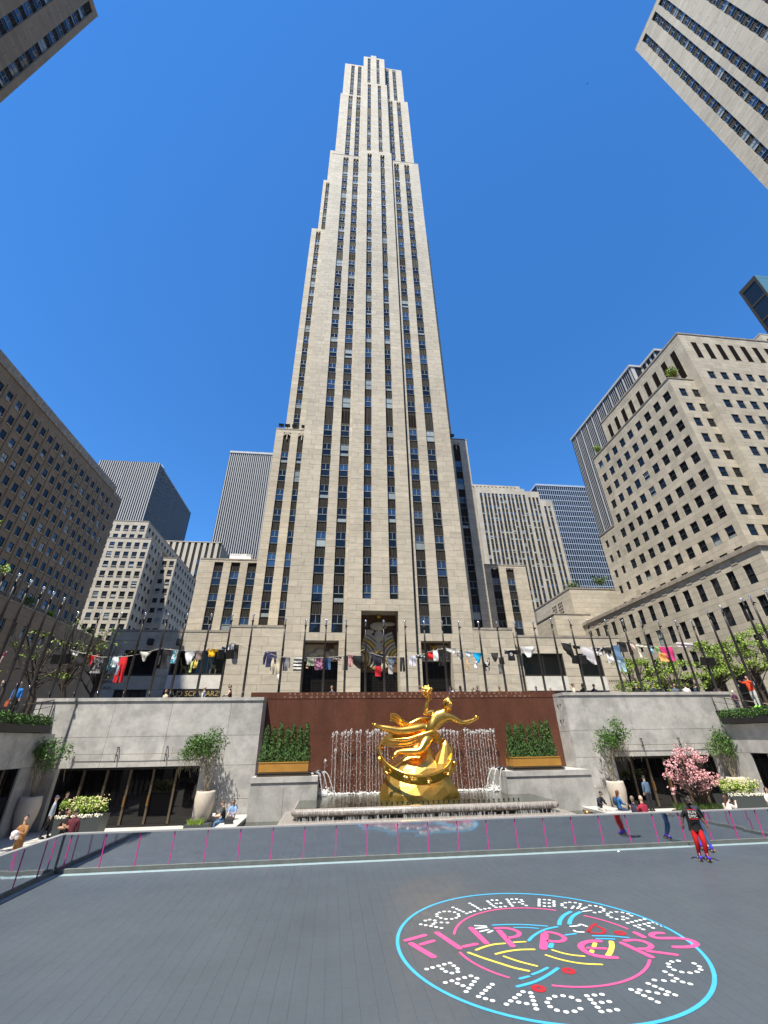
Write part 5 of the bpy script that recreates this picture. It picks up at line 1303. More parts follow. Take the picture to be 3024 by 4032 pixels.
for i, (u, v, Y, h, c, lab) in enumerate(((2480,2640,39,5.6,2.6,tb+'nearest the shop corner on the right'),(2640,2650,37,5.4,2.8,tb+'behind the hanging pink trousers'),(2790,2560,36,7.2,3.0,tb+'behind the officer in navy'),(2930,2560,35,7.6,3.2,tb+'behind the person in orange'),(3040,2470,33.5,8.5,3.2,tb+'cut by the right edge of the frame'))):
    p = PY(u, v, Y); tree(lab, p.x, Y, GZ, h*.88, c*.88, .1, 'leaf_bright', 25, 100, 11+i)
for i, (u, v, Y, h, c, lab) in enumerate(((285,2640,36,7.0,3.0,'thinly leaved dark street tree left of the shop corner'),(165,2640,34,6.5,2.8,'half bare street tree behind the left flagpoles'),(395,2620,39,6.8,2.2,'bare branched street tree beside the shaded shop corner'))):
    p = PY(u, v, Y); tree(lab, p.x, Y, GZ, h, c, .085, 'leaf_bright', 18, (22,26,4)[i], 31+i, bare=True, tr=.2)
p = PY(10, 2200, 19); tree('bright tree top at the left edge in front of the shaded block', p.x-2.0, 19, GZ, 8.6, 1.8, .1, 'leaf_bright', 22, 130, 51)
def shrub(name, label, c, r_, n, ls, matn, sc=(1,1,.8), group=None, cat='shrub', stem=True):
    t = thing(name, label, cat, c, 0, group); q = MB(); 
    for i in range(9):
        a = jit(0,6.28); k = r_*.55*rnd.random(); clump(q, (math.cos(a)*k*sc[0], math.sin(a)*k*sc[1], r_*.25*sc[2]+jit(0,.6)*r_*sc[2]), r_*.5, n//9, ls, 0, (1,1,.9), .3)
    q.build('foliage', matn, t)
    if stem:
        q = MB()
        for i in range(5): limb(q, [(0,0,-.05),(jit(-.4,.4)*r_, jit(-.4,.4)*r_, r_*.7*sc[2])], .03, .012, 0, 4)
        q.build('stems', 'bark', t)
    return t
g_ = 'shrubs on the building setbacks'
shrub('roof_shrub', 'bright feathery shrub on the setback ledge of the right block', PY(2655,1480,52.5), 1.8, 900, .16, 'leaf_bright', (1.2,1,.85), g_)
shrub('roof_shrub', 'small shrub at the far end of the right block\'s ledge', PY(2358,1780,75.0), 1.7, 500, .16, 'leaf_bright', (1,1,.9), g_)
for u, v, Y, lab in ((2260,2310,92,'left tuft of roof plants on the low blank block'),(2370,2290,95,'right tuft of roof plants on the low blank block')):
    shrub('roof_shrub', lab, PY(u, v+15, Y), 2.3, 500, .2, 'leaf_mid', (1.2,1,.9), g_)
for i, (u, v, lab) in enumerate(((110,2375,'dark terrace plants on the shaded low wing'),(195,2422,'bright terrace plant on the shaded low wing'),(355,2492,'flat terrace plants at the end of the shaded low wing'))):
    d = ray(u, v); t_ = (L2-1.0)/d.x; shrub('roof_shrub', lab, (L2-1.0, d.y*t_, CAM_Z+d.z*t_), (2.2,1.1,1.3)[i], 420, .17, ('leaf_mid','leaf_bright','leaf_mid')[i], (.5,1.6,.55), g_)
# rows of conifers in gilt planters
def conifer(label, x, y, z, h, w_):
    t = thing('conifer', label, 'conifer', (x, y, z), 0, 'conifers in the gilt planters'); q = MB()
    for i in range(900):
        k = rnd.random(); z_ = h*k; r_ = w_*(1-k)**.55*(.9+.16*math.sin(9*k))*(.55+.45*rnd.random()); a = jit(0, 6.28)
        n_ = Vector((math.cos(a), math.sin(a), .25)); leaf(q, (r_*math.cos(a), r_*math.sin(a), z_), .055*jit(.7,1.3), 0, jit(.45,1.45), (n_+Vector((rnd.gauss(0,.5),rnd.gauss(0,.5),rnd.gauss(0,.5)))).normalized())
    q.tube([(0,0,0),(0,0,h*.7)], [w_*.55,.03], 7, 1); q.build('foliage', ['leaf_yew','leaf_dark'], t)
    q = MB(); q.tube([(0,0,-.1),(0,0,h*.6)], [.04,.015], 5); q.build('trunk', 'bark', t)
od = ('first','second','third','fourth','fifth','sixth','seventh')
for side, x0, x1, y0, ty in (('left', -4.15, -1.35, 28.2, 2.32), ('right', 10.95, 14.0, 28.2, 2.32)):
    t = thing('planter', 'long gilt planter box of conifers on the %s ledge' % side, 'planter', ((x0+x1)/2, y0+.6, ty)); w_ = x1-x0
    q = MB(); q.box(-w_/2,w_/2,-.6,.6,.2,.64,0); q.box(-w_/2-.015,w_/2+.015,-.62,.62,.64,.68,0); q.build('box', 'planter_gold', t)
    for i in range(3):
        q = MB(); q.box(-w_/2-.06,w_/2+.16,-.62-.03*(2-i),.62,.005+.062*i,.05+.062*i,0); q.build('plinth_strip', 'mullion' if i != 1 else 'black_metal', t)
    q = MB(); q.box(-w_/2+.03,w_/2-.03,-.57,.57,.6,.645,0); q.build('soil', 'soil', t)
    for i in range(7):
        conifer('%s conifer from the left in the %s gilt planter' % (od[i], side), x0+.22+(w_-.44)*i/6+jit(-.05,.05), y0+.5+jit(-.15,.15), ty+.64, 1.95+jit(-.15,.15), .4)
# hedges in the troughs
for sx, lab in ((-1, 'clipped dark green hedge above the left side wall'), (1, 'clipped dark green hedge above the right side wall')):
    X = CX+sx*21.4
    t = thing('hedge', lab, 'hedge', (X, 12, 5.0)); q = MB()
    for i in range(11000):
        y = jit(-19.8, 16.4); x = jit(-.52,.52); z = jit(.0,.52)+.06*math.sin(y*2.1)+.05*math.sin(y*5+x*4)
        if abs(x) < .4 and z < .36: x = math.copysign(jit(.4,.55), x)
        leaf(q, (x, y, z), .055*jit(.6,1.3), 0, jit(.45,1.5))
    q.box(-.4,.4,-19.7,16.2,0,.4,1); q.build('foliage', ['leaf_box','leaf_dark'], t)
# railings at the stair heads
for x, y, sx in ((-16.9, 29.0, -1), (26.8, 29.0, 1)):
    t = thing('railing', 'thin dark stair railing at the %s corner of the plaza' % ('left' if sx < 0 else 'right'), 'railing', (x, y, 5.0))
    q = MB(); q.tube([(0,.4,1.45),(sx*.1,-.5,1.25),(sx*1.5,-2.2,.75)], .03, 6); q.tube([(0,.4,1.1),(sx*.1,-.5,.9),(sx*1.5,-2.2,.4)], .018, 6); q.build('handrail', 'mullion', t)
    for a, b in ((.4,0),(-.5,.1),(-1.4,.8)):
        q = MB(); q.tube([(sx*b,a,-.1),(sx*b,a,1.35+.1*a)], .025, 6); q.build('post', 'black_metal', t)
# tall pots with tangled climbers
def pot_tree(label, x, y, pz, cx, cz, cr, n, matn='leaf_box', shape=(1.0,.7,1.0), zb=.0):
    p = thing('plant_pot', 'tall pale concrete pot '+label, 'pot', (x, y, zb), 0, 'tall pots of climbers'); h = pz-zb
    q = MB(); q.lathe([(.3,0),(.36,h*.12),(.5,h*.5),(.54,h*.75),(.5,h*.95),(.48,h),(.42,h),(.42,h-.15)], 0, 0, 24); q.face([(.42*math.cos(k*.5236), .42*math.sin(k*.5236), h-.12) for k in range(12)], 0); q.build('vessel', 'pot_concrete', p)
    t = thing('climber', 'tangled leafy climber growing from the pot '+label, 'shrub', (x, y, pz-.1), 0, 'climbers in the tall pots')
    q = MB(); c = Vector((cx-x, 0, cz-pz+.1))
    for i in range(9):
        a = jit(0,6.28); limb(q, [(jit(-.12,.12), jit(-.1,.1), -.05), (jit(-.25,.25), jit(-.1,.2), c.z*.4), c*.8+Vector((jit(-.3,.3), jit(-.2,.2), 0)), c+Vector((math.cos(a)*cr*.8, jit(-.3,.3), math.sin(a)*cr*.4))], .022, .008, 0, 5)
    for i in range(60):
        a = c+Vector((rnd.gauss(0,cr*.5), jit(-.35,.35), jit(-.5,.2)*cr)); limb(q, [a, a+Vector((jit(-.12,.12),0,-.25)), a+Vector((jit(-.2,.2), jit(-.1,.1), -jit(.4,.95)))], .011, .004, 0, 4)
    q.build('stems', 'vine', t)
    q = MB()
    for i in range(14): clump(q, c+Vector((max(-cr, min(cr, rnd.gauss(0,cr*.5*shape[0]))), rnd.gauss(0,.28), rnd.gauss(.05,cr*.3*shape[2]))), cr*.42, n//14, .062, 0, (1.1,.8,.8), .2, .5, 1.45)
    q.build('foliage', matn, t)
pot_tree('left of the left doors, in shade', -15.75, 28.3, 1.68, -16.0, 3.6, 1.25, 1700)
pot_tree('right of the left doors', -6.95, 28.75, 1.68, -7.6, 3.7, 1.3, 2600, zb=.28)
pot_tree('left of the right doors', 17.6, 28.9, 1.6, 18.2, 3.75, 1.25, 2200)
pot_tree('right of the right doors', 26.0-.35, 28.6, 1.66, 25.9, 3.6, 1.35, 2600)
t = thing('planter', 'low dark box of yellow grass under the pot by the left doors', 'planter', (-7.0, 28.5, 0)); q = MB(); q.box(-.62,.62,-.62,.6,-.02,.26,0); q.build('box', 'planter_slate', t)
def grasses(t, x0, x1, y0, y1, z, h, n, matn, nm='grass'):
    q = MB()
    for i in range(n):
        p = Vector((jit(x0,x1), jit(y0,y1), z)); d = Vector((rnd.gauss(0,.28), rnd.gauss(0,.28), 1))*h*jit(.5,1.1); w_ = Vector((.011,.004,0)); q.face([p-w_, p+w_, p+d*.6+w_*.7, p+d*1.0+Vector((d.x*.3,d.y*.3,0)), p+d*.6-w_*.7], 0, jit(.6,1.4))
    tag(q.build(nm, matn, t), kind='stuff')
grasses(t, -.4,.3,-.6,-.35,.24,.3,260,'leaf_bright')
# flower planters
def flower_box(label, x, y, rot, w_, d_, h, seed):
    t = thing('flower_planter', label, 'planter', (x, y, 0), rot, 'slate flower planters'); q = MB()
    q.grid([[(-w_/2*k,-d_/2*k,z),(w_/2*k,-d_/2*k,z),(w_/2*k,d_/2*k,z),(-w_/2*k,d_/2*k,z)] for k, z in ((.9,-.02),(1,h))], 0, 1, True, False); q.face([(-w_/2*.97,-d_/2*.97,h-.05),(w_/2*.97,-d_/2*.97,h-.05),(w_/2*.97,d_/2*.97,h-.05),(-w_/2*.97,d_/2*.97,h-.05)], 1); q.build('box', ['planter_slate','soil'], t)
    q = MB()
    for i in range(14): clump(q, (jit(-.42,.42)*w_, jit(-.35,.35)*d_, h+jit(.1,.55)), .26, 95, .055, 0, (1,1,.9), .2, .6, 1.5)
    q.build('foliage', 'leaf_bright', t)
    q = MB()
    for i in range(230): q.ball((jit(-.45,.45)*w_, jit(-.42,.42)*d_, h+jit(.25,.74)), jit(.018,.035), 5, 4, 0, jit(.8,1.15))
    tag(q.build('yellow_flowers', 'blossom_yellow', t), kind='stuff')
    q = MB()
    for i in range(240): q.ball((jit(-.5,.5)*w_, -d_/2+jit(-.02,.12), h+jit(-.02,.1)), jit(.014,.03), 5, 4, 0, jit(.8,1.15))
    tag(q.build('white_flowers', 'blossom_white', t), kind='stuff')
    return t
flower_box('slate planter of yellow and white flowers by the left glass doors', -11.4, 25.0, R(8), 1.9, 1.3, 1.15, 1)
flower_box('slate planter of white flowers at the right of the magnolia', 22.6, 25.2, R(-6), 2.4, 1.2, 1.12, 2)
# pink magnolia in a box
mg = thing('magnolia_tree', 'pink flowering magnolia in a low planter in front of the right doors', 'tree', (19.9, 25.0, .5)); q = MB(); f_ = MB(); lf = MB()
for i in range(60):
    a = jit(0,6.28); e = Vector((math.cos(a)*jit(.2,1.4), math.sin(a)*jit(.2,.9), jit(.9,2.75))); 
    if e.z > 2.2: e.x *= .6
    m_ = Vector((e.x*.35, e.y*.35, e.z*.45)); limb(q, [(jit(-.08,.08), jit(-.08,.08), 0), m_, e], .03, .007, 0, 4)
    for j in range(4):
        e2 = e+Vector((rnd.gauss(0,.2), rnd.gauss(0,.15), jit(-.1,.35))); limb(q, [m_.lerp(e,.6), e2], .011, .004, 0, 4)
        for k in range(4):
            c = e.lerp(e2, jit(-.6,1))+Vector((rnd.gauss(0,.09), rnd.gauss(0,.07), rnd.gauss(0,.09)))
            for m3 in range(4): leaf(f_, c+Vector((rnd.gauss(0,.025), rnd.gauss(0,.025), rnd.gauss(0,.025))), jit(.035,.06), 0, jit(.65,1.35))
for i in range(16): limb(q, [(jit(-.1,.1),0,.3),(jit(-.5,.5), 0, 2.2),(jit(-.75,.75), jit(-.2,.2), jit(2.8,3.3))], .014, .004, 0, 4)
q.build('trunk', 'bark', mg); f_.build('blossom', 'blossom_pink', mg)
t = thing('planter', 'low brown planter box under the pink magnolia', 'planter', (19.7, 25.0, 0)); q = MB(); q.box(-1.25,1.25,-.55,.55,-.02,.5,0); q.build('box', 'mullion', t); grasses(t, -1.2,1.2,-.5,.5,.48,.4,900,'leaf_mid')
shrub('shrub', 'low grey-green shrub behind the left end of the long barrier', (-9.9, 22.5, -.05), .6, 300, .06, 'leaf_mid', (1.1,.8,.9))

# ------------------------------------------------------------------ flagpoles
mat('pole_metal', (.028,.024,.022), .38, metal=.3); mat('chrome', (.85,.85,.87), .12, metal=1.0); mat('rope', (.55,.53,.48), .8)
fpole = thing('flagpole', 'bare dark flagpole', 'flagpole', (0,0,GZ), 0, 'bare flagpoles round the sunken plaza')
q = MB(); q.lathe([(.10,0),(.10,.9),(.085,.92),(.08,3.4),(.068,4.8),(.05,6.35),(.0,6.36)], 0, 0, 10); q.build('pole', 'pole_metal', fpole)
q = MB(); q.lathe([(.13,0),(.13,.5),(.10,.55)], 0, 0, 10); q.build('base_collar', 'pole_metal', fpole)
q = MB(); q.ball((0,0,6.6), .09, 10, 8); q.tube([(0,0,6.36),(0,0,6.52)], .04, 6); q.build('finial', 'chrome', fpole)
q = MB(); q.box(-.09,.09,-.14,-.05,6.12,6.2); q.build('pulley', 'pole_metal', fpole)
q = MB(); q.box(-.02,.02,-.14,-.08,1.35,1.55); q.ball((0,-.14,1.45), .035, 6, 4); q.build('cleat', 'chrome', fpole)
for z in (2.6, 4.4):
    q = MB(); q.lathe([(.092,z),(.092,z+.06)], 0, 0, 10); q.build('band', 'pole_metal', fpole)
tops = [(6,2208),(41,2238),(98,2262),(147,2287),(179,2313),(227,2334),(263,2356),(313,2400),(398,2405),(480,2411),(577,2404),(663,2416),(739,2415),(833,2418),(917,2411),(1001,2412),(1126,2439),(1206,2436),(1286,2437),(1364,2436),(1440,2439),(1510,2438),(1593,2420),(1668,2441),(1739,2443),(1804,2441),(1882,2444),(1953,2441),(2025,2448),(2098,2451),(2166,2432),(2240,2434),(2309,2434),(2380,2437),(2449,2441),(2520,2440),(2590,2445),(2656,2442),(2721,2445),(2787,2406),(2840,2388),(2895,2358),(2932,2347),(2988,2325)]
first = True; poles = []
for i, (u, v) in enumerate(tops):
    p = PZ(u, v, 12.12)
    if i < 7: x, y = -17.15, p.y
    elif i >= 39: x, y = 27.4, p.y
    elif 16 <= i <= 29 and i != 22: y = 31.75; x = PY(u, v, y).x
    else: y = 30.62; x = PY(u, v, y).x
    if i == 22: y = 31.75; x = PY(u, v, y).x
    o = fpole if first else copy_tree(fpole); first = False
    o.location = (x, y, GZ); o.rotation_euler = (0, 0, jit(-.4,.4)); poles.append((x, y))
    if i < 7: lab = 'bare dark flagpole with chrome ball in the shaded left row, %s from the left edge' % od[i]
    elif i < 16: lab = 'bare dark flagpole with chrome ball over the left granite wall, %s from the left end' % (od+('eighth','ninth'))[i-7]
    elif i < 30: lab = 'bare dark flagpole with chrome ball over the red wall, %s from its left end' % (od+('eighth','ninth','tenth','eleventh','twelfth','thirteenth','fourteenth'))[i-16]
    elif i < 39: lab = 'bare dark flagpole with chrome ball over the right granite wall, %s from its left end' % (od+('eighth','ninth'))[i-30]
    else: lab = 'bare dark flagpole with chrome ball above the right hedge, %s from the far corner' % od[i-39]
    o['label'] = lab
def speaker(i, z, label):
    x, y = poles[i]; t = thing('loudspeaker', label, 'loudspeaker', (x, y, z), 0, 'black loudspeakers clamped to flagpoles')
    for q_ in (-1, 1):
        q = MB(); q.box(-.2,.2,-.2,.15,-.3,.3,0,1,'',Matrix.Translation((q_*.32,-.12,0)) @ Matrix.Rotation(R(-22*q_),4,'Z') @ Matrix.Rotation(R(12),4,'X')); q.build('cabinet', 'black_metal', t)
    q = MB(); q.tube([(-.3,0,.05),(.3,0,.05)], .03, 6); q.build('bracket', 'black_metal', t)
speaker(14, 9.35, 'pair of black loudspeakers on the pole left of the navy jacket'); speaker(10, 8.9, 'pair of black loudspeakers on a pole before the bare tree') if False else speaker(7, 9.0, 'pair of black loudspeakers on the corner pole before the thin tree')
speaker(31, 9.1, 'pair of black loudspeakers on the pole in front of the left shop window'); speaker(38, 9.0, 'pair of black loudspeakers on the pole in front of the green trees')
# ------------------------------------------------------------------ washing strung between the poles
SH = {
 'tee': [[(-.0,.24,.76),(-.1,.2,.8),(-1,.2,.82)], [(-.02,0,.24),(-.4,-.04,.2)], [(-.02,.76,1),(-.4,.8,1.04)]],
 'shirt': [[(0,.26,.74),(-.1,.22,.78),(-1,.2,.8)], [(-.02,.05,.26),(-.45,-.05,.18),(-.85,-.02,.13)], [(-.02,.74,.95),(-.45,.82,1.05),(-.8,.86,1.02)]],
 'trousers': [[(0,.12,.88),(-.32,.06,.94)], [(-.32,.06,.5),(-1,.02,.4)], [(-.32,.5,.94),(-1,.58,.96)]],
 'shorts': [[(0,.1,.9),(-.45,.03,.97)], [(-.45,.03,.49),(-1,-.02,.46)], [(-.45,.51,.97),(-1,.54,1.02)]],
 'brief': [[(0,0,1),(-.25,.02,.98),(-.6,.2,.8),(-1,.38,.62)]],
 'triangle': [[(0,0,1),(-.5,.22,.75),(-1,.48,.54)]],
 'cloth': [[(0,.02,.98),(-.5,0,1),(-1,.03,.96)]],
 'sheet': [[(0,0,1),(-.4,.08,1.0),(-.75,.4,1.0),(-1,.78,.98)]],
 'scarf': [[(0,.1,.9),(-.3,.2,.8),(-1,.05,.75)]],
 'dress': [[(0,.3,.7),(-.2,.2,.8),(-.45,.28,.72),(-1,.1,.95)], [(0,.1,.3),(-.35,.0,.2)], [(0,.7,.9),(-.35,.8,1)]],
 'vest': [[(0,.1,.3),(-.35,.12,.36)], [(0,.7,.9),(-.35,.64,.88)], [(-.35,.12,.88),(-1,.2,.75)]],
}
def garment(label, kind, cols, px, Y=None, cat=None, stripes=0, n='garment', motif=None):
    (f_, x0, y0, x1, y1) = px; u0, v0 = f_(x0, y0); u1, v1 = f_(x1, y1)
    um = (u0+u1)/2
    Yg = Y or (31.95 if 1090 < um < 2130 else 30.82)
    a = PY(u0, v0, Yg); b = PY(u1, v1, Yg); c = PY(um, v0, Yg); d = PY(um, v1, Yg); w_, h = abs(PY(u1, v0, Yg).x-a.x)*1.06, (c.z-d.z)*1.08
    t = thing(n, label, cat or 'clothing', (min(a.x, PY(u0,v1,Yg).x), Yg, c.z), jit(-.12,.12), 'clothes hung between the flagpoles')
    q = MB(); ph = jit(0,6); am = min(.05, .1*w_); fq = jit(2.0,3.5)
    for si, sp_ in enumerate(SH[kind]):
        rows = []; zs = []
        for i in range(len(sp_)-1):
            (z0, l0, r0), (z1, l1, r1) = sp_[i], sp_[i+1]; k = max(2, int((z0-z1)*9))
            for j in range(k+(i == len(sp_)-2)): t_ = j/k; rows.append((z0+(z1-z0)*t_, l0+(l1-l0)*t_, r0+(r1-r0)*t_))
        G_ = []
        for (z, l, r_) in rows:
            fr_, bk = [], []
            for m_ in range(7):
                x = l+(r_-l)*m_/6; y = am*(.35-z)*math.sin(fq*x*6.28+ph+z*2.5)+.03*math.sin(z*7+ph+x*3); sag = -.05*math.sin(math.pi*min(1, max(0, x)))*(1 if z > -.05 else .4)
                th = .006+.03*w_*math.sin(math.pi*m_/6)
                P = Vector((x*w_, 0, z*h+sag*h*.6)); fr_.append(P+Vector((0,y-th,0))); bk.append(P+Vector((0,y+th,0)))
            G_.append(fr_+bk[::-1])
        b0 = len(q.f); q.grid(G_, 0, 1, True, True)
        if stripes:
            for fi in range(b0, len(q.f)):
                zc = sum(q.v[k_][2] for k_ in q.f[fi])/4/h
                if int(-zc*stripes) % 2: q.m[fi] = 1
        elif len(cols) > 1:
            for fi in range(b0, len(q.f)):
                if rnd.random() < .4: q.m[fi] = 1
    q.build('fabric', [cloth(c_) for c_ in cols], t)
    for e in (.12, .88):
        pg = MB(); pg.box(e*w_-.012,e*w_+.012,-.03,.03,-.03,.05); pg.build('clothes_peg', 'rope', t)
    if motif: motif(t, w_, h)
    return t
Pa = lambda x, y: (250+.3918*x, 2500+.3918*y)
Pb = lambda x, y: (900+.3918*x, 2500+.3918*y)
Pc = lambda x, y: (1550+.3918*x, 2500+.3918*y)
Pd = lambda x, y: (2200+.3918*x, 2450+.3918*y)
Pe = lambda x, y: (.27125*x, 2400+.27125*y)
WHT, BLK, NAV, RED, DEN = (.68,.68,.68), (.012,.012,.014), (.022,.024,.08), (.55,.012,.018), (.11,.2,.34)
def roundel(t, w_, h):
    q = MB(); q.grid([[(w_*.5+r_*math.cos(k*.314), -.085, -.42*h+r_*math.sin(k*.314)) for k in range(20)] for r_ in (.115,.075)], 0, 1, True, False); q.box(w_*.5-.03,w_*.5+.03,-.087,-.08,-.45*h,-.36*h); q.build('print', cloth(WHT), t)
GL = [
 ('pale scrap of cloth at the left end of the left clothesline','cloth',[(.5,.5,.5),BLK],(Pa,92,165,152,205)),
 ('black t-shirt hanging left of the red bandana','cloth',[BLK],(Pa,135,185,222,300)),
 ('red triangular bandana hanging left of the long red trousers','triangle',[RED],(Pa,250,203,345,300)),
 ('charcoal patterned top right of the red bandana','dress',[(.03,.03,.035),(.2,.2,.2)],(Pa,300,232,405,372)),
 ('teal trousers hanging beside a white shirt','trousers',[(.04,.2,.26),(.3,.5,.5)],(Pa,440,232,500,346)),
 ('small white shirt between teal and red trousers','shirt',[(.6,.68,.72)],(Pa,498,222,562,315)),
 ('strip of pale denim behind the long red trousers','scarf',[(.28,.36,.45)],(Pa,553,252,592,392)),
 ('long bright red trousers, lowest on the left line','trousers',[RED],(Pa,570,214,655,457)),
 ('ivory briefs alone on the line before the shaded shop window','triangle',[(.55,.54,.48)],(Pa,768,168,880,258)),
 ('big black dress in front of the dark stone pier','dress',[BLK],(Pa,960,140,1082,322)),
 ('thin teal and white stripes of cloth right of the black dress','scarf',[(.06,.3,.42),(.6,.62,.6)],(Pa,1095,155,1165,275)),
 ('white singlet hanging before the left toy giraffe','brief',[WHT],(Pa,1225,158,1325,284)),
 ('taupe scarf folded on the line right of the white singlet','cloth',[(.2,.15,.14)],(Pa,1340,155,1398,242)),
 ('yellow scarf hanging under the taupe one','scarf',[(.6,.45,.1)],(Pa,1312,245,1368,325)),
 ('pale green scarf hanging lowest by the left toy giraffe','scarf',[(.45,.52,.18)],(Pa,1281,260,1312,366)),
 ('bright yellow jacket above the right toy giraffe','tee',[(.72,.4,.01)],(Pa,1450,138,1543,212)),
 ('small slate blue cloth left of a white shirt','cloth',[(.1,.13,.22)],(Pa,1592,118,1636,165)),
 ('white shirt bundled beside black trousers','shirt',[WHT],(Pb,-20,92,62,190)),
 ('black trousers left of the first loudspeakers','trousers',[BLK],(Pb,36,96,108,228)),
 ('navy jacket hanging over the end of the red wall','shirt',[NAV],(Pb,362,162,480,310)),
 ('beige ribbons of cloth between the navy jacket and a pole','trousers',[(.5,.44,.33)],(Pb,425,232,528,382)),
 ('grey shirt with a white tie hanging beside it','shirt',[(.18,.19,.21)],(Pb,535,222,618,350)),
 ('long white tie hanging below the grey shirt','scarf',[WHT],(Pb,490,345,532,440)),
 ('white shirt with black bands at the left portal','cloth',[WHT,(.03,.02,.02)],(Pb,656,226,745,350),8),
 ('sage green shorts in the left portal','shorts',[(.25,.29,.21)],(Pb,790,236,864,304)),
 ('small tan bag under the sage green shorts','cloth',[(.35,.22,.13)],(Pb,779,302,806,334)),
 ('glittering purple top in the left portal','cloth',[(.12,.03,.08),(.4,.2,.3)],(Pb,865,235,950,342)),
 ('blue denim shorts right of the purple top','trousers',[(.05,.12,.26)],(Pb,974,231,1028,340)),
 ('brown cloth folded over the line right of the left portal','cloth',[(.1,.06,.055),(.5,.48,.45)],(Pb,1045,218,1132,254)),
 ('grey-green trousers on the pier left of the middle portal','trousers',[(.22,.22,.19)],(Pb,1148,206,1202,343)),
 ('pink striped shirt on the pier left of the middle portal','shirt',[(.55,.3,.3),(.3,.1,.12)],(Pb,1195,198,1256,312)),
 ('black top with flying sleeve at the left edge of the middle portal','sheet',[BLK],(Pb,1228,205,1335,330)),
 ('dark navy top in the middle portal','shirt',[(.012,.013,.03)],(Pb,1430,184,1550,300)),
 ('red shorts low in the middle portal','cloth',[(.45,.008,.02)],(Pb,1470,310,1534,408)),
 ('slate blue shirt in the middle portal','brief',[(.1,.14,.2)],(Pb,1590,222,1680,318)),
 ('pale grey shorts below the slate blue shirt','cloth',[(.38,.37,.36)],(Pb,1605,302,1652,386)),
 ('black trousers on the pier right of the middle portal','trousers',[(.02,.02,.022)],(Pc,62,222,114,356)),
 ('lilac white shorts on the pier right of the middle portal','trousers',[(.55,.55,.64)],(Pc,152,206,225,305)),
 ('black cloth with pale end left of the right portal','cloth',[BLK,(.4,.45,.46)],(Pc,224,196,312,236)),
 ('red t-shirt in the right portal','cloth',[(.6,.02,.02)],(Pc,338,168,402,236)),
 ('white t-shirt right of the red t-shirt','cloth',[WHT],(Pc,400,152,450,250)),
 ('black jacket in the right portal','trousers',[BLK],(Pc,452,142,502,298)),
 ('long white shirt blowing flat at the right portal','sheet',[WHT],(Pc,518,132,622,185)),
 ('grey and white shirt right of the right portal','shirt',[(.5,.52,.56),(.12,.12,.16)],(Pc,640,150,696,238)),
 ('pale blue shirt over a tan tie','brief',[(.5,.58,.68)],(Pc,716,166,790,220)),
 ('tan tie hanging below the pale blue shirt','scarf',[(.55,.38,.2)],(Pc,732,228,762,344)),
 ('bright sky blue t-shirt pegged by its hem','brief',[(.0,.35,.68)],(Pc,806,176,888,274)),
 ('white tail of cloth below the sky blue t-shirt','scarf',[WHT],(Pc,808,262,850,325)),
 ('black vest with white lining','vest',[BLK,(.55,.53,.5)],(Pc,886,224,986,350)),
 ('charcoal shorts right of the black vest','brief',[(.03,.03,.035)],(Pc,986,178,1056,264)),
 ('black and white top over a grey skirt','cloth',[(.02,.02,.02)],(Pc,1062,224,1114,290)),
 ('small grey check skirt hanging low','cloth',[(.13,.13,.14)],(Pc,1062,292,1104,384)),
 ('black t-shirt with a white round print','tee',[(.014,.013,.02)],(Pc,1128,150,1240,248),0,roundel),
 ('white shorts left of the right shop window','brief',[WHT],(Pc,1284,118,1420,216)),
 ('black leggings crossing the line by the shop window','sheet',[BLK],(Pd,52,206,152,342)),
 ('black scarf left of the big white sheet','cloth',[BLK],(Pd,142,232,222,262)),
 ('big white sheet gathered to one corner','sheet',[(.66,.64,.68)],(Pd,246,250,386,410)),
 ('jumble of black and white cloth right of the big sheet','cloth',[WHT,BLK],(Pd,370,255,450,328)),
 ('black cap and charcoal shirt on the line','tee',[(.03,.03,.033)],(Pd,452,250,552,325)),
 ('white shirt below the charcoal one','cloth',[WHT],(Pd,500,318,566,402)),
 ('blue denim jacket above pale jeans','cloth',[DEN],(Pd,556,232,636,362)),
 ('pale blue jeans, lowest on the right line','trousers',[(.38,.55,.66)],(Pd,596,362,686,486)),
 ('black t-shirt right of the denim jacket','cloth',[(.015,.015,.018)],(Pd,602,196,690,290)),
 ('dusty pink cloth at the top of the right line','cloth',[(.5,.32,.3),(.6,.55,.48)],(Pd,716,196,776,272)),
 ('cream shirt along the right line','cloth',[(.55,.52,.45)],(Pd,782,218,890,252)),
 ('cream tie hanging right of the dusty pink cloth','scarf',[(.6,.56,.48)],(Pd,810,252,852,346)),
 ('small sky blue shirt with white print before the trees','cloth',[(.08,.35,.62),(.5,.6,.65)],(Pd,921,246,954,310)),
 ('bright green shirt left of hot pink trousers','triangle',[(.28,.55,.15)],(Pd,976,248,1066,312)),
 ('hot pink trousers blowing sideways','sheet',[(.75,.05,.25)],(Pd,1046,248,1166,382)),
 ('orange tie-dyed shirt below the bright green one','cloth',[(.75,.3,.08),(.7,.45,.2)],(Pd,1022,308,1140,388)),
 ('lime green shirt right of hot pink trousers','triangle',[(.45,.55,.2)],(Pd,1106,242,1168,330)),
 ('pinkish white shirt at the right end of the line','cloth',[(.62,.5,.58),WHT],(Pd,1188,205,1362,245)),
 ('cream and maroon garment at the left edge of the frame','scarf',[(.5,.4,.33),(.15,.02,.04)],(Pe,-60,615,105,990)),
]
for g4 in GL:
    px = g4[3]
    garment(g4[0], g4[1], g4[2], px, Y=(27.0 if px[0] is Pe else None), stripes=g4[4] if len(g4) > 4 else 0, motif=g4[5] if len(g4) > 5 else None)
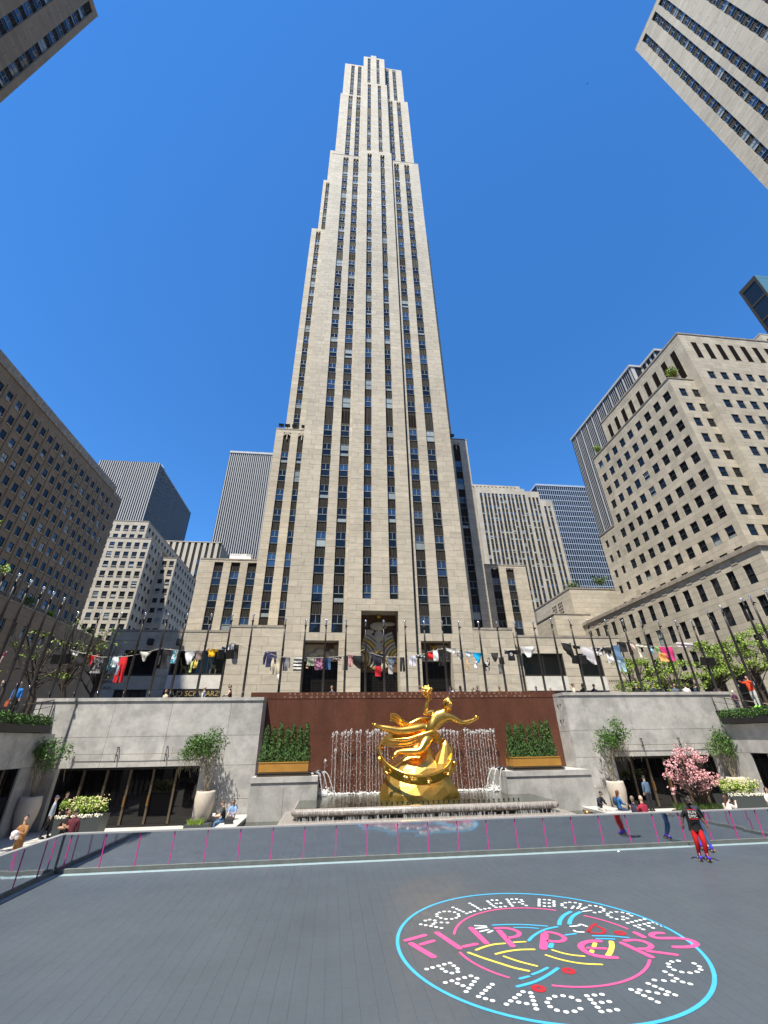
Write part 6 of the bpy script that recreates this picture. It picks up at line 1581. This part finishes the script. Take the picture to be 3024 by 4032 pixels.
def clothesline(label, f_, P):
    pts = []
    for x, y in P:
        u, v = f_(x, y); pts.append(PY(u, v, 31.95 if 1090 < u < 2130 else 30.82)+Vector((0,.0,.015)))
    t = thing('clothesline', label, 'rope', pts[0], 0, 'clotheslines between the flagpoles'); q = MB()
    out = []
    for a, b in zip(pts[:-1], pts[1:]):
        for j in range(4): out.append(a.lerp(b, j/4)-pts[0]+Vector((0,0,-.05*math.sin(math.pi*j/4)*(b-a).length*.25)))
    out.append(pts[-1]-pts[0]); q.tube(out, .014, 5); q.build('cord', 'rope', t)
clothesline('thin cord carrying the clothes at the far left', Pa, [(55,150),(225,190),(370,225),(610,220),(710,205)])
clothesline('thin cord carrying the clothes past the toy shop', Pa, [(710,205),(880,165),(965,138),(1220,160),(1400,160),(1640,120)])
clothesline('thin cord over the left end of the red wall', Pb, [(62,95),(108,95),(360,165),(480,215),(660,230),(1045,225),(1260,190),(1370,145)])
clothesline('thin cord across the middle portal', Pb, [(1420,180),(1555,222),(1659,224),(1795,222),(1970,190)])
clothesline('thin cord across the right portal', Pc, [(310,190),(340,175),(490,140),(690,160),(890,180),(1060,225),(1125,160),(1420,112)])
clothesline('thin cord past the right shop windows', Pd, [(45,205),(240,248),(450,258),(640,200),(720,195)])
clothesline('thin cord in front of the green trees', Pd, [(720,195),(890,240),(1170,244),(1360,205)])
# toy giraffes in the shop window
mat('plush', (.62,.50,.16), .9, var=.2, scale=7)
for i, (u, lab) in enumerate(((722,'yellow toy giraffe at the left of the shop window'),(838,'yellow toy giraffe with raised neck at the right of the shop window'))):
    p = PY(u, 2650, 54.1); t = thing('toy_giraffe', lab, 'toy', (p.x, 54.1, 11.1), 0, 'toy giraffes in the shop window'); s_ = 1 if i else 1
    N = [(V(0,0,1.05),.2),(V(-.3,0,1.1),.19),(V(.28,0,1.0),.19),(V(.3,.12,.5),.07),(V(.3,.12,.02),.06),(V(.3,-.12,.5),.07),(V(.3,-.12,.02),.06),(V(-.36,.12,.5),.07),(V(-.36,.12,.02),.06),(V(-.36,-.12,.5),.07),(V(-.36,-.12,.02),.06),(V(-.5,0,1.55),.12),(V(-.62,0,2.15),.08),(V(-.66,-.02,2.35),.1),(V(-.88,-.05,2.25),.06)]
    mb = skin_body(N, [(0,1),(0,2),(2,3),(3,4),(2,5),(5,6),(1,7),(7,8),(1,9),(9,10),(1,11),(11,12),(12,13),(13,14)], 1); mb.build('body', 'plush', t)
    q = MB()
    for q_ in (-1,1): q.tube([(-.64,q_*.05,2.4),(-.64,q_*.06,2.56)], .02, 5)
    q.build('horns', 'bark', t); t.scale = (.95,.8,.95) if i else (.95,.8,.82)

# ------------------------------------------------------------------ people
def at(u, v, H, z): p = PZ(u, v, z+H); return (p.x, p.y, z)
ARM_FWD = dict(uaL=(-.15,.5,-.8), faL=(.3,.8,.25), uaR=(.15,.5,-.8), faR=(-.3,.8,.25))
PHONE = dict(uaL=(-.2,.7,-.35), faL=(.25,.55,.75), uaR=(.2,.7,-.35), faR=(-.25,.55,.75))
FOLD = dict(uaL=(-.3,.35,-.9), faL=(.9,.45,.1), uaR=(.3,.35,-.9), faR=(-.9,.45,.0))
LEANF = dict(lean=(0,.35,1), uaL=(-.2,.55,-.8), faL=(.2,.9,-.2), uaR=(.2,.55,-.8), faR=(-.2,.9,-.2), head=(0,.2,1))
SIT = dict(sit=1, thL=(-.12,.98,-.08), thR=(.12,.98,-.08), snL=(0,-.08,-1), snR=(.02,.05,-1), lean=(0,.12,1), uaL=(-.12,.35,-.9), faL=(.25,.9,-.1), uaR=(.12,.35,-.9), faR=(-.25,.9,-.1))
def phone_(t, J, s, X):
    c = (J['pmL']+J['pmR'])/2; q = MB(); q.box(-.04*s,.04*s,-.005,.005,-.075*s,.075*s,0,1,'',Matrix.Translation(c+J['faR']*.05*s)); q.build('phone', 'black_metal', t)
def bag_(col, sd='R', big=1.0, nm='bag'):
    def f(t, J, s, X):
        c = J['pm'+sd]; q = MB(); q.box(-.14*big,.14*big,-.06,.06,-.36*big,-.1*big,0,1,'',Matrix.Translation(c)); q.tube([c+V(-.09*big,0,-.1*big),c+V(-.05,0,.0),c+V(.05,0,.0),c+V(.09*big,0,-.1*big)], .012, 5); q.build(nm, cloth(col), t)
    return f
def pack_(col):
    def f(t, J, s, X):
        c = J['chest']+V(0,-.2*s,-.02); q = MB(); q.ball(c, .19*s, 10, 8, 0, 1, (.85,.6,1.15)); q.build('backpack', cloth(col), t)
    return f
GU = 'people on the upper street behind the granite walls'
def upper(label, u, v, Yd, **k):
    z = PY(u, v, Yd).z; H = min(1.95, max(1.5, z-GZ)); p = PY(u, v, Yd); return person(label, (p.x, Yd, GZ if z-GZ < 1.95 else GZ), H=H, group=GU, **k)
upper('woman with loose fair hair and pale jacket left of the shop sign', 657, 2719, 31.3, face=150, top=(.5,.42,.33), hair=(.2,.11,.05), style='long')
upper('dark haired person in black in front of the shop sign', 700, 2724, 31.4, face=20, top=(.02,.02,.02), hair=(.02,.012,.01), style='long')
upper('balding person in a white shirt touching the face by the shop sign', 808, 2707, 31.3, face=120, top=(.66,.66,.68), style='crop', hair=(.4,.3,.22), P=dict(uaR=(.3,.3,-.6), faR=(-.4,.3,.9)))
upper('fair haired woman in a sleeveless black top with a suitcase', 912, 2695, 31.2, face=95, top=(.02,.015,.02), sleeve='none', hair=(.4,.27,.14), style='bob', P=dict(uaL=(-.1,.35,-.9), faL=(.1,.9,-.2), head=(0,.25,1)))
upper('woman in a denim coat leaning with her chin on her hand at the red wall', 1311, 2672, 32.3, face=165, top=(.055,.075,.13), hair=(.28,.16,.08), style='long', P=dict(lean=(0,.25,1), uaL=(-.1,.6,-.6), faL=(.4,.2,.9), uaR=(.1,.6,-.6), faR=(-.7,.6,.1)))
upper('person with reddish hair hidden behind the raised flame', 1654, 2702, 32.3, face=10, top=(.3,.1,.06), hair=(.15,.05,.025), style='bob')
upper('small person with grey hair taking a photo behind the red wall', 1771, 2703, 32.3, face=180, top=(.6,.6,.6), hair=(.12,.11,.1), style='bob', P=PHONE, extra=phone_)
upper('person with long dark hair behind the red wall', 1812, 2700, 32.3, face=10, top=(.05,.04,.04), hair=(.025,.012,.01), style='long')
upper('person in a dark cap and jacket raising a phone behind the red wall', 1879, 2690, 32.3, face=120, top=(.02,.022,.03), hair=(.02,.02,.025), style='cap', P=PHONE, extra=phone_)
upper('man in sunglasses and olive jacket over a white shirt behind the red wall', 1963, 2689, 32.3, face=165, top=(.14,.1,.045), style='short', glasses=True)
upper('person in a dark cap and white mask behind the right end of the red wall', 2109, 2705, 32.3, face=170, top=(.05,.05,.06), hair=(.02,.02,.03), style='cap', mask=(.7,.7,.72))
upper('child barely showing above the right end of the red wall', 2167, 2712, 32.3, face=180, top=(.2,.1,.1), hair=(.1,.06,.03))
upper('woman in a cream coat with dark hair beside a pole on the right', 2250, 2678, 31.2, face=-115, top=(.62,.55,.42), hair=(.05,.025,.015), style='bun')
upper('woman with dark glasses and auburn hair between the cream coat and black suit', 2291, 2691, 31.3, face=175, top=(.06,.04,.04), hair=(.09,.03,.018), style='long', glasses=True)
upper('man in a black suit leaning on the right granite wall', 2323, 2676, 31.1, face=-70, top=(.015,.016,.022), hair=(.02,.015,.012), P=LEANF)
upper('person in black with grey hair turned away near the tree', 2500, 2681, 31.3, face=20, top=(.015,.015,.015), hair=(.2,.17,.13))
upper('police officer in navy uniform seen from behind', 2563, 2676, 31.2, face=-8, top=(.016,.02,.042), hair=(.012,.014,.03), style='cap', sleeve='short', P=dict(uaL=(-.35,.1,-.9), faL=(-.1,.4,-.8), uaR=(.35,.1,-.9), faR=(.1,.4,-.8)), extra=lambda t, J, s, X: (lambda q: (q.box(-.09,.09,-.152,-.142,1.3,1.37), q.build('back_patch', cloth((.6,.6,.62)), t)))(MB()))
upper('bearded man in a plaid shirt facing the rink', 2644, 2671, 31.2, face=175, top=(.1,.12,.17), hair=(.015,.01,.01), mask=(.02,.015,.012))
upper('man in a white t-shirt seen from behind on the right', 2690, 2680, 31.2, face=-30, top=(.66,.6,.58), sleeve='short', hair=(.03,.02,.015))
upper('person in a dark blue hoodie beside the white t-shirt', 2728, 2672, 31.2, face=15, top=(.02,.035,.065), hair=(.02,.015,.012), extra=lambda t, J, s, X: (lambda q: (q.ball(J['nb']+V(0,-.07,-.02), .11, 8, 6, 0, 1, (1.1,.7,.8)), q.build('hood', cloth((.02,.035,.065)), t)))(MB()))
upper('person with a peach scarf near the right end of the granite wall', 2812, 2688, 31.2, face=170, top=(.6,.33,.2), hair=(.05,.03,.02), style='bun')
# by the hedges
p = at(2938, 2664, 1.82, GZ); person('man in a bright orange jacket and white trousers taking a photo on the right', p, face=105, H=1.82, top=(.72,.07,.02), bot=(.55,.53,.5), shoe=(.25,.75,.05), P=dict(uaL=(-.1,.8,-.1), faL=(.1,.9,.3), uaR=(.1,.8,-.1), faR=(-.1,.9,.3)), extra=phone_, hair=(.04,.02,.015))
p = at(2888, 2735, 1.3, GZ); person('white haired person in a plum coat at the stair head on the right', (p[0], p[1], GZ), face=-80, H=1.55, top=(.08,.02,.06), hair=(.6,.58,.55), style='bob')
p = at(84, 2690, 1.7, GZ); person('woman in a bright blue jacket walking behind the left hedge with an orange bag', p, face=195, H=1.7, top=(.02,.2,.62), bot=(.012,.012,.016), hair=(.3,.25,.2), style='bob', extra=bag_((.55,.12,.05)))
p = at(16, 2683, 1.7, GZ); person('person in black at the left edge above the hedge', p, face=185, H=1.7, top=(.012,.012,.012), bot=(.3,.27,.22), hair=(.35,.25,.15), style='short')
# beside the rink, left
GP = 'people in the sunken plaza'
def low(label, u, v, H=1.7, z=-.02, **k):
    p = at(u, v, H, z)
    if p[1] > 29.0: p = (PY(u, v, 29.0).x, 29.0, z)
    return person(label, p, H=H, group=GP, **k)
def low_(label, u, v, H=1.7, z=-.02, **k): p = at(u, v, H, z); return person(label, p, H=H, group=GP, **k)
low('woman in a tan coat holding a white bundle at the left', 109, 3214, 1.66, face=165, top=(.25,.12,.045), bot=(.24,.125,.05), hair=(.02,.012,.01), style='bun', P=dict(look=(-.9,1,0), uaL=(-.3,.35,-.9), faL=(.8,.6,.25), uaR=(.3,.35,-.9), faR=(-.8,.6,.15)),
    extra=lambda t, J, s, X: (lambda q: ([q.ball(J['chest']+V(jit(-.12,.12), .27+jit(-.04,.04), -.12+jit(-.08,.08)), .075, 7, 5) for _ in range(9)], q.build('bundle', cloth((.66,.6,.62)), t)))(MB()))
low('man in a grey-blue shirt and navy cap walking behind the left planter', 225, 3135, 1.74, face=-70, top=(.28,.32,.38), bot=(.02,.02,.025), style='cap', hair=(.015,.02,.06), P=dict(thL=(0,.25,-1), thR=(0,-.2,-1), snR=(0,-.3,-1)))
low('man in black with a dark beard behind the yellow flowers', 270, 3111, 1.76, face=-105, top=(.015,.014,.014), bot=(.02,.02,.02), hair=(.03,.02,.015), style='crop')
low('man in a maroon sweater seen from behind at the left barrier', 303, 3190, 1.72, face=8, top=(.085,.012,.022), bot=(.02,.02,.03), hair=(.018,.012,.01))
low('man in a black t-shirt facing the maroon sweater', 277, 3188, 1.74, face=-150, top=(.012,.012,.014), bot=(.03,.03,.04), sleeve='short', hair=(.03,.02,.015), skin='tan', P=FOLD)
def seat(label, u, v, zseat, H=1.7, **k):
    z = zseat+.9*H/1.75*.98; p = PZ(u, v, zseat+(.94+.53+.26-.94+.05)*H/1.75)
    P = dict(SIT); P.update(k.pop('P', {})); return person(label, (p.x, p.y, zseat), H=H, group=GP, P=P, **k)
seat('man in a black t-shirt and jeans sitting on the bench with a takeaway box', 889, 3162, .46, face=100, top=(.015,.015,.017), sleeve='short', bot=(.06,.13,.26), hair=(.08,.04,.02), P=dict(head=(0,.3,1)), extra=lambda t, J, s, X: (lambda q: (q.box(-.1,.1,-.07,.07,0,.09,0,1,'',Matrix.Translation((J['pmL']+J['pmR'])/2+V(0,.06,.02))), q.build('takeaway_box', cloth((.7,.7,.68)), t)))(MB()))
seat('woman in a pale blue t-shirt and sunglasses sitting on the bench', 923, 3156, .46, face=170, H=1.62, top=(.2,.33,.58), sleeve='short', bot=(.3,.2,.16), legs='short', hair=(.09,.04,.025), style='long', glasses=True)
q = MB(); t = thing('handbag', 'dark grey handbag on the bench beside the man in jeans', 'bag', PZ(900, 3244, .46)); q.grid([[(-.2*k,-.1*k,z),(.2*k,-.1*k,z),(.2*k,.1*k,z),(-.2*k,.1*k,z)] for k, z in ((1,0),(.95,.2),(.6,.3))], 0, 1, True, False); q.face([(-.12,-.06,.3),(.12,-.06,.3),(.12,.06,.3),(-.12,.06,.3)]); q.build('body', cloth((.03,.03,.032)), t); q = MB(); q.tube([(-.1,0,.3),(-.06,0,.42),(.06,0,.42),(.1,0,.3)], .012, 5); q.build('strap', cloth((.03,.03,.032)), t)
# beside the rink, right
seat('person in a navy cap and striped jacket sitting on the right bench', 2350, 3119, .46, face=-165, top=(.015,.018,.035), bot=(.4,.38,.34), style='cap', hair=(.012,.014,.03), P=dict(head=(0,.5,1), lean=(0,.3,1)))
seat('woman in a blue jacket with a navy backpack sitting on the right bench', 2424, 3121, .46, face=-95, top=(.015,.11,.30), bot=(.03,.05,.1), hair=(.10,.03,.015), style='long', extra=pack_((.015,.045,.11)))
low('grey haired woman in a dark sleeveless top beside the bald man', 2486, 3140, 1.62, face=-60, top=(.02,.022,.05), sleeve='none', bot=(.02,.02,.03), hair=(.16,.13,.1), style='bob', P=ARM_FWD)
low('bald man in a maroon shirt seen from behind at the barrier', 2522, 3138, 1.7, face=5, top=(.25,.012,.035), bot=(.03,.03,.04), style='bald', sleeve='long', P=FOLD)
low('man in a blue denim jacket standing at the right glass doors', 2530, 3047, 1.8, face=5, top=(.075,.125,.20), bot=(.012,.014,.02), hair=(.015,.012,.01), style='short')
low('woman in a white top half hidden by the pink magnolia', 2726, 3053, 1.7, face=170, top=(.6,.62,.7), bot=(.5,.5,.55), hair=(.06,.03,.02), style='long')
low('woman in a white blouse raising a phone beyond the barrier', 2850, 3136, 1.62, face=-80, top=(.66,.56,.52), hair=(.07,.035,.025), style='long', P=PHONE, extra=phone_)
low('woman in cream with sunglasses at the right edge', 3012, 3104, 1.64, face=175, top=(.64,.52,.46), hair=(.05,.025,.02), style='long', glasses=True, P=FOLD)
# roller skaters
sat = cloth((.55,.008,.012), .3)
def tee_print(t, J, s, X):
    c = J['chest']; ax = (J['nb']-J['pel']).normalized()
    q = MB(); rows = []
    for i, (h_, rx, ry) in enumerate(((.13,.13,.10),(.09,.205,.135),(0,.215,.15),(-.15,.205,.145),(-.3,.21,.15),(-.45,.225,.165),(-.52,.23,.17))):
        o_ = c+ax*h_*s; rows.append([o_+V(math.cos(k*.3927)*rx*(1+.04*math.sin(3*k+i)), math.sin(k*.3927)*ry*(1+.06*math.sin(5*k+2*i)), 0)*s for k in range(16)])
    q.grid(rows, 0, 1, True, True); q.build('loose_t_shirt', cloth((.012,.012,.014)), t)
    for k, (tx, col_) in enumerate((('RUN', WHT), ('DMC', WHT))):
        mb = text_mb(tx, .13, .002, 1.0); mb.build('shirt_print', cloth(col_), t, c+V(.0,.178,.02-.12*k), (R(90),0,R(180)))
    q = MB(); q.box(-.15,.15,.172,.176,0,.018,0,1,'',Matrix.Translation(c+V(0,0,.14))); q.box(-.15,.15,.168,.174,0,.018,0,1,'',Matrix.Translation(c+V(0,0,-.15))); q.build('shirt_bar', cloth((.6,.02,.03)), t)
pz_ = PZ(2778, 3392, 0)
sk1 = person('roller skater in a black printed t-shirt, shiny red trousers and blue skates', (pz_.x, pz_.y, .004), face=158, H=1.8, P=dict(bulk=1.25, hem=-.1, lean=(.06,.16,1), head=(.1,.3,1), look=(-.7,1,0), thL=(-.06,.3,-1), snL=(.02,-.25,-1), thR=(.05,.12,-1), snR=(.02,-.32,-1), ftL=(0,1,-.1), ftR=(.1,1,-.15), uaL=(-.55,-.1,-.9), faL=(-.25,.45,-.8), uaR=(.45,-.3,-.85), faR=(.3,.25,-.95)),
    top=(.012,.012,.014), bot=(.55,.008,.012), sleeve='short', skin='dark', hair=(.01,.008,.008), style='cap', skates=True, extra=tee_print, group='roller skaters', mask=(.01,.01,.01))
pz2 = PZ(2800, 3352, 0)
sk2 = person('roller skater in blue jeans half hidden behind the skater in red trousers', (pz2.x-.12, pz2.y+.12, .004), face=-20, H=1.72, P=dict(lean=(0,.25,1), thL=(-.05,.45,-1), snL=(0,-.5,-1), thR=(.1,-.25,-1), snR=(.05,-.45,-1), uaL=(-.5,.3,-.8), faL=(-.2,.6,-.5), uaR=(.5,.2,-.8), faR=(.3,.5,-.6)),
    top=(.02,.022,.05), bot=(.03,.075,.17), hair=(.02,.015,.012), style='short', skates=True, group='roller skaters')

# ------------------------------------------------------------------ small extras
t = thing('wrapped_machine', 'white tarpaulin wrapped machine on the roof of the left wing', 'tarpaulin', PY(950, 2206, 72)); q = MB()
q.grid([[(x_*k+.06*math.sin(5*x_+3*z), y_*k, z) for x_, y_ in ((-1.9,-1),(-1,-1.1),(0,-1),(1,-1.15),(1.9,-1),(1.9,1),(0,1),(-1.9,1))] for z, k in ((-.9,1.02),(-.2,1),(.35,.96),(.8,1.0),(.82,.6))], 0, 1, True, False); q.build('tarpaulin', cloth((.78,.78,.78)), t)
q = MB(); q.box(-14.8,-12.6,74,78,31.4,36.5,0); q.box(-14.9,-12.5,73.9,78.1,36.5,36.8,1); q.build('roof_block', ['limestone','coping'], T.t, -T.o)
q = MB(); q.box(23.4,26.0,70,72,31.9,33.6,0); q.build('roof_unit', 'aluminium', T.t, -T.o)
t = thing('bird', 'tiny dark bird high in the blue sky on the right', 'bird', PY(2313, 329, 40)); q = MB()
q.tube([(-.22,0,0),(-.08,0,.03),(.1,0,.02),(.24,0,0)], [.02,.06,.055,.01], 6); q.face([(-.05,0,.04),(.08,0,.04),(.0,.45,.16)]); q.face([(.08,0,.04),(-.05,0,.04),(.0,-.45,.16)]); q.build('body', 'black_metal', t)
p = PZ(2315, 3212, .3); t = thing('pool_lamp', 'round gold lamp in the shallow pool right of the basin', 'lamp', p); q = MB(); q.ball((0,0,.1), .17, 12, 8); q.lathe([(.12,0),(.1,-.1)], 0, 0, 10); q.build('globe', 'brass', t)
p = PZ(2437, 3354, .006); t = thing('litter', 'scrap of white paper on the rink below the barrier', 'litter', p); q = MB(); q.grid([[(-.05,-.03,0),(.0,-.035,.02),(.05,-.03,.0)],[(-.045,.03,.01),(.0,.03,.035),(.055,.035,.01)]], 0, 1, False, False); q.build('paper', cloth((.8,.8,.8)), t)
t = thing('suitcase', 'dark trolley suitcase beside the fair haired woman above the wall', 'suitcase', (PY(885,2740,31.2).x, 31.2, GZ)); q = MB(); q.box(-.2,.2,-.13,.13,.06,.65,0); q.build('shell', cloth((.02,.02,.022), .5), t); q = MB(); q.tube([(-.12,0,.65),(-.12,0,1.25),(.12,0,1.25),(.12,0,.65)], .014, 5); q.build('handle', 'mullion', t)
for x in (-.15,.15):
    q = MB(); q.tube([(x,-.02,.03),(x,.02,.03)], .03, 8); q.build('wheel', 'black_metal', t)

# blocks of the surrounding city behind the viewer (they screen the low sky and show in glass and gilding)
for i, (x0, x1, y0, y1, h, st_, lab) in enumerate(((-112,-62,-95,-60,95,'limestone_brown_shade','tall brown city block far behind the viewer on the left'),(-52,-12,-120,-85,60,'limestone','mid height city block far behind the viewer'),(-6,38,-125,-90,78,'limestone_grey','city block across the avenue behind the viewer'),(46,92,-115,-75,120,'limestone','tall city block far behind the viewer on the right'),(100,150,-70,-20,90,'limestone_grey','broad city block far to the right behind the viewer'),(-150,-100,-40,20,100,'limestone_brown_shade','broad city block far to the left behind the viewer'))):
    t = thing('office_building', lab, 'office building', ((x0+x1)/2, (y0+y1)/2, GZ)); w_, d_ = x1-x0, y1-y0
    q = MB(); q.box(-w_/2,w_/2,-d_/2,d_/2,0,h,0)
    q.build('wall', st_, t)
    q = MB()
    for k in range(int(h/4)-1):
        for j in range(int(w_/3.2)): q.box(-w_/2+1+3.2*j,-w_/2+2.6+3.2*j,d_/2,d_/2+.03,3+4*k,5+4*k,0,1,'k')
        for j in range(int(d_/3.2)):
            xs = w_/2 if x0 < 0 else -w_/2-.03
            q.box(xs,xs+.03,-d_/2+1+3.2*j,-d_/2+2.6+3.2*j,3+4*k,5+4*k,0)
    tag(q.build('window', 'glass_dark', t), kind='stuff')
